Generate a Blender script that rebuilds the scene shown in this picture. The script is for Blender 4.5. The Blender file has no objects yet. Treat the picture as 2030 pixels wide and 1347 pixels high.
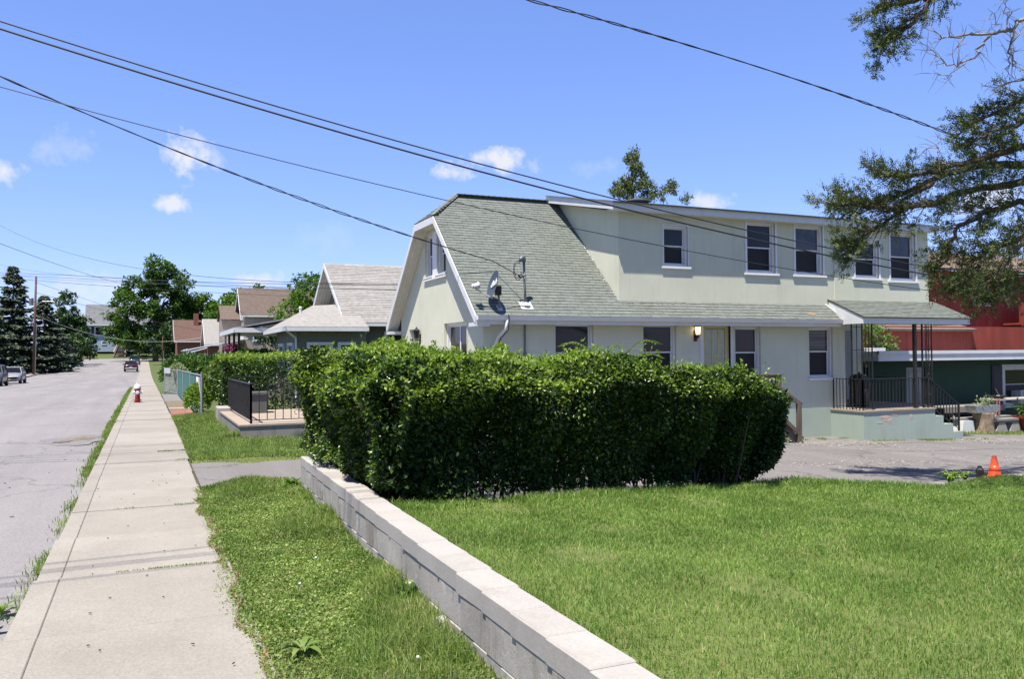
import bpy, math, random
import numpy as np
from mathutils import Vector, Matrix
random.seed(7); RNG = np.random.default_rng(11)
S = bpy.context.scene; COL = S.collection; PI = math.pi; R = math.radians
# ------------------------------------------------------------------ camera
EYE = Vector((0, 0, 1.65)); FPX = 1650.0
cam = bpy.data.cameras.new('camera'); camo = bpy.data.objects.new('camera', cam); COL.objects.link(camo)
cam.sensor_width = 36; cam.lens = 36 * FPX / 2030; cam.clip_start = .05; cam.clip_end = 5000
CM = Matrix.Rotation(R(-23.8), 3, 'Z') @ Matrix.Rotation(R(90 + 1.06), 3, 'X') @ Matrix.Rotation(R(-.5), 3, 'Z')
camo.matrix_world = Matrix.Translation(EYE) @ CM.to_4x4(); S.camera = camo
# ------------------------------------------------------------------ sky, sun, exposure
SUN_EL = R(69); SUNV = Vector((-.80 * math.cos(SUN_EL), -.60 * math.cos(SUN_EL), math.sin(SUN_EL)))
W = bpy.data.worlds.new('World'); S.world = W; W.use_nodes = True
SKY_STRENGTH = .0895
def world_sky():
    nt = W.node_tree; n = nt.nodes; l = nt.links; n.clear()
    out = n.new('ShaderNodeOutputWorld'); bg = n.new('ShaderNodeBackground'); bg.inputs['Strength'].default_value = SKY_STRENGTH
    sky = n.new('ShaderNodeTexSky'); sky.sky_type = 'NISHITA'; sky.sun_disc = False
    sky.sun_elevation = SUN_EL; sky.sun_rotation = math.atan2(-.80, -.60) % (2 * PI)
    sky.air_density = 1.0; sky.dust_density = .1; sky.ozone_density = 1.6; sky.altitude = 60
    tc = n.new('ShaderNodeTexCoord')
    hs = n.new('ShaderNodeHueSaturation'); hs.inputs['Saturation'].default_value = 1.0; hs.inputs['Value'].default_value = 1.0
    tn = n.new('ShaderNodeMix'); tn.data_type = 'RGBA'; tn.blend_type = 'MULTIPLY'; tn.inputs[0].default_value = 1; tn.inputs[7].default_value = (1.02, .96, 1.24, 1)
    l.new(sky.outputs[0], tn.inputs[6]); ev = n.new('ShaderNodeMix'); ev.data_type = 'RGBA'; ev.inputs[0].default_value = .5; 
    sz_ = n.new('ShaderNodeSeparateXYZ'); l.new(tc.outputs['Generated'], sz_.inputs[0]); fz = n.new('ShaderNodeMapRange'); fz.inputs[1].default_value = .15; fz.inputs[2].default_value = 1; fz.inputs[3].default_value = 1.03; fz.inputs[4].default_value = .30; l.new(sz_.outputs['Z'], fz.inputs[0])
    sc_ = n.new('ShaderNodeVectorMath'); sc_.operation = 'SCALE'; sc_.inputs[0].default_value = (1.02, 2.19, 5.7); l.new(fz.outputs[0], sc_.inputs['Scale']); l.new(sc_.outputs[0], ev.inputs[7])
    l.new(tn.outputs[2], ev.inputs[6]); l.new(ev.outputs[2], hs.inputs['Color'])
    nz = n.new('ShaderNodeTexNoise'); nz.inputs['Scale'].default_value = 46; nz.inputs['Detail'].default_value = 9; nz.inputs['Roughness'].default_value = .62
    l.new(tc.outputs['Generated'], nz.inputs['Vector'])
    last = None
    def math_(op, a, b=None, c=None):
        m = n.new('ShaderNodeMath'); m.operation = op
        for i, v in enumerate((a, b, c)):
            if v is None: continue
            if isinstance(v, (int, float)): m.inputs[i].default_value = v
            else: l.new(v, m.inputs[i])
        return m.outputs[0]
    # small fair-weather clouds: (photo bearing, half width, half height, density)
    clouds = [(375, 312, 44, 40, 1.0), (388, 285, 30, 20, .7), (345, 406, 36, 17, .95), (430, 322, 22, 22, .45), (125, 290, 46, 30, .30), (6, 342, 34, 18, .95),
              (1000, 318, 60, 26, 1.0), (900, 342, 44, 20, .95), (1405, 402, 48, 22, .85), (1960, 396, 60, 30, .8), (520, 556, 40, 14, .75), (195, 572, 110, 30, .5), (640, 470, 60, 30, .12), (1190, 330, 50, 18, .18),
              (-900, 250, 90, 50, 1.0), (-300, 420, 70, 28, .9), (2900, 300, 100, 50, 1.0), (3600, 200, 120, 60, .9), (2500, 420, 70, 26, .8), (-1500, -200, 150, 80, .9)]
    sep0 = n.new('ShaderNodeSeparateXYZ'); l.new(tc.outputs['Generated'], sep0.inputs[0])
    for (px, py, hw, hh, dens) in clouds:
        r = CM @ Vector(((px - 1015) / FPX, -(py - 673.5) / FPX, -1)); r.normalize()
        sub = n.new('ShaderNodeVectorMath'); sub.operation = 'SUBTRACT'; l.new(tc.outputs['Generated'], sub.inputs[0]); sub.inputs[1].default_value = r
        ml = n.new('ShaderNodeVectorMath'); ml.operation = 'MULTIPLY'; l.new(sub.outputs[0], ml.inputs[0])
        hw *= .88; hh *= .88; ml.inputs[1].default_value = (FPX / hw, FPX / hw, FPX / hh)
        ln = n.new('ShaderNodeVectorMath'); ln.operation = 'LENGTH'; l.new(ml.outputs[0], ln.inputs[0])
        a = math_('MULTIPLY_ADD', nz.outputs[0], 3.6, -1.02)            # noise about -1..1.6
        b = math_('SUBTRACT', a, ln.outputs['Value'])
        c = math_('MULTIPLY_ADD', b, 1.0, .46); c = math_('MINIMUM', math_('MAXIMUM', c, 0), 1)
        c = math_('MULTIPLY', c, dens * .93)
        last = c if last is None else math_('MAXIMUM', last, c)
    mx = n.new('ShaderNodeMix'); mx.data_type = 'RGBA'; l.new(last, mx.inputs[0]); l.new(hs.outputs[0], mx.inputs[6])
    k = .43 / SKY_STRENGTH; mx.inputs[7].default_value = (k * .96, k * .97, k * 1.03, 1)
    l.new(mx.outputs[2], bg.inputs['Color']); l.new(bg.outputs[0], out.inputs['Surface'])
world_sky()
sl = bpy.data.lights.new('sun', 'SUN'); sl.energy = 5.0; sl.angle = R(.53); sl.color = (1, .935, .83)
slo = bpy.data.objects.new('sun', sl); COL.objects.link(slo); slo.location = (0, 0, 60)
slo.rotation_euler = (-SUNV).to_track_quat('-Z', 'Y').to_euler()
S.render.engine = 'CYCLES'
S.view_settings.view_transform = 'Standard'; S.view_settings.look = 'None'; S.view_settings.gamma = 1; S.view_settings.exposure = 1.1
S.view_settings.use_curve_mapping = False
try: S.cycles.max_bounces = 6; S.cycles.transparent_max_bounces = 6
except Exception: pass
# ------------------------------------------------------------------ helpers
def at(px, py, d): return EYE + ray(px, py)*d
def ray(px, py): return CM @ Vector(((px - 1015) / FPX, -(py - 673.5) / FPX, -1))
ORG = {}
def empty(name, loc, label, cat, group=None, rz=0):
    o = bpy.data.objects.new(name, None); COL.objects.link(o); o.location = loc; o.rotation_euler = (0, 0, rz); o.empty_display_size = .2
    ORG[o] = Vector(loc); tag(o, label, cat, group); return o
def tag(o, label=None, cat=None, group=None, kind=None):
    if label: o['label'] = label
    if cat: o['category'] = cat
    if group: o['group'] = group
    if kind: o['kind'] = kind
    return o
def link(name, me, mat, parent=None, loc=None):
    o = bpy.data.objects.new(name, me); COL.objects.link(o)
    if mat is not None and len(me.materials) == 0: me.materials.append(mat)
    if parent is not None: o.parent = parent
    if loc is not None: o.location = loc
    return o
class MB:
    def __init__(s): s.v = []; s.f = []
    def add(s, vs, fs):
        b = len(s.v); s.v += [tuple(v) for v in vs]; s.f += [tuple(b + i for i in f) for f in fs]; return s
    def box(s, x0, x1, y0, y1, z0, z1):
        return s.add([(x0,y0,z0),(x1,y0,z0),(x1,y1,z0),(x0,y1,z0),(x0,y0,z1),(x1,y0,z1),(x1,y1,z1),(x0,y1,z1)],
                     [(0,3,2,1),(4,5,6,7),(0,1,5,4),(1,2,6,5),(2,3,7,6),(3,0,4,7)])
    def cbox(s, x0, x1, y0, y1, z0, z1, c=.01):          # box with chamfered top edges
        return s.add([(x0,y0,z0),(x1,y0,z0),(x1,y1,z0),(x0,y1,z0),(x0,y0,z1-c),(x1,y0,z1-c),(x1,y1,z1-c),(x0,y1,z1-c),(x0+c,y0+c,z1),(x1-c,y0+c,z1),(x1-c,y1-c,z1),(x0+c,y1-c,z1)],
                     [(0,3,2,1),(0,1,5,4),(1,2,6,5),(2,3,7,6),(3,0,4,7),(4,5,9,8),(5,6,10,9),(6,7,11,10),(7,4,8,11),(8,9,10,11)])
    def bar(s, p, q, w, h=None, up=(0,0,1)):
        p = Vector(p); q = Vector(q); h = w if h is None else h; d = (q - p).normalized(); u = Vector(up)
        if abs(d.dot(u)) > .98: u = Vector((0,1,0))
        sd = d.cross(u).normalized() * (w / 2); u2 = sd.cross(d).normalized() * (h / 2)
        return s.add([p-sd-u2,p+sd-u2,p+sd+u2,p-sd+u2,q-sd-u2,q+sd-u2,q+sd+u2,q-sd+u2],
                     [(0,1,2,3),(7,6,5,4),(0,4,5,1),(1,5,6,2),(2,6,7,3),(3,7,4,0)])
    def tube(s, pts, r, n=8, cap=True):
        pts = [Vector(p) for p in pts]; rr = r if isinstance(r, (list, tuple)) else [r] * len(pts)
        b = len(s.v); prev = None
        for i, p in enumerate(pts):
            d = (pts[min(i+1,len(pts)-1)] - pts[max(i-1,0)]).normalized()
            if prev is None:
                a = Vector((0,0,1)) if abs(d.z) < .9 else Vector((1,0,0)); u = d.cross(a).normalized()
            else:
                u = prev - d * prev.dot(d); u = u.normalized() if u.length > 1e-6 else d.orthogonal().normalized()
            prev = u; w = d.cross(u)
            for k in range(n):
                t = 2*PI*k/n; s.v.append(tuple(p + (u*math.cos(t) + w*math.sin(t)) * rr[i]))
        for i in range(len(pts)-1):
            for k in range(n):
                a = b+i*n+k; c = b+i*n+(k+1)%n; s.f.append((a, c, c+n, a+n))
        if cap:
            s.f.append(tuple(b+k for k in range(n-1,-1,-1))); e = b+(len(pts)-1)*n; s.f.append(tuple(e+k for k in range(n)))
        return s
    def lathe(s, prof, n=16, c=(0,0,0), M=None):
        b = len(s.v); c = Vector(c)
        for (r, z) in prof:
            for k in range(n):
                t = 2*PI*k/n; p = Vector((r*math.cos(t), r*math.sin(t), z)); p = (M @ p if M else p) + c; s.v.append(tuple(p))
        for i in range(len(prof)-1):
            for k in range(n):
                a = b+i*n+k; d = b+i*n+(k+1)%n; s.f.append((a, d, d+n, a+n))
        s.f.append(tuple(b+k for k in range(n-1,-1,-1))); e = b+(len(prof)-1)*n; s.f.append(tuple(e+k for k in range(n)))
        return s
    def prism(s, poly, axis, a, b):
        def P(u, w, t): return {'x': (t,u,w), 'y': (u,t,w), 'z': (u,w,t)}[axis]
        n = len(poly); vs = [P(u,w,a) for u,w in poly] + [P(u,w,b) for u,w in poly]
        fs = [tuple(range(n-1,-1,-1)), tuple(range(n,2*n))] + [(i,(i+1)%n,(i+1)%n+n,i+n) for i in range(n)]
        return s.add(vs, fs)
    def poly(s, pts): return s.add(pts, [tuple(range(len(pts)))])
    def slab(s, q, t):                                     # planar polygon thickened by t against its normal
        q = [Vector(p) for p in q]; n = (q[1]-q[0]).cross(q[2]-q[0]).normalized(); m = len(q)
        return s.add(q + [p - n*t for p in q], [tuple(range(m)), tuple(range(2*m-1,m-1,-1))] + [(i+m,(i+1)%m+m,(i+1)%m,i) for i in range(m)])
    def build(s, name, mat, parent=None, smooth=False, local=False, kind=None):
        off = Vector((0,0,0)) if (parent is None or local) else ORG.get(parent, Vector((0,0,0)))
        me = bpy.data.meshes.new(name); me.from_pydata([(v[0]-off.x, v[1]-off.y, v[2]-off.z) for v in s.v], [], s.f); me.update()
        if smooth: me.shade_smooth()
        o = link(name, me, mat, parent); ORG[o] = off.copy()
        if kind: o['kind'] = kind
        return o
def npmesh(name, V, loops, starts, totals):
    me = bpy.data.meshes.new(name); V = np.asarray(V, np.float32)
    me.vertices.add(len(V)); me.vertices.foreach_set('co', V.ravel())
    me.loops.add(len(loops)); me.loops.foreach_set('vertex_index', np.asarray(loops, np.int32).ravel())
    me.polygons.add(len(starts)); me.polygons.foreach_set('loop_start', np.asarray(starts, np.int32)); me.polygons.foreach_set('loop_total', np.asarray(totals, np.int32))
    me.update(calc_edges=True); return me
def unit(a): return a / np.maximum(np.linalg.norm(a, axis=1, keepdims=True), 1e-9)
def sn(P, scale, seed=0, k=7):                              # smooth pseudo noise, about -1..1
    g = np.random.default_rng(seed); P = np.asarray(P, float); out = np.zeros(len(P))
    for i in range(k):
        d = g.normal(size=P.shape[1]); d /= np.linalg.norm(d); out += np.sin((P @ d) * scale * g.uniform(.6, 1.7) + g.uniform(0, 6.28))
    return out / math.sqrt(k)
def leaf_mesh(name, P, U, Nn, L, Wd, fold=.25):
    """folded rhombic leaves: base P, along U, facing Nn"""
    U = unit(U); V = unit(np.cross(U, Nn)); Nn = np.cross(V, U); L = L[:, None]; Wd = Wd[:, None]
    a = P; t = P + U * L; m = P + U * L * .45; l = m + V * Wd * .5 + Nn * Wd * fold; r = m - V * Wd * .5 + Nn * Wd * fold
    N = len(P); X = np.stack([a, r, t, l], 1).reshape(-1, 3); i = np.arange(N)[:, None] * 4
    loops = (i + np.array([[0, 1, 2, 0, 2, 3]])).ravel()
    return npmesh(name, X, loops, np.arange(2*N)*3, np.full(2*N, 3))
def leaves(name, mat, P, size, parent=None, aspect=.5, up=.35, out=None, outw=.6, fold=.25, jitter=1.0, droop=0., kind=None, g=RNG):
    N = len(P); U = g.normal(size=(N,3)) * jitter
    if out is not None: U = U + out * outw
    U[:, 2] -= droop; Nn = g.normal(size=(N,3)); Nn[:, 2] = np.abs(Nn[:, 2]) + up
    off = ORG.get(parent, Vector((0,0,0))); P = P - np.array(off)
    sz = size * g.uniform(.65, 1.3, N) if np.isscalar(size) else size
    o = link(name, leaf_mesh(name, P, U, Nn, sz, sz*aspect, fold), mat, parent); ORG[o] = Vector(off)
    if kind: o['kind'] = kind
    return o
def blades(name, mat, P, h, w, lean=.45, g=RNG, parent=None, kind='stuff', dirbias=None):
    N = len(P); a = g.uniform(0, 2*PI, N); D = np.stack([np.cos(a), np.sin(a), np.zeros(N)], 1)
    if dirbias is not None: D = unit(D + dirbias)
    Sd = np.stack([-np.sin(a), np.cos(a), np.zeros(N)], 1); a2 = g.uniform(0, PI, N); Sd = np.stack([np.cos(a2), np.sin(a2), np.zeros(N)], 1)
    h = np.broadcast_to(h, (N,))[:, None]; w = np.broadcast_to(w, (N,))[:, None]; ln = (np.abs(g.normal(0, lean, N)))[:, None]
    Z = np.array([[0, 0, 1.]]); m = P + Z*h*.55 + D*h*ln*.30; t = P + Z*h*(1-.25*np.minimum(ln,1.5)) + D*h*ln*.95
    X = np.stack([P - Sd*w*.5, P + Sd*w*.5, m + Sd*w*.42, m - Sd*w*.42, t], 1).reshape(-1, 3)
    i = np.arange(N)[:, None]*5; loops = (i + np.array([[0,1,2,3,3,2,4]])).ravel()
    st = (np.arange(N)[:, None]*7 + np.array([[0, 4]])).ravel(); tt = np.tile([4, 3], N)
    o = link(name, npmesh(name, X, loops, st, tt), mat, parent)
    if kind: o['kind'] = kind
    return o
# ------------------------------------------------------------------ materials
def newmat(name):
    m = bpy.data.materials.new(name); m.use_nodes = True; nt = m.node_tree; b = nt.nodes['Principled BSDF']; return m, nt, b
def N_(nt, t, **kw):
    n = nt.nodes.new(t)
    for k, v in kw.items(): setattr(n, k, v)
    return n
def ramp(nt, fac, stops):
    r = N_(nt, 'ShaderNodeValToRGB'); e = r.color_ramp.elements
    while len(e) < len(stops): e.new(.5)
    for i, (p, c) in enumerate(stops): e[i].position = p; e[i].color = (*c, 1) if len(c) == 3 else c
    nt.links.new(fac, r.inputs[0]); return r.outputs[0]
def noise(nt, scale, detail=4, rough=.55, vec=None, coord='Object', stretch=None):
    n = N_(nt, 'ShaderNodeTexNoise'); n.inputs['Scale'].default_value = scale; n.inputs['Detail'].default_value = detail; n.inputs['Roughness'].default_value = rough
    if vec is None:
        if coord == 'World': vec = N_(nt, 'ShaderNodeNewGeometry').outputs['Position']
        else: vec = N_(nt, 'ShaderNodeTexCoord').outputs['Object']
    if stretch:
        mp = N_(nt, 'ShaderNodeVectorMath', operation='MULTIPLY'); nt.links.new(vec, mp.inputs[0]); mp.inputs[1].default_value = stretch; vec = mp.outputs[0]
    nt.links.new(vec, n.inputs['Vector']); return n.outputs[0]
def mixc(nt, fac, a, b, mode='MIX'):
    m = N_(nt, 'ShaderNodeMix', data_type='RGBA', blend_type=mode)
    for i, v in ((0, fac), (6, a), (7, b)):
        if isinstance(v, (int, float)): m.inputs[i].default_value = v
        elif isinstance(v, tuple): m.inputs[i].default_value = (*v, 1) if len(v) == 3 else v
        else: nt.links.new(v, m.inputs[i])
    return m.outputs[2]
def bump(nt, b, h, strength=.3, dist=.01):
    bp = N_(nt, 'ShaderNodeBump'); bp.inputs['Strength'].default_value = strength; bp.inputs['Distance'].default_value = dist
    nt.links.new(h, bp.inputs['Height']); nt.links.new(bp.outputs[0], b.inputs['Normal'])
def islandrand(nt):
    g = N_(nt, 'ShaderNodeNewGeometry'); o = N_(nt, 'ShaderNodeObjectInfo'); a = N_(nt, 'ShaderNodeMath', operation='ADD')
    nt.links.new(g.outputs['Random Per Island'], a.inputs[0]); nt.links.new(o.outputs['Random'], a.inputs[1])
    f = N_(nt, 'ShaderNodeMath', operation='FRACT'); nt.links.new(a.outputs[0], f.inputs[0]); return f.outputs[0]
KA = .813                                                   # all albedos are set against the exposure above
def sc(c): return tuple(x*KA for x in c)
def pm(name, c1, c2=None, scale=6, rough=.7, bmp=0, bscale=None, detail=5, spec=.4, metal=0, island=0, contrast=(.32,.68), stretch=None):
    m, nt, b = newmat(name); b.inputs['Roughness'].default_value = rough; b.inputs['Specular IOR Level'].default_value = spec; b.inputs['Metallic'].default_value = metal
    if c2 is None: c2 = tuple(x*.8 for x in c1)
    c1 = sc(c1); c2 = sc(c2)
    f = noise(nt, scale, detail, coord='World', stretch=stretch); col = ramp(nt, f, [(contrast[0], c2), (contrast[1], c1)])
    if island:
        col = mixc(nt, island, col, ramp(nt, islandrand(nt), [(0, (.45,.45,.45)), (1, (1.3,1.3,1.3))]), 'MULTIPLY')
    nt.links.new(col, b.inputs['Base Color'])
    if bmp: bump(nt, b, noise(nt, bscale or scale*6, 4, coord='World'), bmp)
    return m
def leafmat(name, stops, trans=.35, rough=.45, clump=1.2, clumpc=(.7,.75,.7), spec=.35, tint=(1.0,1.25,.45), dry=0, dscale=2.6):
    m, nt, b = newmat(name); b.inputs['Roughness'].default_value = rough; b.inputs['Specular IOR Level'].default_value = spec
    stops = [(p, sc(c)) for p, c in stops]; col = ramp(nt, islandrand(nt), stops)
    cl = ramp(nt, noise(nt, clump, 3, coord='World'), [(.35, clumpc), (.65, (1.15,1.15,1.1))])
    col = mixc(nt, 1., col, cl, 'MULTIPLY')
    if dry: col = mixc(nt, ramp(nt, noise(nt, dscale, 6, .7, coord='World'), [(.50, (0,0,0)), (.74, (dry,dry,dry))]), col, (.22,.185,.085))
    nt.links.new(col, b.inputs['Base Color'])
    t = N_(nt, 'ShaderNodeBsdfTranslucent'); tcol = mixc(nt, 1., col, tint, 'MULTIPLY'); nt.links.new(tcol, t.inputs['Color'])
    mx = N_(nt, 'ShaderNodeMixShader'); mx.inputs[0].default_value = trans; nt.links.new(b.outputs[0], mx.inputs[1]); nt.links.new(t.outputs[0], mx.inputs[2])
    nt.links.new(mx.outputs[0], nt.nodes['Material Output'].inputs['Surface']); return m
def stucco(name, c, dirt=(.36,.34,.27), amt=.35):
    c = sc(c); dirt = sc(dirt)
    m, nt, b = newmat(name); b.inputs['Roughness'].default_value = .9; b.inputs['Specular IOR Level'].default_value = .2
    base = ramp(nt, noise(nt, 1.3, 5, .6, coord='World'), [(.3, tuple(x*.93 for x in c)), (.7, tuple(min(1, x*1.04) for x in c))])
    st = noise(nt, 1.0, 6, .7, coord='World', stretch=(2.6, 2.6, .35))
    base = mixc(nt, ramp(nt, st, [(.56, (0,0,0)), (.82, (amt,amt,amt))]), base, dirt)
    s2 = noise(nt, 1.0, 7, .75, coord='World', stretch=(9, 9, .6)); base = mixc(nt, ramp(nt, s2, [(.55, (0,0,0)), (.80, (amt*.55,)*3)]), base, tuple(x*.75 for x in dirt))
    nt.links.new(base, b.inputs['Base Color']); bump(nt, b, noise(nt, 60, 4, .7, coord='World'), .45, .008); return m
def asphalt(name, c, crack=.5, patch=.5):
    c = sc(c)
    m, nt, b = newmat(name); b.inputs['Roughness'].default_value = .92; b.inputs['Specular IOR Level'].default_value = .15
    f = noise(nt, .35, 6, .6, coord='World', stretch=(1, .35, 1)); base = ramp(nt, f, [(.3, tuple(x*.86 for x in c)), (.7, tuple(x*1.05 for x in c))])
    sp = N_(nt, 'ShaderNodeTexVoronoi'); sp.inputs['Scale'].default_value = 75; pos = N_(nt, 'ShaderNodeNewGeometry').outputs['Position']; nt.links.new(pos, sp.inputs['Vector'])
    base = mixc(nt, .55, base, ramp(nt, sp.outputs['Color'], [(0, (.62,.62,.62)), (1, (1.35,1.33,1.3))]), 'MULTIPLY')
    base = mixc(nt, .75, base, ramp(nt, noise(nt, 1.0, 5, .6, coord='World', stretch=(1.1, .06, 1)), [(.32, (.84,.84,.85)), (.68, (1.08,1.08,1.07))]), 'MULTIPLY')
    base = mixc(nt, ramp(nt, noise(nt, .9, 5, .75, coord='World'), [(.63, (0,0,0)), (.74, (.45,)*3)]), base, tuple(x*.55 for x in c))
    wv = N_(nt, 'ShaderNodeTexVoronoi', feature='DISTANCE_TO_EDGE'); wv.inputs['Scale'].default_value = .23; wv.inputs['Randomness'].default_value = 1
    wob = N_(nt, 'ShaderNodeTexNoise'); wob.inputs['Scale'].default_value = 1.6; wob.inputs['Detail'].default_value = 6; nt.links.new(pos, wob.inputs['Vector'])
    ad = N_(nt, 'ShaderNodeVectorMath', operation='MULTIPLY_ADD'); nt.links.new(wob.outputs['Color'], ad.inputs[0]); ad.inputs[1].default_value = (1.3,1.3,1.3); nt.links.new(pos, ad.inputs[2])
    nt.links.new(ad.outputs[0], wv.inputs['Vector'])
    base = mixc(nt, ramp(nt, wv.outputs['Distance'], [(.0, (crack,)*3), (.012, (0,0,0))]), base, tuple(x*.4 for x in c))
    nt.links.new(base, b.inputs['Base Color']); bump(nt, b, sp.outputs['Distance'], .5, .006); return m
def concrete(name, c, stain=(.25,.24,.21), amt=.5, speck=.35, sscale=1.2, streak=False, var=0):
    c = sc(c); stain = sc(stain)
    m, nt, b = newmat(name); b.inputs['Roughness'].default_value = .9; b.inputs['Specular IOR Level'].default_value = .2
    base = ramp(nt, noise(nt, 1.1, 6, .65, coord='World'), [(.3, tuple(x*.88 for x in c)), (.7, tuple(x*1.06 for x in c))])
    sp = N_(nt, 'ShaderNodeTexVoronoi'); sp.inputs['Scale'].default_value = 90; nt.links.new(N_(nt, 'ShaderNodeNewGeometry').outputs['Position'], sp.inputs['Vector'])
    base = mixc(nt, speck, base, ramp(nt, sp.outputs['Color'], [(0, (.6,.6,.6)), (1, (1.3,1.3,1.28))]), 'MULTIPLY')
    base = mixc(nt, .6, base, ramp(nt, islandrand(nt), [(0, (.86-var*.6,.85-var*.62,.84-var*.66)), (1, (1.06+var*.5,1.06+var*.52,1.07+var*.56))]), 'MULTIPLY')
    s = noise(nt, sscale, 7, .7, coord='World', stretch=(5, 5, .5) if streak else None)
    base = mixc(nt, ramp(nt, s, [(.5, (0,0,0)), (.72, (amt,)*3)]), base, stain)
    nt.links.new(base, b.inputs['Base Color']); bump(nt, b, noise(nt, 45, 5, .7, coord='World'), .3, .006); return m
M = {}
M['stucco'] = stucco('cream_green_stucco', (.63,.64,.515), (.37,.36,.27), .42)
M['mint'] = stucco('mint_masonry_paint', (.36,.43,.37), (.26,.30,.25), .45)
M['peel'] = pm('bare_pink_masonry', (.55,.42,.36), (.46,.36,.30), 12, .9)
M['white'] = pm('white_paint', (.70,.71,.72), (.63,.64,.65), 3, .45)
M['vinyl'] = pm('white_vinyl', (.80,.80,.80), (.74,.74,.75), 4, .35)
M['soffit'] = pm('soffit_boards', (.70,.70,.66), (.62,.62,.58), 4, .6)
M['glass'] = pm('dark_window_glass', (.008,.009,.010), (.018,.018,.02), .9, .05, spec=.32)
M['screen'] = pm('insect_screen', (.014,.014,.015), (.024,.023,.023), 1.2, .45, spec=.2)
M['curtain'] = pm('pale_curtain_glass', (.42,.44,.34), (.30,.32,.24), 5, .12, spec=.6, stretch=(8,8,.4))
M['shingle'] = pm('green_shingle', (.18,.199,.18), (.14,.157,.141), 5, .9, .35, 140, island=.11, spec=.2)
M['gshingle'] = pm('grey_shingle', (.33,.315,.30), (.25,.24,.225), 6, .9, .3, 90, island=.25, spec=.2)
M['bshingle'] = pm('brown_shingle', (.155,.12,.10), (.115,.09,.075), 4, .9, island=.2, spec=.2)
M['rshingle'] = pm('reddish_shingle', (.125,.075,.06), (.095,.055,.045), 4, .9, island=.2, spec=.2)
M['pinkroof'] = pm('tan_shingle', (.20,.145,.115), (.155,.11,.09), 4, .9, spec=.2)
M['rust'] = pm('rust_stain', (.33,.15,.04), (.24,.25,.17), 9, .95)
M['black'] = pm('black_iron', (.012,.012,.013), (.03,.028,.025), 20, .45)
M['rubber'] = pm('black_rubber', (.015,.015,.015), (.03,.03,.03), 10, .7)
M['galv'] = pm('galvanised_steel', (.42,.43,.44), (.30,.31,.32), 14, .45, metal=.6)
M['greymetal'] = pm('grey_conduit', (.22,.24,.25), (.15,.16,.17), 10, .5, metal=.4)
M['dish'] = pm('slate_dish_paint', (.06,.085,.125), (.05,.07,.105), 6, .45)
M['ltgrey'] = pm('pale_grey_plastic', (.55,.56,.57), (.45,.46,.47), 8, .5)
M['letter'] = pm('white_print', (.8,.8,.8), (.78,.78,.78), 3, .5)
M['wire'] = pm('black_wire', (.012,.012,.014), (.02,.02,.022), 10, .6)
M['brownwood'] = pm('weathered_brown_wood', (.165,.13,.10), (.095,.072,.056), 7, .8, .3, 30, stretch=(1,1,.2))
M['polewood'] = pm('creosote_pole', (.14,.075,.05), (.085,.045,.032), 3, .85, stretch=(4,4,.3))
M['asphalt'] = asphalt('old_pale_asphalt', (.25,.238,.243), .5)
M['drive'] = asphalt('gravelly_driveway', (.195,.184,.18), .6)
M['walk'] = concrete('sidewalk_concrete', (.30,.279,.246), (.215,.19,.16), .40, .4, .9)
M['cap'] = concrete('pale_cap_block', (.395,.375,.35), (.24,.215,.185), .5, .2, 1.6)
M['block'] = concrete('stained_block', (.36,.34,.31), (.075,.065,.05), 1.0, .25, 1.0, True, .12)
M['terr'] = concrete('terrace_concrete', (.26,.25,.225), (.08,.08,.07), .75, .2, .8, True)
M['terrtop'] = concrete('terrace_paving', (.34,.28,.225), (.24,.2,.165), .4, .2)
M['joint'] = pm('dirt_joint', (.10,.085,.06), (.06,.05,.035), 20, 1)
M['soil'] = pm('soil', (.085,.065,.04), (.05,.055,.02), 7, 1, .5, 40)
M['lawnbase'] = pm('lawn_thatch', (.14,.165,.042), (.09,.115,.028), 3, 1, .6, 50)
M['ground'] = pm('yard_ground', (.085,.12,.03), (.06,.08,.022), .6, 1)
M['gravel'] = pm('gravel_stone', (.31,.29,.265), (.2,.185,.175), 30, .95, island=.5)
M['grass'] = leafmat('lawn_grass', [(0, (.125,.215,.04)), (.45, (.20,.32,.068)), (.85, (.275,.40,.11)), (1, (.44,.46,.21))], .45, .55, 1.6, (.74,.81,.70), .3, (1.1,1.25,.5), .20, 2.4)
M['verge'] = leafmat('verge_weeds', [(0, (.12,.19,.04)), (.5, (.225,.32,.08)), (.9, (.33,.42,.14)), (1, (.48,.44,.25))], .36, .5, 2.2, (.62,.72,.56), .25, (1.1,1.25,.45), .6, 3.2)
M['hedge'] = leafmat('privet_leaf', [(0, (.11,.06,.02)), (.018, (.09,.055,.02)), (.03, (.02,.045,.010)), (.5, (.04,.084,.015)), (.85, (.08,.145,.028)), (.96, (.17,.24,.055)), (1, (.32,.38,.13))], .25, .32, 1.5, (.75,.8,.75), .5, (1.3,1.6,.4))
M['hedgetop'] = leafmat('privet_new_and_sun_tinted', [(0, (.13,.20,.028)), (.6, (.235,.335,.05)), (1, (.38,.46,.11))], .42, .42, 2., (.85,.9,.8), .4, (1.2,1.4,.4))  # new growth colour; also stands for sunlight on the main hedge's left face
M['yew'] = leafmat('yew_leaf', [(0, (.035,.085,.015)), (.6, (.07,.15,.022)), (1, (.13,.22,.04))], .25, .5, 1.2)
M['brightshrub'] = leafmat('bright_shrub_leaf', [(0, (.09,.16,.015)), (.6, (.16,.25,.025)), (1, (.25,.33,.05))], .4, .45, 1.2)
M['variegated'] = leafmat('variegated_leaf', [(0, (.12,.18,.06)), (.5, (.32,.36,.22)), (1, (.55,.56,.42))], .3, .5, 1.2)
M['tree'] = leafmat('tree_leaf', [(0, (.045,.10,.018)), (.6, (.085,.165,.028)), (1, (.15,.24,.045))], .35, .5, .3, (.62,.7,.62))
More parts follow.
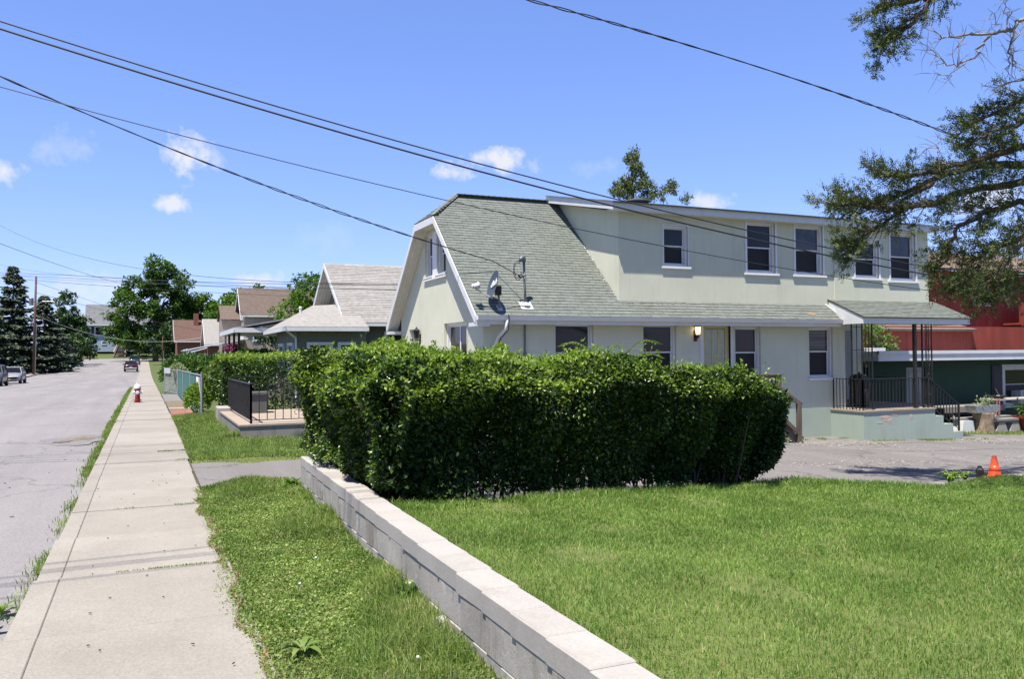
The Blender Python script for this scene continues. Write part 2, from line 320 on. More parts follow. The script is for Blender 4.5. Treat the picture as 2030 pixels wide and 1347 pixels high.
M['tree2'] = leafmat('tree_leaf_bright', [(0, (.06,.13,.016)), (.6, (.10,.19,.024)), (1, (.17,.26,.04))], .38, .5, .3, (.62,.7,.6))
M['tree3'] = leafmat('tree_leaf_dark', [(0, (.022,.055,.016)), (.6, (.04,.085,.02)), (1, (.07,.12,.03))], .25, .5, .4, (.6,.7,.65))
M['spruce'] = leafmat('blue_spruce_needles', [(0, (.03,.05,.03)), (.6, (.07,.10,.062)), (1, (.17,.20,.125))], .12, .6, .6, (.6,.65,.65), .25, (1,1.1,.8))
M['cedar'] = leafmat('cedar_spray', [(0, (.045,.068,.024)), (.55, (.10,.135,.045)), (.9, (.19,.215,.07)), (1, (.27,.19,.08))], .22, .6, 1.4, (.6,.68,.62), .25, (1.2,1.2,.5))
M['bark'] = pm('grey_brown_bark', (.135,.105,.08), (.065,.05,.04), 9, .95, .5, 40, stretch=(1,1,.3))
M['deadbark'] = pm('bleached_dead_bark', (.36,.31,.27), (.20,.17,.15), 9, .9, .3, 40)
M['stem'] = pm('hedge_stem', (.10,.075,.05), (.05,.04,.03), 15, .9)
M['red'] = pm('hydrant_red', (.42,.02,.02), (.30,.015,.015), 8, .4)
M['redwood'] = pm('red_board_siding', (.29,.048,.03), (.20,.033,.02), 2, .8, island=.18, stretch=(1,1,.25))
M['brick'] = pm('red_brick_wall', (.24,.095,.062), (.17,.07,.045), 8, .9)
M['paver'] = pm('worn_red_paver', (.38,.17,.12), (.27,.12,.085), 6, .9, island=.4)
M['greenwall'] = stucco('dark_green_wall', (.038,.072,.052), (.03,.045,.032), .5)
M['doorgrey'] = pm('grey_door', (.30,.31,.30), (.25,.26,.25), 4, .5)
M['shutter'] = pm('black_shutter', (.025,.022,.03), (.035,.03,.04), 4, .6)
M['siding'] = pm('olive_grey_siding', (.165,.165,.125), (.13,.13,.10), 2, .7)
M['tansiding'] = pm('taupe_siding', (.34,.28,.24), (.28,.23,.20), 2, .7)
M['bluesiding'] = pm('pale_blue_siding', (.36,.43,.52), (.31,.38,.47), 1, .7)
M['greyroof'] = pm('slate_grey_roof', (.17,.175,.185), (.13,.135,.145), 1, .9, spec=.2)
M['greenslat'] = pm('green_plastic_slat', (.035,.20,.155), (.025,.15,.115), 5, .45, island=.35)
M['orange'] = pm('cone_orange', (.72,.085,.02), (.62,.07,.018), 5, .4)
M['planter'] = pm('dark_red_planter', (.20,.02,.018), (.15,.015,.014), 5, .45)
M['flower'] = pm('cream_petals', (.75,.72,.42), (.6,.6,.3), 30, .7)
M['cloverwhite'] = pm('white_clover_flower', (.75,.74,.70), (.6,.6,.55), 30, .8)
M['orangeflower'] = pm('orange_petals', (.75,.16,.02), (.6,.1,.02), 30, .6)
M['magenta'] = pm('magenta_petals', (.12,.008,.05), (.22,.02,.11), 20, .6)
M['lampglow'], _nt, _b = newmat('lit_lantern_glass'); _b.inputs['Emission Color'].default_value = (1,.72,.35,1); _b.inputs['Emission Strength'].default_value = 1.6; _b.inputs['Base Color'].default_value = (.8,.6,.35,1)
M['copper'] = pm('dark_bronze', (.07,.03,.02), (.04,.02,.015), 15, .4, metal=.4)
M['doorcream'] = pm('cream_door_paint', (.60,.56,.28), (.52,.48,.24), 4, .5)
M['deadleaf'] = pm('brown_dead_leaf', (.22,.075,.025), (.14,.05,.02), 30, .8)
M['deadgrass'] = leafmat('dry_grass', [(0, (.22,.16,.06)), (1, (.36,.29,.13))], .2, .7)
M['stumpbark'] = pm('cut_log_bark', (.33,.25,.18), (.16,.12,.085), 14, .95, .6, 30, stretch=(1,1,.5))
M['dirt'] = pm('road_dirt', (.20,.15,.10), (.13,.10,.07), 9, 1, .4, 60)
M['patch'] = pm('dark_asphalt_patch', (.205,.197,.2), (.15,.146,.148), 8, .95, .4, 80)
M['butt'] = pm('shingle_butt_edge', (.035,.042,.034), (.02,.025,.02), 12, .95)
M['stonegrey'] = concrete('dark_grey_stone', (.13,.13,.125), (.05,.05,.045), .6)
M['blind'] = pm('slatted_blind_glass', (.10,.10,.095), (.02,.02,.02), 1.2, .12, spec=.4, stretch=(.4,.4,22), contrast=(.45,.55))
M['skyglass'] = pm('painted_reflection_glass', (.012,.014,.018), (.045,.045,.055), 2.2, .06, spec=.5, contrast=(.45,.6))  # bluish mottling in the base colour stands for a faint sky reflection
M['hedgeinner'] = leafmat('privet_inner_shade_leaf', [(0, (.014,.03,.008)), (.6, (.028,.058,.012)), (1, (.055,.10,.022))], .15, .7, 1.5, (.8,.85,.8), .15)  # darker matte copy of the leaf; interior shade put into its colour
def weathered_block():
    m, nt, b = newmat('weathered_block'); b.inputs['Roughness'].default_value = .92; b.inputs['Specular IOR Level'].default_value = .15
    c = sc((.40,.375,.34)); base = ramp(nt, noise(nt, 2.2, 7, .7, coord='World'), [(.3, tuple(x*.72 for x in c)), (.7, tuple(x*1.12 for x in c))])
    base = mixc(nt, .7, base, ramp(nt, islandrand(nt), [(0, (.80,.79,.77)), (1, (1.1,1.1,1.1))]), 'MULTIPLY')
    base = mixc(nt, ramp(nt, noise(nt, 1.5, 6, .72, coord='World', stretch=(1, 3.2, .7)), [(.54, (0,0,0)), (.70, (.75,)*3)]), base, sc((.15,.12,.09)))     # brown runs
    base = mixc(nt, ramp(nt, noise(nt, 2.6, 8, .75, coord='World', stretch=(1, 1.6, 1.1)), [(.56, (0,0,0)), (.63, (.8,)*3)]), base, sc((.50,.49,.47)))     # lime bloom
    base = mixc(nt, ramp(nt, noise(nt, 7, 6, .8, coord='World', stretch=(1, 2.5, .5)), [(.60, (0,0,0)), (.72, (.75,)*3)]), base, sc((.06,.055,.045)))      # black mould streaks
    nt.links.new(base, b.inputs['Base Color']); bump(nt, b, noise(nt, 38, 6, .75, coord='World'), .5, .008); return m
M['block'] = weathered_block()
# ------------------------------------------------------------------ terrain
PROF = [(-400,0),(15,0),(40,-.12),(85,-.42),(110,-.35),(128,-.1),(175,.65),(205,1.5),(209,1.75),(222,4.3),(240,5.2),(320,6),(1500,8)]
def zr(y):
    for (a, za), (b, zb) in zip(PROF, PROF[1:]):
        if y <= b: t = (y-a)/(b-a); return za + (zb-za)*t
    return PROF[-1][1]
def drop(x): return -.036 * max(0, min(x - .7, 24))
def zyard(x, y):
    k = 1 if y < 24 else max(0, 1 - (y-24)/10)
    return zr(y) + drop(x) * k
def grid_sheet(name, xs, ys, zf, mat, kind='structure', label=None, keep=None):
    nx, ny = len(xs), len(ys); V = [(x, y, zf(x, y)) for y in ys for x in xs]
    F = [(j*nx+i, j*nx+i+1, (j+1)*nx+i+1, (j+1)*nx+i) for j in range(ny-1) for i in range(nx-1) if keep is None or keep((xs[i]+xs[i+1])/2, (ys[j]+ys[j+1])/2)]
    m = MB(); m.v = V; m.f = F; o = m.build(name, mat, smooth=True); o['kind'] = kind; return o
def fr(a, b, n): return [a + (b-a)*i/n for i in range(n+1)]
XS = [-1500,-600,-250,-120,-60,-30,-22,-16,-12.6,-9,-5,-1.5,-.5,.3,.8,1.5,2.5,4,6,8,10,13,16,20,24.7,30,40,60,100,180,400,900,1500]
YS = [-600,-100,-30,-10,-4,0,3,6,8,9.5,11,12.5,14,15.5,17,19,22,24,26,29,32,34,40,50,60,70,85,97,110,119,128,145,160,175,190,205,209,213,218,222,230,240,280,320,500,900,1500]
def zg(x, y):
    if -13 < x < .75 and y < 206: return zr(y) - .35
    z = zyard(x, y) - .06
    if 1.6 < x < 17 and y < 9: z -= .35
    return z
grid_sheet('ground', XS, YS, zg, M['ground'])
KY = sorted(set(fr(-40, 30, 35) + fr(30, 130, 40) + fr(130, 206, 20)))
road = grid_sheet('road', [-12.2,-11.2,-9,-6.4,-3.6,-1.6,-.72], KY, lambda x, y: zr(y) - .085 + .06*(1-((x+6.4)/5.8)**2), M['asphalt'])
grid_sheet('cross_street', fr(-60, 60, 12), [206,209,213], lambda x, y: zr(206) + .0 + (y-206)*.02 + .012, M['asphalt'])
# left pavement with kerb
lp = MB()
for a, b in zip(KY, KY[1:]):
    if b > 203: break
    for (x0, x1, h0, h1) in ((-12.35,-12.2,.06,.06),(-14.0,-12.35,.065,.075)):
        za, zb = zr(a), zr(b)
        lp.add([(x0,a,za-.3),(x1,a,za-.3),(x1,b,zb-.3),(x0,b,zb-.3),(x0,a,za+h1),(x1,a,za+h0),(x1,b,zb+h0),(x0,b,zb+h1)], [(4,5,6,7),(1,2,6,5),(3,0,4,7),(0,1,5,4),(2,3,7,6)])
lp.build('pavement', M['walk'])['kind'] = 'structure'
# near sidewalk: separate slabs with a tooled kerb strip, each slab settled a little
sw = MB(); sw.box(-.70,.66,-20,15,-.4,-.03)
for a, b in zip(KY, KY[1:]):
    if a < 15 or b > 200: continue
    sw.add([(-.70,a,zr(a)-.4),(.72,a,zr(a)-.4),(.72,b,zr(b)-.4),(-.70,b,zr(b)-.4),(-.70,a,zr(a)-.03),(.72,a,zr(a)-.03),(.72,b,zr(b)-.03),(-.70,b,zr(b)-.03)], [(4,5,6,7),(3,0,4,7),(1,2,6,5)])
sidewalk = sw.build('sidewalk', M['joint']); sidewalk['kind'] = 'structure'
joints = [-3.2,-1.75,-.3,1.2,2.7,4.2,5.65,7.1,8.6,10.1,11.55,13.0]
while joints[-1] < 62: joints.append(joints[-1] + 1.5)
rs = random.Random(3)
for i, (a, b) in enumerate(zip(joints, joints[1:])):
    g = .006 if i in (5, 8) else .004; t0 = rs.uniform(-.006,.012); t1 = rs.uniform(-.006,.012); dx = rs.uniform(-.012,.012)
    lft = -.72 - max(0, .05*(9-a)/4 if a < 9 else 0); rgt = .62 + dx + (.05 if a > 13 else 0) + (.03 if a > 20 else 0)
    for nm, x0, x1, xt in (('kerb_stone', lft, -.585+.012*max(0,(a-5)/5), 0), ('slab', -.582+.012*max(0,(a-5)/5), rgt, 0)):
        m = MB(); za, zb = zr(a), zr(b); c = .006
        bot = -.3
        m.add([(x0,a+g,za+bot),(x1,a+g,za+bot),(x1,b-g,zb+bot),(x0,b-g,zb+bot),
               (x0,a+g,za+t0-c),(x1,a+g,za+t0-c),(x1,b-g,zb+t1-c),(x0,b-g,zb+t1-c),
               (x0+c,a+g+c,za+t0),(x1-c,a+g+c,za+t0),(x1-c,b-g-c,zb+t1),(x0+c,b-g-c,zb+t1)],
              [(0,1,5,4),(1,2,6,5),(2,3,7,6),(3,0,4,7),(4,5,9,8),(5,6,10,9),(6,7,11,10),(7,4,8,11),(8,9,10,11)])
        m.build(nm, M['walk'], sidewalk)
far = MB()
for a in np.arange(joints[-1], 196, 3.0):
    for k in range(2):
        a0 = a + 1.5*k; z0, z1 = zr(a0), zr(a0+1.5)
        far.add([(-.72,a0+.01,z0-.25),(.70,a0+.01,z0-.25),(.70,a0+1.49,z1-.25),(-.72,a0+1.49,z1-.25),(-.72,a0+.01,z0),(.70,a0+.01,z0),(.70,a0+1.49,z1),(-.72,a0+1.49,z1)], [(4,5,6,7),(0,1,5,4),(3,0,4,7),(1,2,6,5)])
far.build('distant_slabs', M['walk'], sidewalk, kind='stuff')
# road details: sunken patch with dirt, small blemishes
m = MB(); rp = random.Random(5)
def blob(m, cx, cy, rx, ry, z, n=18, j=.25, rot=0):
    p = []
    for k in range(n):
        t = 2*PI*k/n; r = 1 + rp.uniform(-j, j); x = rx*r*math.cos(t); y = ry*r*math.sin(t)
        p.append((cx + x*math.cos(rot) - y*math.sin(rot), cy + x*math.sin(rot) + y*math.cos(rot), z))
    m.add(p + [(cx, cy, z+.004)], [(k, (k+1) % n, n) for k in range(n)])
def zroad(x, y): return zr(y) - .085 + .06*(1-((x+6.4)/5.8)**2)
blob(m, -1.35, 19.9, .62, 1.2, zroad(-1.35,19.9)+.014); m.build('patch', M['patch'], road)
m = MB(); blob(m, -1.25, 20.2, .26, .42, zroad(-1.25,20.2)+.022, j=.4); blob(m, -1.6, 19.6, .18, .22, zroad(-1.6,19.6)+.022, j=.4); m.build('dirt_patch', M['dirt'], road)
# driveway (gravelly) from the sidewalk to behind the house
def yback(x):
    if x < 7.2: return 6.95 + (x-2.05)*.157
    if x < 8.8: return 7.76 - (x-7.2)*.4
    return 7.12 + max(0, min(1, (x-8.8)/1.5))*.55
def kd(x, y):
    if x < 2.0: return 11.28 + .1*math.sin(x*9) < y < 14.05 + .06*math.sin(x*7)
    if y < 7.4: return x > 8.7 and y > yback(x)+.1
    if x < 6.2: return y < 14.1 + (0 if x < 2.3 else (x-2.3)*.55)
    if x < 20.3: return y < 16.9
    return y < 16.55
dx = fr(.655, 2.0, 18) + fr(2.15, 45, 120); dy = fr(7.0, 19, 100)
grid_sheet('driveway', dx, dy, lambda x, y: zyard(x, y) + .022*math.sin(x*1.3+y*.7)*min(1, x-.6) - .004, M['drive'], keep=kd)
# loose gravel along the house and on the drive
g = np.random.default_rng(21); P = []
n = 26000; gx = g.uniform(7.5, 30, n); gy = g.uniform(9.5, 16.6, n); w = np.exp(-((gy-14.9)/.55)**2) + .45*np.exp(-((gy-11.4)/.5)**2) + .06
k = g.uniform(0,1,n) < w; gx, gy = gx[k], gy[k]; gz = np.array([zyard(a,b) for a, b in zip(gx, gy)]) + .012
Pg = np.stack([gx, gy, gz], 1); s = g.uniform(.007, .024, len(gx))
Vt = np.array([[1,0,-.4],[-.5,.87,-.4],[-.5,-.87,-.4],[.1,.1,.6]]); a = g.uniform(0, 6.28, len(gx)); c_, s_ = np.cos(a)[:,None], np.sin(a)[:,None]
V = np.stack([Vt[None,:,0]*c_ - Vt[None,:,1]*s_, Vt[None,:,0]*s_ + Vt[None,:,1]*c_, np.broadcast_to(Vt[None,:,2], (len(gx),4))*.8], 2)*s[:,None,None] + Pg[:,None,:]
idx = (np.arange(len(gx))[:,None]*4 + np.array([[0,1,3, 1,2,3, 2,0,3]])).ravel()
tag(link('gravel', npmesh('gravel', V.reshape(-1,3), idx, np.arange(3*len(gx))*3, np.full(3*len(gx),3)), M['gravel']), 'pale loose gravel scattered along the driveway', 'gravel', kind='stuff')
# lawn behind the low wall
def zlawn(x, y):
    z = .345 - .05*(max(x, 1.6)-2)
    yb = yback(x); t = max(0, min(1, (y-yb)/.7)); z = z*(1-t) + (zyard(x, y)-.03)*t
    return z + .012*math.sin(x*1.7+y) + .01*math.sin(y*2.3-x*.6)
grid_sheet('lawn_soil', fr(1.72, 17, 70), fr(-3, 9, 80), zlawn, M['lawnbase'], keep=lambda x, y: y < yback(x) + .75 and (x > 1.9 or y < 10.2))
def zverge(x, y): return zr(y) - .012 + .05*max(0, x-.7) + .012*math.sin(5*x+3*y)
vx = fr(.56, 1.85, 16)
grid_sheet('verge_soil', vx, fr(-2, 11.5, 90), zverge, M['lawnbase'], keep=lambda x, y: y < 11.3 + .08*math.sin(x*9))
def zfy(x, y):
    t = max(0, min(1, (y-(14.0+max(0,(x-2.3)*.55)))/.3)); return zyard(x, y) - .03 + t*(.03 + .05*max(0, min(x,1.8)-.7)) + .008*math.sin(5*x+3*y)*t
grid_sheet('front_yard_soil', fr(.68, 1.75, 8), fr(17.6, 25.6, 20), lambda x, y: zr(y) - .012 + .05*max(0,x-.8), M['lawnbase'])
grid_sheet('front_yard_soil', fr(.68, 8, 40), fr(13.9, 17.6, 34), lambda x, y: zfy(x, y), M['lawnbase'], keep=lambda x, y: y > 13.9+max(0,(x-2.3)*.55))
# ------------------------------------------------------------------ grass
def sample(n, x0, x1, y0, y1, keep, g):
    x = g.uniform(x0, x1, n); y = g.uniform(y0, y1, n); k = keep(x, y); return x[k], y[k]
g = np.random.default_rng(5)
vyb = np.vectorize(yback); vzl = np.vectorize(zlawn)
def inview(x, y, m=.3):                                      # full density in the picture, thinner two steps beyond it
    d = .4035*x + .915*y; r = .915*x - .4035*y; a = np.abs(r) - d*.66; return ((d > .8) & (a < m)) | ((a < 5) & (g.uniform(0,1,len(x)) < .30))
x, y = sample(760000, 1.75, 15, -.6, 8.4, lambda x, y: inview(x, y) & (y < vyb(x)+.25), g)
edge = 1.572 + (y-2.7)*.023 + .235
k = x > edge; x, y = x[k], y[k]
d = .4035*x + .915*y; thin = sn(np.stack([x,y],1), 4.5, 77); k = (g.uniform(0,1,len(x)) < np.clip(6.5/d, .35, 1)**1.3) & (g.uniform(0,1,len(x)) < np.clip(1.5+thin*.9, .30, 1)); x, y = x[k], y[k]; d = d[k]
P = np.stack([x, y, vzl(x, y)-.004], 1); cl = sn(P[:, :2], 3.4, 3); cl2 = sn(P[:, :2], .7, 9)
h = (.037 + .006*cl + .005*cl2) * g.uniform(.55, 1.45, len(x)); tall = (y > vyb(x)-.25); h = np.where(tall, h*1.7, h); nearw = x < edge[:0].sum() + 1.575 + (y-2.7)*.023 + .30; h = np.where(nearw, h*1.25, h)
h = np.maximum(h, .02)
xc, yc = sample(60000, 1.9, 13, 1.2, 7.6, lambda x, y: inview(x, y) & (y < vyb(x)) & (sn(np.stack([x,y],1), 1.9, 91) + .5*sn(np.stack([x,y],1), 6, 92) > 2.0), g)
Pc = np.stack([xc, yc, vzl(xc, yc)+.022+g.normal(0,.006,len(xc))], 1); tag(leaves('lawn_clover', M['verge'], Pc, .02, aspect=.9, up=1.7, fold=.1, kind='stuff', g=g), 'patches of clover among the lawn grass', 'ground cover')
xs_, ys_ = sample(1500, 1.9, 13, 1.2, 7.6, lambda x, y: inview(x, y) & (y < vyb(x)), g); tag(blades('dry_stalks', M['deadgrass'], np.stack([xs_, ys_, vzl(xs_, ys_)], 1), .085*g.uniform(.5,1.3,len(xs_)), .003, .8, g), 'thin dry stalks scattered through the lawn', 'grass')
lawn = blades('lawn_grass', M['grass'], P, h, .0038*np.clip(d/4.5, 1, 2.4), .8, g); tag(lawn, 'mown green lawn behind the low block wall', 'grass')
# verge strip: weedy, clover and grass tufts
x, y = sample(175000, .5, 1.75, -.5, 11.35, lambda x, y: inview(x, y) & (x < 1.575+(y-2.7)*.023), g)
P = np.stack([x, y, np.vectorize(zverge)(x, y)-.004], 1); c1 = sn(P[:, :2], 2.4, 31); c2 = sn(P[:, :2], 6, 32)
right = .575 + .035*np.sin(y*3.1) + .03*np.sin(y*7.7+1); keep = (x > right + .02*g.normal(size=len(x))) & ((c2 > -.9) | (g.uniform(0,1,len(x)) < .4)); P = P[keep]; c1 = c1[keep]; x = x[keep]; y = y[keep]
tuft = np.clip(c1, 0, 1.4); h = (.035 + .065*tuft*np.clip((x-.75)*2, 0, 1)) * g.uniform(.5, 1.5, len(x)); d = .4035*x+.915*y
sel = (g.uniform(0,1,len(x)) < .55 + .4*tuft)
o = blades('verge_grass', M['verge'], P[sel], h[sel], (.0045*np.clip(d/4.5, 1, 2.4))[sel], .7, g); tag(o, 'rough grass strip between sidewalk and block wall', 'grass')
wk = ~sel | (g.uniform(0,1,len(x)) < .22); Pw = P[wk] + np.array([0,0,.018]) + g.normal(size=(wk.sum(),3))*np.array([.006,.006,.008])
o = leaves('clover_leaves', M['verge'], Pw, .019, aspect=.85, up=1.6, fold=.1, kind='stuff', g=g); tag(o, 'low clover and chickweed in the grass strip', 'ground cover')
# ragged creeping weeds over the sidewalk edge
n = 2600; yy = g.uniform(1.8, 11, n); xx = .60 - np.abs(g.normal(0, .055, n))*(.35+.65*(np.sin(yy*2.3)*.5+.5)*(np.sin(yy*.9+2)*.5+.5)*1.6); Pq = np.stack([xx, yy, np.full(n, .012)], 1)
o = leaves('creeping_weeds', M['verge'], Pq, .017, aspect=.7, up=1.5, fold=.1, kind='stuff', g=g); tag(o, 'small creeping weeds over the sidewalk edge', 'ground cover')
# patch by the terrace and along the far kerb line
x, y = sample(60000, .66, 6.5, 13.95, 17.55, lambda x, y: (y > 14.02+.08*np.sin(x*7)+np.maximum(0,(x-2.3)*.55)) & ~((x > 1.72) & (y > 17.45)), g)
P = np.stack([x, y, np.vectorize(zfy)(x, y)-.004], 1); c1 = sn(P[:, :2], 1.8, 41); fe = np.clip((y-14.05)/.5, .25, 1)
o = blades('front_yard_grass', M['verge'], P, (.06+.03*c1)*fe*g.uniform(.5,1.5,len(x)), .009, .6, g); tag(o, 'shaggy grass patch beside the concrete terrace', 'grass')
x, y = sample(30000, .70, 1.74, 17.4, 25.6, lambda x, y: y < 25.6, g); P = np.stack([x, y, np.array([zr(v) for v in y])-.016+.05*np.maximum(0,x-.8)], 1)
o = blades('fence_side_grass', M['verge'], P, (.09+.05*sn(P[:,:2],1.5,43))*g.uniform(.5,1.5,len(x)), .012, .6, g); tag(o, 'grass between sidewalk and terrace up to the fence post', 'grass')
n = 26000; yy = g.uniform(6, 60, n)**1.0; xx = -.735 - np.abs(g.normal(0, .065, n)); dens = (np.sin(yy*1.9)+np.sin(yy*.83+1)+np.sin(yy*4.1))/3
k = g.uniform(0,1,n) < np.clip(.10+dens*.6 + np.clip((yy-9)/6,0,1)*.42, .01, 1); yy, xx = yy[k], xx[k]; P = np.stack([xx, yy, np.array([zr(v) for v in yy])-.07], 1)
o = blades('kerb_weeds', M['verge'], P, (.045+.03*g.uniform(0,1,len(xx)))*np.clip(yy/14, .9, 1.8), .007*np.clip(yy/10, 1, 3), .7, g); tag(o, 'weeds growing in the gutter along the kerb', 'weeds')
# taller tufts leaning on the foot of the block wall
n = 5200; yy = g.uniform(1.5, 10.6, n); kx = (np.sin(yy*2.7)+np.sin(yy*5.3+1)+np.sin(yy*1.1+2))/3; k = g.uniform(0,1,n) < .35+.55*kx; yy = yy[k]; kx = kx[k]
xx = 1.572+(yy-2.7)*.023 - np.abs(g.normal(.0,.05,len(yy))) - .004; P = np.stack([xx, yy, np.vectorize(zverge)(xx, yy)-.004], 1)
o = blades('wall_foot_grass', M['verge'], P, (.06+.06*np.clip(kx,0,1))*g.uniform(.5,1.5,len(yy)), .006, .6, g); tag(o, 'longer grass tufts along the foot of the block wall', 'grass')
# tufts along the stoop and house foot
n = 3800; xx = np.concatenate([g.uniform(15.4, 18.6, n//2), g.uniform(13.2, 15, n//4), g.uniform(18.0, 20.6, n//4)]); yy = 15.32 - np.abs(g.normal(0, .14, len(xx))) + np.where(xx < 16.4, .8, 0); k = (np.sin(xx*3.1)+np.sin(xx*7.3+1)) > -.1 + g.uniform(-.6,.6,len(xx)); xx, yy = xx[k], yy[k]
P = np.stack([xx, yy, np.array([zyard(a, b) for a, b in zip(xx, yy)])-.01], 1); o = blades('house_foot_grass', M['verge'], P, .055*g.uniform(.5,1.4,len(xx)), .012, .7, g); tag(o, 'thin grass tufts growing along the stoop foot', 'grass')
# weeds in sidewalk joints
P = []
for (jy, x0, x1, n) in ((7.1, .02, .62, 260), (7.1, -.2, 0, 40), (10.1, .3, .6, 50), (16.0, .2, .75, 260), (14.5, .45, .75, 120), (10.1,-.3,-.1,18)):
    P += [(random.uniform(x0, x1), jy + random.gauss(0, .012), zr(jy)) for _ in range(n)]
o = blades('joint_weeds', M['verge'], np.array(P), .022, .006, .9, g); tag(o, 'tiny weeds sprouting in sidewalk joints', 'weeds')
# dry fringe of clippings at the sidewalk edge
n = 1500; yy = g.uniform(2, 11, n); P = np.stack([.575+.035*np.sin(yy*3.1)+.03*np.sin(yy*7.7+1)+g.normal(0,.012,n), yy, np.full(n, .004)], 1)
o = blades('dry_edge_grass', M['deadgrass'], P, .03, .005, 1.6, g); tag(o, 'dry brown grass along the sidewalk edge', 'grass')
# ------------------------------------------------------------------ low retaining wall: cap blocks on stained blocks
def wx(y): return 1.572 + (y-2.7)*.023
wall = empty('retaining_wall', (wx(6), 6, 0), 'low grey concrete block wall with pale cap between verge and lawn', 'wall')
y = 10.42; i = 0; rw = random.Random(9)
while y > -1.2:
    L = .398; y0 = y - L; j = rw.uniform(-.004,.004); h = .428 + rw.uniform(-.003,.003); m = MB(); x = wx(y - L/2) + j
    m.cbox(x, x+.21, y0+.003, y-.003, .315, h, .009); yw = rw.gauss(0,.006); cy_ = y-L/2; m.v = [(vx+(vy-cy_)*yw, vy, vz+(vx-x)*rw.uniform(-.004,.004)+rw.gauss(0,.0008)) for vx, vy, vz in m.v]; m.build('cap_block', M['cap'], wall)
    y = y0; i += 1
for row, (z0, z1) in enumerate(((.118,.312), (-.10,.112))):
    y = 10.40 - (.2 if row else 0) ; 
    m = MB(); m.box(wx(10.4)+.012, wx(10.4)+.2, 10.402, 10.40, z0, z1)
    if row: mm = MB(); mm.box(wx(10.3)+.004, wx(10.3)+.206, 10.205, 10.40, z0, z1); mm.build('block', M['block'], wall)
    while y > -1.2:
        L = .4; y0 = y - L; j = rw.uniform(-.002,.002); m = MB(); x = wx(y - L/2) + .005 + j
        m.cbox(x, x+.195, y0+.004, y-.004, z0, z1, .004); m.build('block', M['block'], wall); y = y0
core = MB()
for a in np.arange(-1.2, 10.3, .5): core.box(wx(a+.25)+.018, wx(a+.25)+.19, a, min(a+.5, 10.37), -.3, .31)
core.build('mortar', M['terr'], wall)
# mortar lump at the wall foot
m = MB(); blob(m, wx(4.6)-.02, 4.6, .10, .28, .06, j=.35); m.lathe([(.16,0),(.13,.05),(.07,.09),(.0,.11)], 9, (wx(4.7)+.0, 4.7, .0)); m.build('mortar_lump', M['cap'], wall)
# ------------------------------------------------------------------ generic building helpers
def wall_holes(m, fmap, u0, u1, z0, top, holes, depth, cuts=()):
    """vertical wall sheet with openings; fmap(u, z, d) -> 3-D; top(u) gives the upper edge"""
    us = sorted(set([u0, u1] + [c for c in cuts if u0 < c < u1] + [h[0] for h in holes] + [h[1] for h in holes]))
    for a, b in zip(us, us[1:]):
        hs = sorted([h for h in holes if h[0] <= a + 1e-6 and h[1] >= b - 1e-6], key=lambda h: h[2]); z = z0
        for h in hs:
            if h[2] > z + 1e-6: m.poly([fmap(a,z,0), fmap(b,z,0), fmap(b,h[2],0), fmap(a,h[2],0)])
            z = h[3]
        m.poly([fmap(a,z,0), fmap(b,z,0), fmap(b,top(b),0), fmap(a,top(a),0)])
    for (a, b, c, d) in holes:
        m.poly([fmap(a,c,0), fmap(a,c,depth), fmap(a,d,depth), fmap(a,d,0)]); m.poly([fmap(b,c,depth), fmap(b,c,0), fmap(b,d,0), fmap(b,d,depth)])
        m.poly([fmap(a,d,0), fmap(a,d,depth), fmap(b,d,depth), fmap(b,d,0)]); m.poly([fmap(a,c,depth), fmap(a,c,0), fmap(b,c,0), fmap(b,c,depth)])
def boxm(m, fmap, u0, u1, z0, z1, d0, d1):
    p = [fmap(u,z,d) for d in (d0,d1) for (u,z) in ((u0,z0),(u1,z0),(u1,z1),(u0,z1))]
    m.add(p, [(0,1,2,3),(7,6,5,4),(0,4,5,1),(1,5,6,2),(2,6,7,3),(3,7,4,0)])
def window(parent, fmap, u0, u1, z0, z1, rec=.10, cas=.05, out=0., frame='vinyl', glass='glass', sill=True, mid=.5, mull=(), deep=.05, trim=0, screen=True, name='window'):
    """double-hung window set back in its opening: casing > sashes, panes, sill"""
    m = MB(); f = M[frame]
    for (a, b, c, d) in ((u0,u0+cas,z0,z1),(u1-cas,u1,z0,z1),(u0+cas,u1-cas,z1-cas,z1),(u0+cas,u1-cas,z0,z0+cas)): boxm(m, fmap, a, b, c, d, rec-deep, rec+.06)
    if trim:
        for (a, b, c, d) in ((u0-trim,u0,z0-.0,z1+trim),(u1,u1+trim,z0-.0,z1+trim),(u0,u1,z1,z1+trim)): boxm(m, fmap, a, b, c, d, -.022, .01)
    w = m.build(name, f, parent)
    if sill:
        m = MB(); boxm(m, fmap, u0-.05-trim, u1+.05+trim, z0-.06, z0-.004, -.05, rec-.002); m.build('sill', f, w)
    a, b, c, d = u0+cas, u1-cas, z0+cas, z1-cas; zm = c + (d-c)*mid; t = .03
    cols = [a] + [a+(b-a)*k for k in mull] + [b]
    for (p, q) in zip(cols, cols[1:]):
        for k, (lo, hi, dd) in enumerate(((c, zm+.014, rec+.03), (zm-.014, d, rec+.005))):
            m = MB(); e = dd
            for (x0, x1, y0, y1) in ((p,p+t,lo,hi),(q-t,q,lo,hi),(p+t,q-t,hi-t,hi),(p+t,q-t,lo,lo+t)): boxm(m, fmap, x0, x1, y0, y1, e, e+.022)
            m.build('sash', f, w)
            m = MB(); boxm(m, fmap, p+t, q-t, lo+t, hi-t, e+.009, e+.014); m.build('pane', M['screen' if (screen and k == 0) else glass], w)
    m = MB(); boxm(m, fmap, u0+.002, u1-.002, z0+.002, z1-.002, rec+.065, rec+.07); m.build('backing', M['rubber'], w)
    return w
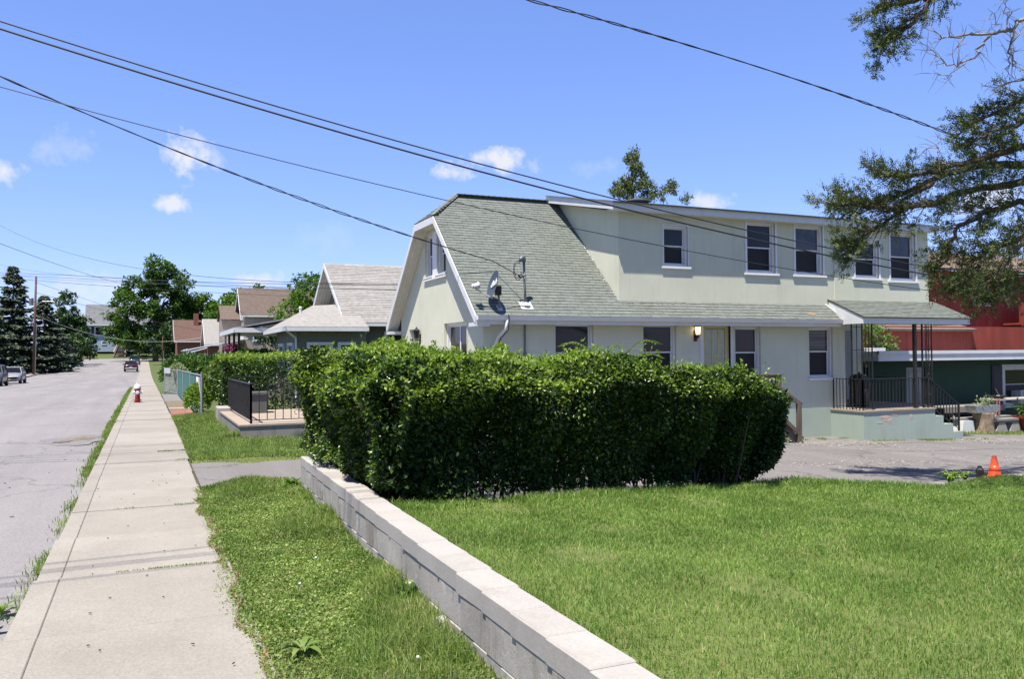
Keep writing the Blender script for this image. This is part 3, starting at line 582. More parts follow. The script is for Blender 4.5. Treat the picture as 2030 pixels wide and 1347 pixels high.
def shingle_field(m, single, o, ux, us, un, rows, expo, xr, tabw, rnd, t=.009, lap=.045):
    """o eave origin; ux along the eave, us up the slope, un normal; xr(row s) -> (x0, x1). Appends tab boxes (to m or single list)."""
    for r in range(rows):
        s0 = r*expo; x0, x1 = xr(s0 + expo*.5)
        if x1 - x0 < .03: continue
        x = x0 - ((r % 2)*tabw/2 + rnd.uniform(0,.03)); 
        while x < x1 - .01:
            a = max(x + .004, x0); b = min(x + tabw - .004, x1); x += tabw
            if b - a < .03: continue
            jt = rnd.uniform(0, .004); js = rnd.uniform(-.006,.006)
            yield (a, b, s0+js, s0+expo+lap, t+jt)
def tab_mesh(o, ux, us, un, a, b, s0, s1, t, org):
    P = lambda x, s, n: tuple(o + ux*x + us*s + un*n - org)
    t *= 1.35
    return [P(a,s0,-.0),P(b,s0,-.0),P(b,s1,-.002),P(a,s1,-.002),P(a,s0,t),P(b,s0,t),P(b,s1,.001),P(a,s1,.001)], [(4,5,6,7),(0,1,5,4),(1,2,6,5),(3,0,4,7)]
def text_mesh(body, size, name, mat, parent, Mx, shear=0., extrude=.002):
    cu = bpy.data.curves.new(name, 'FONT'); cu.body = body; cu.size = size; cu.align_x = 'CENTER'; cu.align_y = 'CENTER'; cu.extrude = extrude; cu.shear = shear; cu.offset = size*.02
    t = bpy.data.objects.new('tmp', cu); COL.objects.link(t); dg = bpy.context.evaluated_depsgraph_get(); me = bpy.data.meshes.new_from_object(t.evaluated_get(dg)); bpy.data.objects.remove(t)
    me.transform(Mx); me.name = name; me.materials.clear(); return link(name, me, mat, parent)
# ------------------------------------------------------------------ the pale green house
H = empty('stucco_house', (12, 18, -.5), 'pale green stucco house with green shingle roof and long dormer', 'house')
XW, XR2, YF, YB, YM = 6.65, 20.08, 16.62, 22.84, 19.73
YE, ZE, ZRG, XRK = 16.20, 2.50, 5.70, 6.35
SL = (ZRG-ZE)/(YM-YE); ZC = 5.03; YC = YE + (ZC-ZE)/SL                        # main slope, jerkinhead height
fF = lambda u, z, d: (u, YF + d, z)                                             # front wall (faces the lawn)
fG = lambda u, z, d: (XW + d, -u, z)                                            # street gable, u = -y so that faces wind outward
FW = [(8.38,9.36,.95,2.36),(10.70,11.62,.95,2.36),(13.37,14.16,.95,2.31),(15.74,16.55,.98,2.30)]
DOOR = (12.40,13.22,.30,2.40)
m = MB(); wall_holes(m, fF, XW, 16.97, .20, lambda u: 2.78, FW + [DOOR], .16); 
m.poly([(16.97,YF,.2),(16.97,YF+2.4,.2),(16.97,YF+2.4,2.78),(16.97,YF,2.78)])
m.poly([(16.97,YF+2.4,.2),(XR2,YF+2.4,.2),(XR2,YF+2.4,2.9),(16.97,YF+2.4,2.9)]); m.poly([(XR2,YF+2.4,.2),(XR2,YB,.2),(XR2,YB,3),(XR2,YF+2.4,3)]); m.poly([(XR2,YB,.2),(XW,YB,.2),(XW,YB,3),(XR2,YB,3)])
def gtop(u): return min(ZE-.06 + (YM - abs(-u - YM) - YE)*SL, ZC + .0)
GW = [(-20.60,-19.98,3.66,4.74),(-19.62,-19.0,3.66,4.70),(-19.16,-17.62,.9,2.42),(-22.05,-21.2,.3,2.36)]
wall_holes(m, fG, -YB, -YF, .20, gtop, GW, .18, cuts=(-YC,-(2*YM-YC),-YM))
m.build('wall', M['stucco'], H)
m = MB(); m.box(XW-.03, 16.97, YF-.03, YF+.12, -1.0, .2); m.box(XW-.028, XW+.12, YF+.12, YB, -1.0, .2); m.build('foundation', M['mint'], H)
# upper storey (long shed dormer)
UW = [(11.28,11.98,3.74,4.72),(13.76,14.66,3.66,4.95),(15.32,16.24,3.66,4.95),(17.34,18.20,3.64,4.66),(18.63,19.58,3.60,4.92)]
XD = 10.05; ZS = 4.985
m = MB(); wall_holes(m, fF, XD, 16.62, 2.72, lambda u: ZS, UW[:3], .12); fF2 = lambda u, z, d: (u, YF-.028 + d, z)
wall_holes(m, fF2, 16.62, XR2, 2.72, lambda u: ZS, UW[3:], .12); m.poly([(16.62,YF-.028,2.72),(16.62,YF,2.72),(16.62,YF,ZS),(16.62,YF-.028,ZS)][::-1])
def zdr(y): return ZS + (y-16.35)*.215
m.poly([(XD,YM,2.7),(XD,YF,2.7),(XD,YF,ZS),(XD,YM,zdr(YM)-.03)]); m.poly([(XR2,YF-.028,2.72),(XR2,YB,2.72),(XR2,YB,zdr(YM)),(XR2,YF-.028,ZS)])
m.build('upper_wall', M['stucco'], H)
m = MB(); m.poly([(16.97,YF,2.725),(XR2,YF,2.725),(XR2,YF+2.4,2.725),(16.97,YF+2.4,2.725)][::-1]); m.build('porch_ceiling', M['soffit'], H)
# windows
for i, w in enumerate(UW):
    window(H, fF if i < 3 else fF2, *w, rec=.09, cas=.055, mid=.5, trim=(.02 if i == 0 else .05), glass='skyglass' if i in (2, 4) else 'glass')
for i, w in enumerate(FW): window(H, fF, *w, rec=.12, cas=.045, mid=.52, sill=True, glass='blind' if i == 3 else 'glass')
window(H, fG, *GW[0], rec=.10, cas=.05, mid=.5); window(H, fG, *GW[1], rec=.10, cas=.05, mid=.5)
m = MB(); boxm(m, fG, -19.97, -19.63, 3.62, 4.76, -.02, .0); boxm(m, fG, -20.66, -18.94, 3.56, 3.62, -.05, .0); m.build('window_trim', M['vinyl'], H)
window(H, fG, *GW[2], rec=.13, cas=.06, mull=(.5,), glass='glass', mid=.45)
# cream door with nine panes and a white frame
m = MB()
for (a, b, c, d) in ((DOOR[0]-.09,DOOR[0],.3,DOOR[3]+.09),(DOOR[1],DOOR[1]+.07,.3,DOOR[3]+.09),(DOOR[0],DOOR[1],DOOR[3],DOOR[3]+.09)): boxm(m, fF, a, b, c, d, -.025, .13)
df = m.build('door_frame', M['white'], H)
m = MB(); a, b = DOOR[0]+.004, DOOR[1]-.004
for (p, q, c, d) in ((a,a+.11,.3,2.37),(b-.11,b,.3,2.37),(a+.11,b-.11,2.25,2.37),(a+.11,b-.11,.3,1.25)): boxm(m, fF, p, q, c, d, .06, .10)
pw = (b-a-.22)/3
for k in (1, 2): boxm(m, fF, a+.11+pw*k-.011, a+.11+pw*k+.011, 1.25, 2.25, .066, .096); boxm(m, fF, a+.11, b-.11, 1.25+k/3-.011, 1.25+k/3+.011, .064, .098)
door = m.build('door', M['doorcream'], H)
for r in range(3):
    for c in range(3):
        m = MB(); boxm(m, fF, a+.11+pw*c+.012, a+.11+pw*(c+1)-.012, 1.25+r/3+.012, 1.25+(r+1)/3-.012, .078, .084); m.build('pane', M['curtain'], door)
m = MB(); m.lathe([(.0,0),(.03,.0),(.035,.03),(.02,.05),(0,.055)], 10, (a+.06, YF+.055, 1.15), Matrix.Rotation(R(90),3,'X')); m.build('door_knob', M['copper'], door)
m = MB(); boxm(m, fG, -22.04, -21.21, .31, 2.35, .10, .14); m.build('side_door', M['white'], H)
# porch-recess door and window on the back wall of the recess
fR = lambda u, z, d: (u, YF+2.4 + d, z)
window(H, fR, 17.3, 18.1, .95, 2.25, rec=-.03, cas=.06, sill=True)
m = MB(); boxm(m, fR, 18.8, 19.7, .2, 2.3, -.04, .0); m.build('porch_door', M['doorgrey'], H)
# ---- roof: slabs, shingles
def roofpt(x, y): return Vector((x, y, ZE + (y-YE)*SL))
B2 = 2*YM - YE
m = MB()
A = [roofpt(XRK,YE), roofpt(10.07,YE), roofpt(10.07,YM), Vector((7.20,YM,ZRG)), Vector((XRK,YC,ZC))]; m.slab(A, .05)
m.slab([roofpt(10.07,YE), roofpt(16.42,YE), roofpt(16.42,YF+.04), roofpt(10.07,YF+.04)], .05)
Bk = [(XRK,B2,ZE),(XRK,2*YM-YC,ZC),(7.20,YM,ZRG),(10.07,YM,ZRG),(10.07,B2,ZE)]; m.slab(Bk, .05)
m.slab([Vector((XRK,YC,ZC)), Vector((7.20,YM,ZRG)), Vector((XRK,2*YM-YC,ZC))], .045)
m.slab([(9.70,16.25,ZS+.145),(XR2+.16,16.25,ZS+.145),(XR2+.16,YM,zdr(YM)+.16),(9.70,YM,zdr(YM)+.16)], .022)
m.slab([(9.76,YM,zdr(YM)+.16),(XR2+.12,YM,zdr(YM)+.16),(XR2+.12,B2,2.9),(9.76,B2,2.9)], .04)
roof = m.build('roof', M['shingle'], H)
us = Vector((0, 1, SL)).normalized(); un = Vector((0, -SL, 1)).normalized(); ux = Vector((1,0,0)); o = Vector((0, YE-.025, ZE-.025*SL))
slen = (YM-YE)/us.y; rnd = random.Random(4); hipk = (7.20-XRK)/(YM-YC)
def xr_main(s):
    y = YE + s*us.y; x0 = XRK-.012 if y < YC else XRK + (y-YC)*hipk
    return (x0, 10.04 if y > YF+.02 else 16.40)
tabs = list(shingle_field(None, None, o, ux, us, un, int(slen/.106), .106, xr_main, .27, rnd))
org = ORG[H]; base = None; stuff = MB(); nsing = 0
for (a, b, s0, s1, t) in tabs:
    if nsing < 298 and b-a > .255:
        if base is None:
            base = bpy.data.meshes.new('shingle'); v, f = tab_mesh(Vector((0,0,0)), ux, us, un, -.131, .131, 0, .150, .0115, Vector((0,0,0))); base.from_pydata(v, [], f); base.materials.append(M['shingle']); base.materials.append(M['butt']); base.polygons[1].material_index = 1
        so = link('shingle', base, None, roof, o + ux*((a+b)/2) + us*s0 - org + un*.001); nsing += 1
    else:
        v, f = tab_mesh(o, ux, us, un, a, b, s0, s1, t, Vector((0,0,0))); stuff.add(v, f)
# hip (jerkinhead) face, seen edge-on, and ridge caps
hs = Vector((7.20-XRK, 0, ZRG-ZC)).normalized(); hn = Vector((-(ZRG-ZC), 0, 7.20-XRK)).normalized(); hy = Vector((0,-1,0))
for (a, b, s0, s1, t) in shingle_field(None, None, None, None, None, None, 10, .11, lambda s: (-.82*(1-s/1.1)-.02, .82*(1-s/1.1)+.02), .305, rnd):
    v, f = tab_mesh(Vector((XRK-.02,YM,ZC-.012)), hy, hs, hn, a, b, s0, s1, t, Vector((0,0,0))); stuff.add(v, f)
caps = MB(); p0 = Vector((XRK-.01,YC,ZC+.0)); p1 = Vector((7.20,YM,ZRG)); 
for k in range(8):
    a = p0.lerp(p1, k/8) + Vector((0,0,.012)); b = p0.lerp(p1, (k+1.25)/8) + Vector((0,0,.006)); caps.bar(a, b, .17, .012, up=(-.35,-.35,1))
for k in range(18):
    a = Vector((7.2+k*.16, YM, ZRG+.018)); caps.bar(a, a+Vector((.2,0,-.004)), .26, .014)
caps.build('ridge_caps', M['shingle'], roof, kind='stuff')
# porch roof tabs
PX0, PX1, PYE, PZE, PZT = 16.42, 20.22, 15.48, 2.55, 3.04
ps = Vector((0, YF-PYE, PZT-PZE)).normalized(); pn = Vector((0, -ps.z, ps.y)); po = Vector((0, PYE-.08, PZE-.034))
for (a, b, s0, s1, t) in shingle_field(None, None, None, None, None, None, 12, .1065, lambda s: (PX0-.045, PX1+.045), .305, rnd):
    v, f = tab_mesh(po, ux, ps, pn, a, b, s0, s1, t, Vector((0,0,0))); stuff.add(v, f)
so = stuff.build('shingles', M['shingle'], roof, kind='stuff'); so.data.materials.append(M['butt'])
for p in so.data.polygons:
    n_ = p.normal
    if n_.y < -.55 and n_.z < .35 or (n_.z < .2 and n_.x < -.6): p.material_index = 1
m = MB(); blob(m, 0, 0, .13, .05, 0, j=.4); rot = Matrix((ux, us, un)).transposed(); c = roofpt(15.55, 16.34) + un*.017
m.v = [tuple(rot @ Vector(v) + c) for v in m.v]; m.build('rust_stain', M['rust'], roof)
m = MB()
for k in range(22):                                                         # crumbs of old caulk and paint along the dormer foot
    x = 10.0 + abs(rnd.gauss(0, 1.6)); c = roofpt(min(x, 16.2), YF-.03 - rnd.uniform(0,.05)) + un*.02; m.bar(c, c+Vector((rnd.uniform(.02,.09),0,0)), .015, .008)
for k in range(26):
    y = rnd.uniform(YF, 18.3); c = roofpt(XD-.02-abs(rnd.gauss(0,.03)), y) + un*.02; m.bar(c, c+us*rnd.uniform(.02,.07), .012, .008)
for k in range(12):
    c = roofpt(XD-.1-abs(rnd.gauss(0,.2)), rnd.uniform(16.45, 16.95)) + un*.02; m.bar(c, c+Vector((rnd.uniform(.01,.04),0,0)), .012, .008)
m.build('flashing', M['ltgrey'], roof)
m = MB(); m.slab([(PX0-.04,PYE-.07,PZE-.03),(PX1+.04,PYE-.07,PZE-.03),(PX1+.04,YF,PZT),(PX0-.04,YF,PZT)], .022); m.build('porch_roof', M['shingle'], H)
# ---- fascias, rakes, soffits, gutter
m = MB(); T = .03
for sgn in (1, -1):
    yy = lambda y: y if sgn == 1 else 2*YM - y
    p = [(yy(YE),ZE-.03),(yy(YC),ZC-.03),(yy(YC),ZC-.20),(yy(YE+.02),ZE-.22)]
    m.prism(p, 'x', XRK-.03, XRK)
m.prism([(YC,ZC-.03),(2*YM-YC,ZC-.03),(2*YM-YC,ZC-.20),(YC,ZC-.20)], 'x', XRK-.034, XRK-.004)
for (y0, y1) in ((YE-.0, YF-.0), (YB+0., B2)): m.box(XRK-.03, XW-.004, y0+.002, y1-.004, ZE-.24, ZE-.16)
m.box(XRK, 16.42, YE-.002, YE+.024, ZE-.20, ZE-.05)
m.build('rake_board', M['white'], H)
m = MB()                                                                       # tongue-and-groove soffit under the rakes
nb = 4
for sgn in (1, -1):
    for k in range(nb):
        x0 = XRK + k*(XW-XRK)/nb + .003; x1 = XRK + (k+1)*(XW-XRK)/nb - .003
        a, b = YE+.03, YC; pts = [(a, ZE-.05-.09), (b, ZC-.05-.09)]
        (ya, za), (yb, zb) = pts
        if sgn == -1: ya, yb = 2*YM-ya, 2*YM-yb
        m.add([(x0,ya,za),(x1,ya,za),(x1,yb,zb),(x0,yb,zb),(x0,ya,za-.012),(x1,ya,za-.012),(x1,yb,zb-.012),(x0,yb,zb-.012)], [(0,1,2,3),(7,6,5,4),(0,4,5,1),(1,5,6,2),(2,6,7,3),(3,7,4,0)])
for k in range(nb): m.box(XRK+k*.075+.003, XRK+(k+1)*.075-.003, YC+.002, 2*YM-YC-.002, ZC-.17, ZC-.155)
for k in range(4): m.box(XW-.002, 16.9, YE+.028+k*.1, YE+.122+k*.1, ZE-.085, ZE-.072)
m.build('soffit', M['soffit'], H)
m = MB(); gp = [(YE-.005,ZE-.02),(YE-.005,ZE-.115),(YE-.07,ZE-.115),(YE-.105,ZE-.06),(YE-.115,ZE-.02),(YE-.105,ZE-.02),(YE-.097,ZE-.058),(YE-.064,ZE-.105),(YE-.016,ZE-.105),(YE-.016,ZE-.02)]
m.prism(gp, 'x', XRK-.02, 16.46); m.box(XRK-.022, XRK-.012, YE-.11, YE-.006, ZE-.112, ZE-.022); gut = m.build('gutter', M['vinyl'], H)
m = MB(); m.tube([(7.0,YE-.06,ZE-.1),(6.99,YE-.05,ZE-.3),(6.95,YF-.16,ZE-.45),(6.90,YF-.06,ZE-.62),(6.89,YF-.055,-.55)], .036, 8); m.build('downspout', M['vinyl'], H, True)
m = MB(); m.tube([(7.02,YE-.115,ZE+.0),(7.03,YE-.125,ZE-.1),(7.02,YE-.10,ZE-.32),(6.97,YF-.21,ZE-.5),(6.95,YF-.11,ZE-.68),(6.955,YF-.105,.8)], .011, 6); m.build('coax_cable', M['wire'], H)
m = MB(); m.tube([(7.63,YF-.03,2.3),(7.63,YF-.03,.4)], .022, 8); m.box(7.60,7.66,YF-.06,YF-.0,1.62,1.70); m.build('conduit', M['greymetal'], H)
m = MB()                                                                        # dormer fascia, barge and small soffit
segs = [9.76, 12.2, 14.9, 17.6, XR2+.12]
for k, (a, b) in enumerate(zip(segs, segs[1:])): m.box(a+.002, b-.002, 16.33, 16.352, ZS-.04+.004*(k%2), ZS+.115)
m.box(9.76, XR2+.12, 16.335, 16.353, ZS+.116, ZS+.135)
m.add([(9.735,16.33,ZS-.04),(9.76,16.33,ZS-.04),(9.76,YM,zdr(YM)-.04),(9.735,YM,zdr(YM)-.04),(9.735,16.33,ZS+.155),(9.76,16.33,ZS+.155),(9.76,YM,zdr(YM)+.155),(9.735,YM,zdr(YM)+.155)], [(3,2,1,0),(4,5,6,7),(0,1,5,4),(1,2,6,5),(2,3,7,6),(3,0,4,7)])
m.build('fascia', M['white'], H)
m = MB(); m.box(9.762, XR2+.1, 16.354, YF+.02, ZS-.02, ZS-.005); m.add([(9.762,YF,ZS-.015),(XD+.02,YF,ZS-.015),(XD+.02,YM,zdr(YM)-.03),(9.762,YM,zdr(YM)-.03)], [(0,1,2,3)]); m.build('eave_soffit', M['soffit'], H)
m = MB(); m.box(PX0,PX1,PYE-.024,PYE-.002,PZE-.19,PZE-.02)
for x in (PX0-.024, PX1+.002): m.add([(x,PYE-.024,PZE-.19),(x+.022,PYE-.024,PZE-.19),(x+.022,YF-.03,PZE-.19),(x,YF-.03,PZE-.19),(x,PYE-.024,PZE-.02),(x+.022,PYE-.024,PZE-.02),(x+.022,YF-.03,PZT-.06),(x,YF-.03,PZT-.06)], [(3,2,1,0),(4,5,6,7),(0,1,5,4),(1,2,6,5),(2,3,7,6),(3,0,4,7)])
m.box(PX0-.03, PX0+.0, YE-.11, PYE+.6, PZE-.2, PZE-.19); m.build('porch_fascia', M['white'], H)
m = MB(); m.box(PX0+.002,PX1-.002,PYE,YF-.03,PZE-.17,PZE-.155); m.build('porch_soffit', M['soffit'], H)
m = MB(); m.bar(roofpt(16.42,YF)+un*.03, roofpt(16.42,YE)+un*.03, .03, .05); m.bar(roofpt(16.30,YF)+un*.03, roofpt(16.52,YE-.08)+un*.03, .035, .03); m.build('valley_flashing', M['white'], H)
# ---- entrance stoop with steps
m = MB(); SX0, SX1, SY = 16.42, 18.92, 15.50
m.box(SX0,SX1,SY,YF+2.4,-1.1,.13)
for k, (x, z) in enumerate(((19.23,-.05),(19.59,-.27),(19.96,-.49))): m.box(SX1 if k == 0 else (19.23,19.59)[k-1], x, SY, YF+.3, -1.1, z)
stoop = m.build('stoop', M['mint'], H)
m = MB(); m.box(SX0-.025,SX1+.02,SY-.025,YF-.03,.13,.172); m.box(SX0+.6,XR2,YF-.03,YF+2.4,.13,.17); m.build('deck', M['terrtop'], stoop)
m = MB()
for (x, z, rx, rz) in ((17.15,-.02,.16,.09),(17.28,-.10,.08,.07),(17.5,.05,.12,.05),(18.05,-.03,.06,.07),(16.95,-.15,.1,.02),(17.7,.08,.09,.03)):
    mm = MB(); blob(mm, 0, 0, rx, rz, 0, 14, .45); m = MB(); m.add([(v[0]+x, SY-.002-v[2], v[1]+z) for v in mm.v], [f[::-1] for f in mm.f]); m.build('peeled_patch', M['peel'], stoop)
rail = MB(); 
def balusters(p, q, n, zb, zt, parent, r=.008):
    for k in range(n+1):
        t = k/n; x, y = p[0]+(q[0]-p[0])*t, p[1]+(q[1]-p[1])*t; b = zb[0]+(zb[1]-zb[0])*t; tt = zt[0]+(zt[1]-zt[0])*t
        mm = MB(); w = r if 0 < k < n else r*1.7; mm.box(x-w,x+w,y-w,y+w,b,tt); mm.build('baluster', M['black'], parent)
c0, c1, c2, c3 = (16.50,YF-.05), (16.50,15.60), (18.80,15.60), (19.93,15.60)
for p, q, za, zb in ((c0,c1,.96,.96),(c1,c2,.96,.96),(c2,c3,.96,.22)): rail.bar((*p,za),(*q,zb),.035,.02)
for p, q, za, zb in ((c0,c1,.25,.25),(c1,c2,.25,.25),(c2,c3,.25,-.44)): rail.bar((*p,za),(*q,zb),.02,.012)
rl = rail.build('railing', M['black'], H)
balusters(c0, c1, 9, (.172,.172), (.95,.95), rl); balusters(c1, c2, 20, (.25,.25), (.95,.95), rl); balusters(c2, c3, 10, (.25,-.44), (.95,.21), rl)
m = MB(); m.box(c3[0]-.02,c3[0]+.02,c3[1]-.02,c3[1]+.02,-.72,.24); m.box(c2[0]-.02,c2[0]+.02,c2[1]-.02,c2[1]+.02,.17,.97); m.build('rail_post', M['black'], rl)
rb = MB(); rb.bar((18.9,YF-.1,.94),(18.9,YF+1.2,.94),.03,.02); rb.bar((18.9,YF-.1,.26),(18.9,YF+1.2,.26),.02,.012); rbo = rb.build('railing', M['black'], H)
balusters((18.9,YF-.1), (18.9,YF+1.2), 8, (.26,.26), (.93,.93), rbo)
for (px, py, dx_, dy_) in ((16.52,15.62,.34,.34),(18.98,15.62,-.34,.3)):                   # ornamental iron posts: bars in an L with scroll ties
    m = MB()
    for (a, b) in ((0,0),(dx_,0),(0,dy_)): m.box(px+a-.013,px+a+.013,py+b-.013,py+b+.013,.172,PZE-.16)
    for (a, b) in ((dx_*.33,0),(dx_*.66,0),(0,dy_*.5)): m.box(px+a-.007,px+a+.007,py+b-.007,py+b+.007,.3,PZE-.18)
    for z in (.32, 1.7, 2.28): m.bar((px,py,z),(px+dx_,py,z),.014,.014); m.bar((px,py,z),(px,py+dy_,z),.014,.014)
    for k in range(5): 
        z = .6+k*.38; m.tube([(px+dx_*(.33+.16*math.cos(t)), py, z+.05*math.sin(t)*2) for t in np.linspace(0,2*PI,9)], .006, 4)
    m.build('porch_post', M['black'], H)
m = MB(); m.box(18.30,18.38,15.57,15.64,.172,PZE-.17); m.build('support_post', M['black'], H)
# ---- wall lantern by the cream door, and the small one at the side door
def lantern(fm, u, z, lit):
    c = Vector(fm(u, z, -.11)); m = MB(); m.lathe([(.0,.30),(.02,.27),(.03,.245),(.095,.20),(.105,.185),(.09,.18)], 6, c); m.lathe([(.06,-.03),(.075,-.01),(.06,.0)], 6, c); m.lathe([(0,-.10),(.02,-.08),(.055,-.035)], 6, c)
    for k in range(6):
        t = 2*PI*k/6; m.bar(c+Vector((.06*math.cos(t),.06*math.sin(t),0)), c+Vector((.09*math.cos(t),.09*math.sin(t),.19)), .008)
    m.bar(c+Vector((0,0,-.06)), Vector(fm(u, z-.06, -.01)), .02); p = Vector(fm(u, z, -.01)); boxm(m, fm, u-.045, u+.045, z-.16, z+.1, -.022, -.002)
    lo = m.build('lantern', M['copper' if lit else 'black'], H, False)
    m = MB(); m.lathe([(.052,0),(.08,.185)], 6, c); m.build('lantern_glass', M['lampglow'] if lit else M['screen'], lo)
lantern(fF, 12.17, 2.10, True); lantern(fG, -21.05, 2.12, False)
m = MB(); m.lathe([(.22,0),(.34,.04),(.34,.07),(.12,.12),(0,.13)], 14, (11.2,17.6,zdr(17.6)+.13)); m.build('roof_vent', M['greymetal'], H)
# ------------------------------------------------------------------ satellite dish and service mast on the roof
D = empty('satellite_dish', (6.93, 16.36, 2.66), 'grey satellite dish with white arm on the green roof corner', 'satellite dish')
dc = Vector((6.80, 16.30, 3.14)); dn = Vector((-.96, .03, .27)).normalized(); du = Vector((0,0,1)); du = (du - dn*du.dot(dn)).normalized(); dv = du.cross(dn).normalized()
m = MB(); prof = [(.0,-.0),(.08,.004),(.16,.016),(.22,.032),(.262,.048),(.268,.05)]; n = 28; DM = Matrix((dv, du*1.16, dn)).transposed()
front = [(r, z) for r, z in prof]; vs = []
for (r, z) in front: vs += [DM @ Vector((r*math.cos(2*PI*k/n), r*math.sin(2*PI*k/n), z)) + dc for k in range(n)]
for (r, z) in front: vs += [DM @ Vector((r*math.cos(2*PI*k/n), r*math.sin(2*PI*k/n), z-.008)) + dc for k in range(n)]
R_ = len(front); fs = []
for i in range(R_-1):
    for k in range(n): a = i*n+k; b = i*n+(k+1)%n; fs.append((a,b,b+n,a+n)); o2 = R_*n; fs.append((a+o2,a+n+o2,b+n+o2,b+o2))
for k in range(n): a = (R_-1)*n+k; b = (R_-1)*n+(k+1)%n; fs.append((a, b, b+R_*n, a+R_*n))
m.add(vs, fs); dish = m.build('reflector', M['dish'], D, True)
TM = Matrix.Translation(dc - ORG[D] + dn*.028 + du*.03) @ Matrix((dv, du, dn)).transposed().to_4x4() @ Matrix.Rotation(R(14), 4, 'Z')
text_mesh('dish', .20, 'lettering', M['letter'], dish, TM, .15)
m = MB(); low = dc - du*.29 - dn*.03; lnb = dc + dn*.40 - du*.20
m.bar(low, lnb, .035, .03); m.build('arm', M['ltgrey'], D)
m = MB(); ld = (dc - lnb).normalized(); LM = ld.to_track_quat('Z','Y').to_matrix(); m.lathe([(.0,-.09),(.05,-.085),(.055,.02),(.075,.05),(.075,.065),(0,.065)], 12, lnb+du*.06, LM); m.lathe([(.0,-.07),(.04,-.065),(.05,.03),(0,.035)], 10, lnb+du*.05+dv*.09, LM); m.build('receiver', M['ltgrey'], D, True)
m = MB(); m.box(dc.x+.02,dc.x+.13,dc.y-.06,dc.y+.06,dc.z-.22,dc.z-.02); m.build('bracket', M['black'], D)
foot = roofpt(6.93,16.36)+un*.012
m = MB(); m.tube([dc+Vector((.08,0,-.12)), dc+Vector((.10,.02,-.3)), foot+Vector((0,0,.06)), foot], .024, 8); m.build('mast', M['greymetal'], D, True)
m = MB(); m.bar(foot-us*.09, foot+us*.09, .12, .01, up=un); m.build('foot_plate', M['ltgrey'], D)
SM = empty('service_mast', roofpt(7.58,16.46), 'grey electrical service mast with weatherhead standing on green roof', 'service mast')
mb_ = roofpt(7.585,16.44); top = Vector((7.555,16.45,3.68))
m = MB(); m.tube([mb_ - Vector((0,0,.1)), top], .027, 10); m.build('pipe', M['greymetal'], SM, True)
m = MB(); m.tube([top-Vector((0,0,.02)), top+Vector((0,0,.05)), top+Vector((-.03,-.02,.085)), top+Vector((-.085,-.04,.06)), top+Vector((-.10,-.05,.0))], [.04,.045,.055,.055,.04], 10); m.build('weatherhead', M['greymetal'], SM, True)
m = MB(); m.lathe([(.11,0),(.08,.02),(.035,.07),(.03,.075)], 12, mb_ + un*.0, None); m.bar(mb_-us*.13+un*.012, mb_+us*.13+un*.012, .28, .01, up=un); m.build('flashing_boot', M['white'], SM)
m = MB(); cl_ = top - Vector((0,0,.30)); m.tube([cl_+Vector((-.05,-.02,0)), cl_+Vector((.06,.02,0))], .012, 6); m.lathe([(.03,-.02),(.035,.0),(.03,.02)], 10, cl_); ATT = cl_ + Vector((-.16,-.05,-.0)); m.build('clamp', M['galv'], SM)
m = MB()
for k, (rx, rz) in enumerate(((.13,.21),(.10,.17))):
    pts = []
    for t in np.linspace(.35, 1.95*PI, 16): pts.append(top + Vector((-.17 + rx*math.cos(t)*.8, -.05, -.20 + rz*math.sin(t))))
    m = MB(); m.tube([top+Vector((-.10,-.05,.0))] + pts[2:], .007, 5); m.build('service_cable', M['wire'], SM)
m = MB(); m.tube([ATT, ATT+Vector((.05,0,-.06)), cl_+Vector((-.02,-.03,-.02))], .02, 6); m.build('splice', M['wire'], SM); m = MB(); m.tube([mb_+Vector((-.1,-.05,-.02)), mb_+Vector((-.17,-.05,.06)), mb_+Vector((-.12,-.06,.12)), mb_+Vector((-.03,-.05,.1))], .006, 5); m.build('ground_wire', M['wire'], SM); m = MB(); m.tube([mb_+Vector((-.1,-.06,-.05))]+[roofpt(7.45-k*.09, 16.42-k*.018)+un*.02 for k in range(5)], .006, 5); m.build('coax_cable', M['wire'], SM)
# ------------------------------------------------------------------ wooden steps behind the hedge
ST = empty('wooden_stairs', (13.4, 15.4, -.5), 'weathered brown wooden steps with railing beside the pale green house', 'stairs')
bw = M['brownwood']
m = MB(); 
for k in range(6): m.box(12.35,13.62,15.42+k*.20,15.60+k*.20,.17,.205)
m.build('landing', bw, ST)
m = MB(); m.box(12.35,13.62,15.385,15.418,.03,.17); m.build('rim_joist', bw, ST)
for (x, y, z0, z1) in ((13.60,15.36,-.55,1.12),(12.4,15.36,-.55,1.1),(14.20,15.36,-.62,.42),(13.60,16.5,.2,1.1)):
    m = MB(); m.box(x-.05,x+.05,y-.045,y+.045,z0,z1); m.build('post', bw, ST)
for (p, q) in (((12.4,15.36,1.06),(13.66,15.36,1.08)),((12.4,15.36,.32),(13.6,15.36,.32)),((13.62,15.36,.80),(14.28,15.36,.40)),((13.62,15.36,.18),(14.22,15.36,-.30))):
    m = MB(); m.bar(p, q, .05, .09); m.build('rail', bw, ST)
m = MB(); m.box(12.35,13.70,15.29,15.43,1.122,1.15); m.build('rail_cap', bw, ST)
for k in range(9):
    m = MB(); x = 12.52+k*.125; m.box(x-.018,x+.018,15.34,15.38,.36,1.02); m.build('baluster', bw, ST)
for k in range(3):
    m = MB(); m.box(13.64+k*.25,13.90+k*.25,15.42,16.5,-.02-k*.19,.015-k*.19); m.build('tread', bw, ST)
for y in (15.40, 16.5):
    m = MB(); m.prism([(13.62,.15),(13.62,-.1),(14.25,-.62),(14.38,-.62),(14.38,-.5)], 'y', y, y+.04); m.build('stringer', bw, ST)
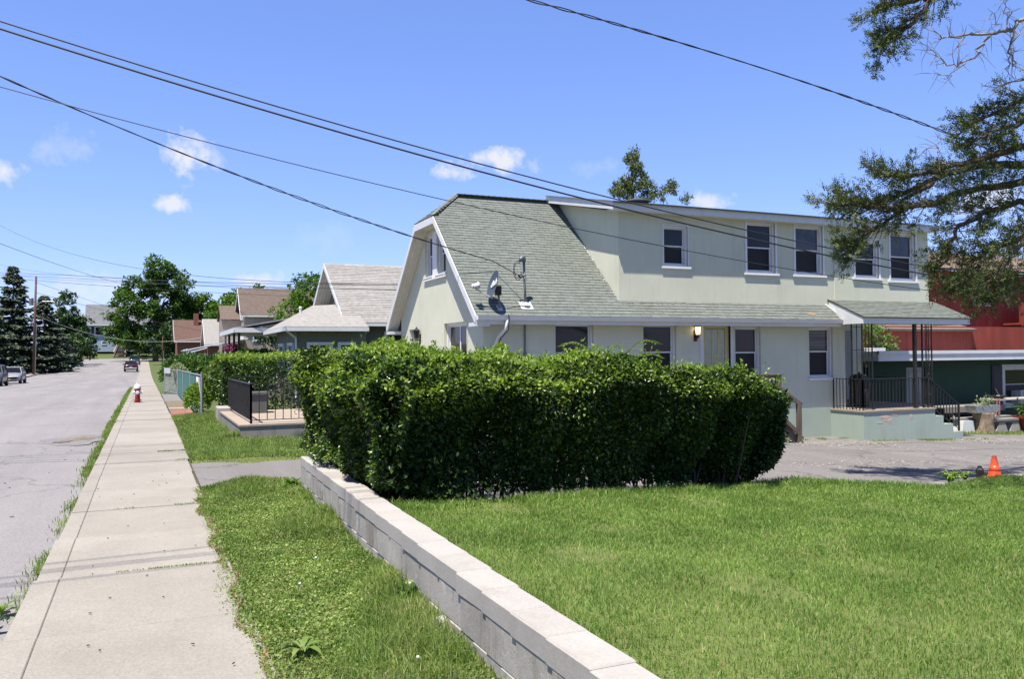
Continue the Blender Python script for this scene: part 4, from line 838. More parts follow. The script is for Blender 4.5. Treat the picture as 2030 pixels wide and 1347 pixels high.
# ------------------------------------------------------------------ main hedge
HA, HB, HC, HD = np.array([1.98,6.98]), np.array([6.82,7.74]), np.array([7.15,9.0]), np.array([1.95,10.75])
def hedge_pts(n, g, segs, htop, hbot, bulge, inset, seed, lumps=.13):
    """points on the shell of a clipped hedge: segs = list of (a, b, weight)"""
    out = []; nor = []
    ws = np.array([s[2] for s in segs]); ws = ws/ws.sum(); pick = g.choice(len(segs), n, p=ws)
    for i, (a, b, w) in enumerate(segs):
        k = int((pick == i).sum()); t = g.uniform(0,1,k); p = a[None,:]*(1-t[:,None]) + b[None,:]*t[:,None]; d = (b-a)/np.linalg.norm(b-a); nn = np.array([d[1], -d[0]])
        u = g.uniform(0,1,k)**.85; out.append(np.concatenate([p, u[:,None]], 1)); nor.append(np.repeat(nn[None,:], k, 0))
    return np.concatenate(out), np.concatenate(nor)
HG = empty('hedge', (4.5, 8.6, 0), 'large dark clipped hedge between lawn and driveway', 'hedge')
g = np.random.default_rng(77)
def hz(x, y):
    c = sn(np.stack([x, y], 1), 1.7, 51)*.05 + sn(np.stack([x, y], 1), 5, 52)*.035
    bs = (x-1.98)/.98 + .12*np.sin(x*2.1); fr_ = bs - np.floor(bs); c = c + (np.sqrt(np.clip(1-(2*fr_-1)**2, 0, 1))-.75)*.085*(y < 9.2) + .03*np.sin(np.floor(bs)*3.7)
    return 1.565 + c - .10*np.clip((x-2.6)/3.6, 0, 1) - .12*np.clip((x-6.2)/.7,0,1) + .13*np.exp(-((x-2.3)/.7)**2-((y-9.6)/1.3)**2)
zl = np.vectorize(lambda x, y: zlawn(x, y))
def shell(n, inset_sd, lo=.03):
    p, nn = hedge_pts(n, g, [(HD, HA, 3.3), (HA, HB, 5.6), (HB, HC, 1.4)], 1.7, .3, .2, .1, 1)
    xy = p[:, :2]; u = p[:, 2]; g0 = zl(xy[:,0], xy[:,1]); ht = hz(xy[:,0], xy[:,1]); z = g0 + lo + (ht - g0 - lo)*u
    prof = -.30*(1-np.clip(u/.5,0,1))**1.2 + .20*np.clip((u-.45)/.35,0,1) - .42*np.clip((u-.80)/.20,0,1)**2
    l3 = np.concatenate([xy, z[:,None]], 1); lump = sn(l3, 2.2, 61)*.10 + sn(l3, 6.5, 62)*.09
    bs = (xy[:,0]-HA[0])/.98 + .12*np.sin(xy[:,0]*2.1); fr_ = bs - np.floor(bs); bump_ = np.sqrt(np.clip(1-(2*fr_-1)**2, 0, 1)); frontk = (nn[:,1] < -.5); lump = lump + np.where(frontk, (bump_-.75)*(.30+.12*np.sin(np.floor(bs)*2.3)), 0)
    rgt = (nn[:,0] > .5); prof = np.where(rgt, .13*np.sin(np.clip(u,0,1)*PI)**.8 - .28*(1-np.clip(u/.3,0,1)) - .34*np.clip((u-.72)/.28,0,1)**1.6, prof)
    left = (nn[:,0] < -.5); prof = np.where(left, np.where(z < .5, np.minimum(prof, -.10), np.maximum(prof, .05) + .04) + .12*np.clip((xy[:,1]-9.0)/1.2,0,1), prof)
    ins = -np.abs(g.normal(0, inset_sd, len(u))); off = prof + lump + ins
    # round the front corner
    xy2 = xy + nn*off[:,None]
    P = np.concatenate([xy2, z[:,None]], 1); return P, np.concatenate([nn, np.zeros((len(u),1))], 1), u
def clean(P):                                                   # keep leaves off the wall cap
    k = ~((P[:,2] < .47) & (P[:,0] < 1.60+(P[:,1]-2.7)*.023+.22) & (P[:,1] < 10.5)); return k
P, nn, u = shell(120000, .07); k = clean(P) & ((sn(P, 3.2, 71) + (u-.20)*3.8 > -.9)); leaves('foliage', M['hedge'], P[k], .045, HG, .52, .5, nn[k], .7, g=g)
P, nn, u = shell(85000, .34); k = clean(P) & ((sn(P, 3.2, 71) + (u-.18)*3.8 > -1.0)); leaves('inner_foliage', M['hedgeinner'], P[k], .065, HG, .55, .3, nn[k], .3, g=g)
# top surface and new shoots
def inpoly(x, y):
    ins = np.ones(len(x), bool)
    for a, b in ((HA,HB),(HB,HC),(HC,HD),(HD,HA)): ins &= ((b[0]-a[0])*(y-a[1]) - (b[1]-a[1])*(x-a[0])) > -.12*np.linalg.norm(b-a)
    return ins
n = 60000; x = g.uniform(1.6, 7.7, n); y = g.uniform(6.7, 11, n); k = inpoly(x, y); x, y = x[k], y[k]; z = hz(x, y) - np.abs(g.normal(0,.05,len(x))) + .02
ed = np.minimum.reduce([np.abs((b[0]-a[0])*(y-a[1]) - (b[1]-a[1])*(x-a[0]))/np.linalg.norm(b-a) for a, b in ((HA,HB),(HB,HC),(HD,HA))]); z -= .16*np.exp(-(ed/.2)**2)
P = np.stack([x, y, z], 1); up3 = np.repeat(np.array([[0,0,1.]]), len(x), 0)
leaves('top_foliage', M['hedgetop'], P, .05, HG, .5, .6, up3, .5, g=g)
n = 1500; x = g.uniform(1.7, 7.5, n); y = g.uniform(6.8, 10.9, n); k = inpoly(x, y); x, y = x[k], y[k]; P = []; 
for a, b, c in zip(x, y, hz(x, y)):
    h = abs(random.gauss(0, .05)) + .01; 
    for q in range(int(4+h*60)): P.append((a+random.gauss(0,.012), b+random.gauss(0,.012), c + h*random.random()))
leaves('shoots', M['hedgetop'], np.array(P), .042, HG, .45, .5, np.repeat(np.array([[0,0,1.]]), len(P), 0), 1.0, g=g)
P, nn, u = shell(30000, .04); k = ((u > .84 - .10*sn(P, 1.8, 83))  | ((nn[:,0] < -.5) & (u > .25) & (g.uniform(0,1,len(u)) < .30)) | (g.uniform(0,1,len(u)) < np.clip(sn(P, 3.6, 81)*.22-.10, .004, .35))) & clean(P); leaves('sun_tinted_growth', M['hedgetop'], P[k]+nn[k]*.02, .042, HG, .5, .5, nn[k], .7, g=g)  # brighter leaves: growth near the top, sunlight painted down the left face
# bare twig ends poking out of the clipped faces
P, nn, u = shell(420, .02); m = MB(); rt = random.Random(31)
for p, q in zip(P, nn):
    p = Vector(p); d = (Vector(q) + Vector((rt.gauss(0,.5), rt.gauss(0,.3), rt.gauss(.35,.4)))).normalized(); m.tube([p - d*.12, p + d*.02, p + d*rt.uniform(.03,.10) + Vector((0,0,.01))], [.0045,.003,.0015], 4)
m.build('twigs', M['stem'], HG, kind='stuff')
# stems
m = MB(); rs2 = random.Random(12)
for k in range(64):
    t = rs2.random(); a = HA*(1-t)+HB*t; n2 = np.array([-(HB-HA)[1], (HB-HA)[0]]); n2 = n2/np.linalg.norm(n2); q = a + n2*rs2.uniform(.25, 1.1)
    if k < 12: q = HB*(1-rs2.random()*.25) + HA*0 if False else HB - (HB-HA)/np.linalg.norm(HB-HA)*rs2.uniform(.35,.8) + n2*rs2.uniform(.2,.9)
    z0 = zlawn(q[0], q[1]); dxy = rs2.gauss(0,.16), rs2.gauss(0,.12)
    m.tube([(q[0],q[1],z0-.05),(q[0]+dxy[0]*.4,q[1]+dxy[1]*.4,z0+.25),(q[0]+dxy[0],q[1]+dxy[1],z0+.7),(q[0]+dxy[0]*1.6,q[1]+dxy[1]*1.6,z0+1.15)], [.017,.013,.010,.004], 5)
m.build('stem', M['stem'], HG)
# sumac fronds growing out of the hedge
SU = empty('sumac_sapling', (4.9, 8.2, .2), 'young sumac with pale feathery fronds poking from the hedge top', 'sapling')
P = []; U = []; m = MB(); 
for (bx, by, bz, dx_, dy_, L) in ((4.62,8.15,1.60,-.9,.1,.42),(4.75,8.2,1.58,.3,-.4,.40),(4.95,8.1,1.62,.95,-.1,.42),(4.8,8.3,1.6,.1,.8,.35),(4.7,7.75,1.45,.7,-.6,.45),(5.05,7.6,1.30,.6,-.7,.4)):
    pts = []
    for t in np.linspace(0, 1, 12):
        p = Vector((bx+dx_*L*t, by+dy_*L*t, bz+.28*math.sin(t*2.2)*L*1.6)); pts.append(p)
    m.tube(pts, .005, 4)
    sd = Vector((-dy_, dx_, 0)).normalized()
    for i, p in enumerate(pts[2:]):
        for s in (-1, 1): P.append(p); U.append(sd*s + Vector((dx_,dy_,-.35))*.5)
P = np.array(P) - np.array(ORG[SU]); U = np.array([tuple(u) for u in U]); nN = np.repeat(np.array([[.1,.1,1.]]), len(P), 0)
o = link('fronds', leaf_mesh('fronds', P, U, nN, np.full(len(P), .12), np.full(len(P), .032), .1), M['brightshrub'], SU); m.tube([(4.8,8.2,.1),(4.8,8.2,1.6)], [.015,.008], 5); m.build('stem', M['stem'], SU)
# taller vine shoots on the hedge's left
VN = empty('vine', (2.5, 9.2, .3), 'leafy vine shoots standing above the left end of the hedge', 'vine')
P = []; m = MB(); rv = random.Random(8)
for (x, y, h) in ((2.75,10.3,.24),(2.9,10.35,.22),(2.6,10.2,.16),(3.4,9.4,.12),(3.9,9.2,.16),(2.2,9.6,.12)):
    m.tube([(x,y,1.4),(x+.02,y,1.68+h)], .005, 4)
    for q in range(int(40+h*260)): t = rv.random(); P.append((x+rv.gauss(0,.035), y+rv.gauss(0,.035), 1.62+h*t))
leaves('foliage', M['hedgetop'], np.array(P), .075, VN, .65, .4, g=g); m.build('stem', M['stem'], VN)
# ------------------------------------------------------------------ terrace with iron railing
T = empty('concrete_terrace', (3.5, 19.5, 0), 'raised concrete terrace with stained edge beside the sidewalk', 'terrace')
TX, TY, TZ = 1.74, 17.5, .27
m = MB(); m.box(TX, 6.6, TY, 22.2, -.6, TZ-.02); m.build('base', M['terr'], T)
m = MB(); m.box(TX-.02, 6.6, TY-.02, 22.18, TZ-.018, TZ+.02); m.build('paving', M['terrtop'], T)
m = MB(); m.cbox(TX-.05, TX+.55, 22.2, 23.1, -.5, .38, .02); m.build('pier', M['cap'], T)
RA = empty('iron_railing', (2.1, 18, TZ), 'black iron railing with scroll panel along the concrete terrace', 'railing')
q0, q1, q2, q3 = (1.98, 22.6), (1.98, 17.72), (6.3, 17.72), (1.98, 22.55)
def railing(pts, zt, zb, sp, parent, posts=True):
    m = MB()
    for p, q in zip(pts, pts[1:]): m.bar((*p,zt),(*q,zt),.045,.02); m.bar((*p,zb),(*q,zb),.025,.015); 
    m.build('rail', M['black'], parent)
    for p, q in zip(pts, pts[1:]):
        L = math.dist(p, q); n = max(2, int(L/sp))
        for k in range(n+1):
            t = k/n; x, y = p[0]+(q[0]-p[0])*t, p[1]+(q[1]-p[1])*t; e = k in (0, n); w = .02 if e else .008
            mm = MB(); mm.box(x-w,x+w,y-w,y+w, TZ if e else zb, zt); mm.build('post' if e else 'baluster', M['black'], parent)
railing([q0, q1, q2], 1.10, .36, .155, RA)
m = MB()
for x0 in (2.95, 4.2):
    for (cx, cz, s) in ((x0-.055,.62,1),(x0+.055,.62,-1),(x0-.055,.50,1),(x0+.055,.50,-1)): m.tube([(cx+.045*math.cos(t)*s, 17.72, cz+.05*math.sin(t)) for t in np.linspace(0, 1.6*PI, 10)], .006, 4)
    m.lathe([(0,-.03),(.022,0),(0,.03)], 8, (x0,17.72,.56))
m.build('scroll', M['black'], RA)
RB = empty('iron_railing', (3, 22.5, TZ), 'black iron railing at the far side of the concrete terrace', 'railing')
m = MB()
railing([(2.1,22.3),(6.2,22.3)], 1.14, .36, .16, RB)
BX = empty('concrete_planter', (3.4, 21, TZ), 'grey weathered stone planter box standing on the terrace', 'planter')
m = MB(); m.prism([(2.28,.29),(2.70,.29),(2.74,.74),(2.25,.74)], 'y', 20.9, 21.4); m.build('box', M['stonegrey'], BX)
m = MB(); m.box(2.22,2.77,20.86,21.44,.742,.80); m.build('rim', M['stonegrey'], BX)
# ------------------------------------------------------------------ shrubs, fences along the sidewalk
def mound(parent, name, mat, c, rad, n, size, g, up=.5, flat=.0, aspect=.5):
    d = unit(g.normal(size=(n,3))); d[:,2] = np.where(d[:,2] < -.35, -d[:,2], d[:,2]); r = 1 - np.abs(g.normal(0,.10,n)); P = np.array(c)[None,:] + d*np.array(rad)[None,:]*r[:,None]
    P = P + d*(sn(P, 1.6/max(.3,min(rad)), 17)*.12*min(rad))[:,None]; return leaves(name, mat, P, size, parent, aspect, up, d, .8, g=g)
g = np.random.default_rng(99)
# terrace hedge (behind the railing)
HT = empty('terrace_hedge', (4, 23.8, 0), 'clipped privet hedge behind the terrace railing', 'hedge')
def boxhedge(parent, a, b, half, z0, z1, n, size, mat, mat2):
    a = np.array(a, float); b = np.array(b, float); d = b-a; L = np.linalg.norm(d); d = d/L; nrm = np.array([d[1], -d[0]])
    ws = [L*(z1-z0), half*2*(z1-z0), L*half*1.2]; tot = sum(ws); P = []; O = []
    k = int(n*ws[0]/tot); t = g.uniform(0,L,k); z = g.uniform(z0,z1,k); ins = np.abs(g.normal(0,.08,k)); p = a + d*t[:,None] + nrm*(half-ins)[:,None]; P.append(np.c_[p, z]); O.append(np.repeat([[nrm[0],nrm[1],0]], k, 0))
    k = int(n*ws[1]/tot); t = g.uniform(-half,half,k); z = g.uniform(z0,z1,k); ins = np.abs(g.normal(0,.08,k)); p = a + d*ins[:,None] + nrm*t[:,None]; P.append(np.c_[p, z]); O.append(np.repeat([[-d[0],-d[1],0]], k, 0))
    P = np.concatenate(P); O = np.concatenate(O); P = P + O*(sn(P, 2, 5)*.10)[:,None]; leaves('foliage', mat, P, size, parent, .5, .5, O, .7, g=g)
    k = int(n*ws[2]/tot*1.5); t = g.uniform(0,L,k); w = g.uniform(-half,half,k); p = a + d*t[:,None] + nrm*w[:,None]; z = z1 + sn(p, 2.2, 6)*.07 + g.normal(0,.04,k); leaves('top_foliage', mat2, np.c_[p, z], size*.9, parent, .5, .6, np.repeat([[0,0,1.]], k, 0), .7, g=g)
boxhedge(HT, (1.85,23.9), (8,23.9), .55, .0, 1.62, 22000, .085, M['hedge'], M['hedgetop'])
YH = empty('yew_hedge', (2.4, 52, -.1), 'dense dark green yew hedge by the far sidewalk', 'hedge')
for (c, r, n) in (((2.1,50,.75),(1.35,2.6,1.05),5200),((2.3,54,.8),(1.4,2.8,1.1),3600),((3.9,48.5,.9),(1.5,1.8,.95),2600)): mound(YH, 'foliage', M['yew'], c, r, n, .20, g)
YL = empty('yellow_shrub', (3.6, 44, 0), 'yellow green shrub behind the chain link fence', 'shrub'); mound(YL, 'foliage', M['brightshrub'], (4.3,44.5,.95), (1.3,1.2,.9), 2400, .14, g)
DS = empty('rounded_shrub', (4.5, 40, 0), 'dark rounded shrub with orange flowers beside the fence', 'shrub'); mound(DS, 'foliage', M['yew'], (4.6,39.5,.95), (1.7,1.6,1.05), 4200, .15, g)
P = np.array([3.25,38.4,1.25]) + g.normal(size=(90,3))*np.array([.22,.2,.17]); leaves('flowers', M['orangeflower'], P, .14, DS, .6, g=g)
LB = empty('bright_bush', (3.2, 30, 0), 'bright leafy bush next to the green slatted fence', 'shrub'); mound(LB, 'foliage', M['brightshrub'], (3.1,29.6,.95), (.8,.9,.85), 2600, .12, g)
DB = empty('dark_bush', (2.3, 26, 0), 'dark green bush filling the corner of the slatted fence', 'shrub'); mound(DB, 'foliage', M['hedge'], (2.45,25.6,.75), (.8,1.25,.9), 7500, .10, g)
VS = empty('variegated_shrub', (1.7, 47, 0), 'pale variegated shrub behind the chain link gate', 'shrub'); mound(VS, 'foliage', M['variegated'], (1.55,47.0,.5), (.55,.6,.85), 1500, .11, g)
PBu = empty('fence_bush', (1.8, 27, 0), 'green bush right behind the nearest fence post', 'shrub'); mound(PBu, 'foliage', M['hedge'], (1.85,27.0,.62), (.36,1.2,.72), 3800, .10, g); mound(PBu, 'foliage', M['brightshrub'], (1.8,26.6,.8), (.3,.9,.5), 700, .10, g)
WD = empty('leafy_weed', (1.55, 25.2, 0), 'tall leafy weeds at the foot of the fence post', 'weeds'); mound(WD, 'foliage', M['brightshrub'], (1.40,26.0,.35), (.32,1.3,.45), 1500, .11, g)
# chain link fence with green slats along the yard, gate with a small sign
CF = empty('slatted_fence', (1.5, 33, 0), 'chain link fence woven with green plastic slats', 'fence')
fx = lambda y: 1.42 + (y-26)*.0
m = MB(); m.tube([(1.42,24.3,zr(24)+1.2),(1.42,42.2,zr(42)+1.2)], .022, 6); m.build('top_rail', M['galv'], CF)
for y in (24.3, 30.4, 36.4, 42.2):
    m = MB(); m.tube([(1.42,y,zr(y)-.1),(1.42,y,zr(y)+1.27)], .034, 8); m.build('post', M['galv'], CF)
for k in range(196):
    y = 26.9 + k*.0775
    m = MB() if k == 0 else m; m.box(1.405,1.435,y-.03,y+.03,zr(y)+.05,zr(y)+1.15+random.uniform(-.02,.02))
m.build('slats', M['greenslat'], CF, kind='stuff')
m = MB()
for k in range(70):
    y = 24.3 + k*.09; z = zr(y)
    if y+1.1 < 27.0: m.bar((1.42,y,z+.05),(1.42,y+1.1,z+1.18),.006); m.bar((1.42,y+1.1,z+.05),(1.42,y,z+1.18),.006)
m.build('chain_link', M['galv'], CF, kind='stuff')
GT = empty('chain_link_gate', (.98, 46, -.15), 'galvanised chain link gate with a small white sign', 'gate')
z = zr(45)
for (x, y) in ((.92,46.0),(1.42,42.9)):
    m = MB(); m.tube([(x,y,z-.1),(x,y,z+1.3)], .035, 8); m.build('post', M['galv'], GT)
m = MB(); m.tube([(.92,46,z+.1),(1.42,42.9,z+.1)], .02, 6); m.tube([(.92,46,z+1.2),(1.42,42.9,z+1.2)], .02, 6); m.build('gate_frame', M['galv'], GT)
m = MB(); A_ = Vector((.92,46,z)); B_ = Vector((1.42,42.9,z))
for k in range(-12, 34):
    for s in (1, -1):
        t0, t1 = k/34, (k+12*s)/34
        t0c, t1c = min(max(t0,0),1), min(max(t1,0),1)
        if t0c == t1c: continue
        f0 = (t0c-t0)/(t1-t0); f1 = (t1c-t0)/(t1-t0); p = A_.lerp(B_, t0c) + Vector((0,0,.1+1.1*f0)); q = A_.lerp(B_, t1c) + Vector((0,0,.1+1.1*f1)); m.bar(p, q, .006)
m.build('chain_link', M['galv'], GT, kind='stuff')
m = MB(); c = A_.lerp(B_, .30) + Vector((-.06,0,1.16)); dd = (B_-A_).normalized(); m.add([c-dd*.75+Vector((0,0,-.13)), c+dd*.75+Vector((0,0,-.13)), c+dd*.75+Vector((0,0,.14)), c-dd*.75+Vector((0,0,.14))] + [p+Vector((.02,0,0)) for p in (c-dd*.75+Vector((0,0,-.13)), c+dd*.75+Vector((0,0,-.13)), c+dd*.75+Vector((0,0,.14)), c-dd*.75+Vector((0,0,.14)))], [(0,1,2,3),(7,6,5,4),(0,4,5,1),(1,5,6,2),(2,6,7,3),(3,7,4,0)]); m.build('sign', M['ltgrey'], GT)
# yard path of worn red pavers and a tarmac apron between sidewalk and fence
m = MB(); m.box(.735, 1.40, 36.0, 43.5, -.5, zr(40)+.012); o = m.build('apron', M['patch']); o['kind'] = 'structure'
m = MB(); m.box(.735, 1.40, 25.6, 36.0, -.5, -.075); pv = m.build('paver_path', M['dirt']); pv['kind'] = 'structure'
br = MB(); rb_ = random.Random(2)
for i in range(70):
    y = 26.6 + i*.13
    if 30.4 < y < 30.9: continue
    for j in range(3): x = .745 + j*.215; br.box(x, x+.205, y, y+.12, zr(y)-.07, zr(y)-.005+rb_.uniform(-.006,.006))
br.build('bricks', M['paver'], pv, kind='stuff')
m = MB(); m.box(.74,1.39,30.42,30.88,-.3,zr(30)+.01); m.build('slab', M['cap'], pv)
m = MB(); m.box(.74,1.39,25.62,26.5,-.3,zr(26)+.004); m.build('slab', M['terr'], pv)
# ------------------------------------------------------------------ hydrant
HY = empty('fire_hydrant', (-.27, 35.9, zr(36)), 'red fire hydrant with white cap at the kerb', 'hydrant')
b = Vector((-.27,35.9,zr(36)))
m = MB(); m.lathe([(.15,0),(.15,.03),(.10,.04),(.10,.08),(.155,.085),(.155,.115),(.095,.12),(.095,.50),(.13,.51),(.13,.54),(.10,.55)], 16, b); m.build('barrel', M['red'], HY)
m = MB(); m.lathe([(.125,.55),(.13,.58),(.115,.65),(.08,.70),(.035,.73),(.03,.78),(0,.78)], 16, b); m.build('bonnet', M['white'], HY, False)
for (d, r, L) in (((-1,0,0),.055,.17),((1,0,0),.055,.17),((0,-1,0),.075,.17)):
    q = Vector(d).to_track_quat('Z','Y').to_matrix(); m = MB(); m.lathe([(r*.8,.08),(r*.8,.12),(r,.12),(r,L),(r*.4,L+.005),(r*.4,L+.035),(0,L+.035)], 12, b+Vector((0,0,.40)), q); m.build('nozzle_cap', M['white'], HY)
m = MB(); m.tube([b+Vector((0,-.12,.36)), b+Vector((-.05,-.14,.25)), b+Vector((-.11,-.08,.34))], .008, 5); m.build('chain', M['ltgrey'], HY)
# ------------------------------------------------------------------ orange cone with slab edge
CX = Vector((10.62, 7.78, -.10))
m = MB(); m.box(9.3,11.9,7.62,8.0,-.35,-.105); o = m.build('slab_edge', M['walk']); o['kind'] = 'structure'
CN = empty('traffic_cone', CX, 'small orange traffic cone at the lawn edge', 'traffic cone')
m = MB(); m.lathe([(.095,.018),(.088,.03),(.028,.30),(.022,.315),(.014,.315)], 20, CX); m.build('body', M['orange'], CN, True)
m = MB(); m.cbox(CX.x-.125,CX.x+.125,CX.y-.125,CX.y+.125,CX.z,CX.z+.022,.006); m.build('base', M['orange'], CN)
m = MB(); m.lathe([(.071,.11),(.0725,.112),(.056,.185),(.054,.185)], 20, CX); m.build('sleeve', M['orange'], CN, True)
o = MB(); o.lathe([(.05,0),(.055,.12),(.03,.15),(.028,.17)], 10, CX+Vector((-.16,.1,-.0))); o = o.build('black_jug', M['black']); tag(o, 'small black jug standing left of the orange cone', 'jug')
# ------------------------------------------------------------------ right side: green garage and red house
G = empty('green_garage', (25, 20, -1), 'low dark green garage with white fascia and flat roof', 'garage')
GY = 19.3; fA = lambda u, z, d: (u, GY+d, z)
GZ = 1.36
m = MB(); wall_holes(m, fA, 20.66, 34, -1.6, lambda u: GZ, [(22.3,23.15,-1.0,1.14),(26.85,28.6,-.25,1.10)], .14); m.poly([(20.66,GY,-1.6),(20.66,28,-1.6),(20.66,28,GZ),(20.66,GY,GZ)][::-1]); m.build('wall', M['greenwall'], G)
m = MB()
for (a, b) in ((20.2,23.4),(23.4,26.2),(26.2,34.4)): m.box(a+.003,b-.003,GY-.85,GY-.82,GZ+.0,GZ+.20)
m.box(20.17,34.4,GY-.88,GY-.80,GZ+.205,GZ+.31); m.box(20.17,20.2,GY-.85,28,GZ,GZ+.3); m.build('fascia', M['white'], G)
m = MB(); m.box(20.2,34.4,GY-.82,28,GZ+.17,GZ+.29); m.build('roof', M['ltgrey'], G)
m = MB(); m.box(20.2,34.4,GY-.82,GY+.05,GZ-.0,GZ+.02); m.build('soffit', M['greenwall'], G)
m = MB(); m.box(22.3,22.85,20.6,21.0,GZ+.3,GZ+.42); m.build('roof_vent', M['ltgrey'], G)
m = MB(); boxm(m, fA, 22.31, 23.14, -1.0, 1.13, .05, .09); dd_ = m.build('door', M['doorgrey'], G)
for (a, b) in ((-.8,.0),(.15,1.0)):
    m = MB(); boxm(m, fA, 22.45, 23.0, a, b, .038, .052); m.build('door_panel', M['doorgrey'], dd_)
w = window(G, fA, 26.85, 28.6, -.25, 1.10, rec=.03, cas=.09, frame='ltgrey', trim=.07, mid=.55)
m = MB(); boxm(m, fA, 27.35, 28.2, -.22, .28, -.28, .08); ac = m.build('air_conditioner', M['ltgrey'], G)
m = MB()
for k in range(7): boxm(m, fA, 27.40, 28.15, -.17+k*.062, -.14+k*.062, -.292, -.281)
m.build('grille', M['greymetal'], ac)
m = MB(); boxm(m, fA, 26.25, 26.78, -.30, 1.16, -.04, -.004); sh = m.build('shutter', M['shutter'], G)
for k in range(14):
    m = MB(); boxm(m, fA, 26.31, 26.72, -.24+k*.098, -.17+k*.098, -.055, -.041); m.build('slat', M['shutter'], sh)
m = MB(); m.bar((26.35,GY-.07,.36),(26.50,GY-.09,.12),.05,.02); m.build('thermometer', M['white'], G)
# red board house behind
RH = empty('red_house', (38, 30, -1), 'two storey red board house with tan roof behind the green garage', 'house')
def boards(parent, fm, u0, u1, z0, z1, wd, mat, holes=()):
    k = 0; u = u0
    while u < u1 - 1e-4:
        b = min(u+wd, u1); hs = sorted([h for h in holes if h[0] < b and h[1] > u], key=lambda h: h[2]); z = z0
        for h in hs:
            m = MB(); boxm(m, fm, u+.006, b-.006, z, h[2], -.02, .0); m.build('board', mat, parent); z = h[3]
        m = MB(); boxm(m, fm, u+.006, b-.006, z, z1, -.02, .0); m.build('board', mat, parent); u = b
f1 = lambda u, z, d: (u, 28+d, z); f2 = lambda u, z, d: (u, 26.2+d, z)
m = MB(); m.box(33.6,42,28.0,36,-1.2,5.5); m.box(29.0,39.9,26.2,28,-1.2,2.7); m.build('wall', M['redwood'], RH)
RHW = [(36.9,38.25,3.9,4.62)]
boards(RH, f1, 33.6, 38.9, 1.6, 5.5, .42, M['redwood'], RHW); boards(RH, f2, 29.0, 39.8, 1.4, 2.75, .42, M['redwood'])
window(RH, f1, *RHW[0], rec=-.03, cas=.09, mid=.5, sill=True)
m = MB(); m.slab([(33.0,27.3,5.55),(46,27.3,5.55),(46,32,7.0),(33.0,32,7.0)], .12); m.slab([(28.4,25.9,2.62),(34.4,25.9,2.62),(34.4,28.0,3.2),(28.4,28.0,3.2)], .1); m.build('roof', M['pinkroof'], RH)
m = MB(); m.box(38.9,46,27.0,28,2.9,3.0); m.box(38.9,46,27.0,27.06,3.0,3.9)
rl_ = m.build('balcony', M['redwood'], RH)
for k in range(16):
    m = MB(); m.box(38.95+k*.28,39.09+k*.28,26.95,26.99,2.85,4.0); m.build('picket', M['redwood'], rl_)
for x in (39.9, 43): 
    m = MB(); m.box(x,x+.16,26.95,27.1,-1,2.9); m.build('post', M['redwood'], RH)
m = MB(); m.box(39,46,30,30.2,-1,5.5); m.build('inner_wall', M['shutter'], RH)
# yard clutter in front of the garage
zy = zyard(24, 17.6) - .03
g = np.random.default_rng(14)
P = np.stack([g.uniform(20.9,34,9000), g.uniform(16.5,19.2,9000), np.zeros(9000)], 1); P[:,2] = np.array([zyard(a,b) for a,b in P[:,:2]])-.06
tag(grid_sheet('yard_soil', fr(20.3,36,20), fr(16.3,19.4,6), lambda x, y: zyard(x,y)-.03, M['lawnbase']), kind='structure'); P[:,2] += .03
o = blades('yard_grass', M['verge'], P, .07*g.uniform(.5,1.5,len(P)), .015, .6, g); tag(o, 'bright grass strip in front of the green garage', 'grass')
SP = empty('tree_stump', (23.5, 17.55, zy), 'upright cut log with rough bark holding a planter', 'log')
m = MB(); m.lathe([(.36,-.06),(.32,.06),(.29,.25),(.30,.45),(.295,.62),(.28,.63)], 18, (23.5,17.55,zy)); m.v = [(x+.02*math.sin(z*17+x*9), y, z) for x, y, z in m.v]; m.build('trunk', M['stumpbark'], SP, False)
m = MB(); m.lathe([(.045,-.0),(.07,.03),(.06,.06),(0,.07)], 8, (23.60,17.26,zy+.36), Matrix.Rotation(R(90),3,'X')); m.build('knot', M['shutter'], SP)
PB = empty('planter_trough', (23.4, 17.6, zy+.65), 'small grey trough planter with a plant on the log', 'planter')
m = MB(); m.prism([(23.05,zy+.64),(23.95,zy+.64),(24.05,zy+.86),(22.95,zy+.86)], 'y', 17.4, 17.75); m.build('trough', M['galv'], PB); leaves('foliage', M['variegated'], np.array([23.5,17.55,zy+.95])+g.normal(size=(160,3))*np.array([.16,.1,.09]), .09, PB, .4, g=g)
TB = empty('picnic_table', (23.6, 18.5, zy), 'grey weathered picnic table in front of the garage', 'table')
for k in range(5):
    m = MB(); m.box(22.5,25.2,18.1+k*.16,18.24+k*.16,zy+.76,zy+.80); m.build('plank', M['terr'], TB)
for y in (17.75, 19.0):
    m = MB(); m.box(22.6,25.1,y,y+.24,zy+.44,zy+.48); m.build('bench_plank', M['terr'], TB)
for x in (22.85, 24.75):
    for s in (1, -1): m = MB(); m.bar((x,18.45+s*.25,zy+.76),(x,18.45+s*.6,zy),.09,.04); m.build('leg', M['terr'], TB)
m = MB(); m.box(22.5,25.2,18.05,18.09,zy+.62,zy+.80); m.build('apron_board', M['terr'], TB)
GB = empty('ornamental_bench', (24.6, 17.6, zy), 'low grey trough bench on two concrete block feet', 'bench')
m = MB(); m.box(23.95,25.15,17.45,17.75,zy+.36,zy+.42); m.prism([(17.5,zy+.30),(17.7,zy+.30),(17.75,zy+.36),(17.45,zy+.36)], 'x', 24.0, 25.1); m.build('plank', M['terr'], GB)
for x in (24.25, 24.88):
    m = MB(); m.prism([(x-.27,zy),(x+.27,zy),(x+.14,zy+.30),(x-.14,zy+.30)], 'y', 17.48, 17.72); m.build('foot', M['cap'], GB)
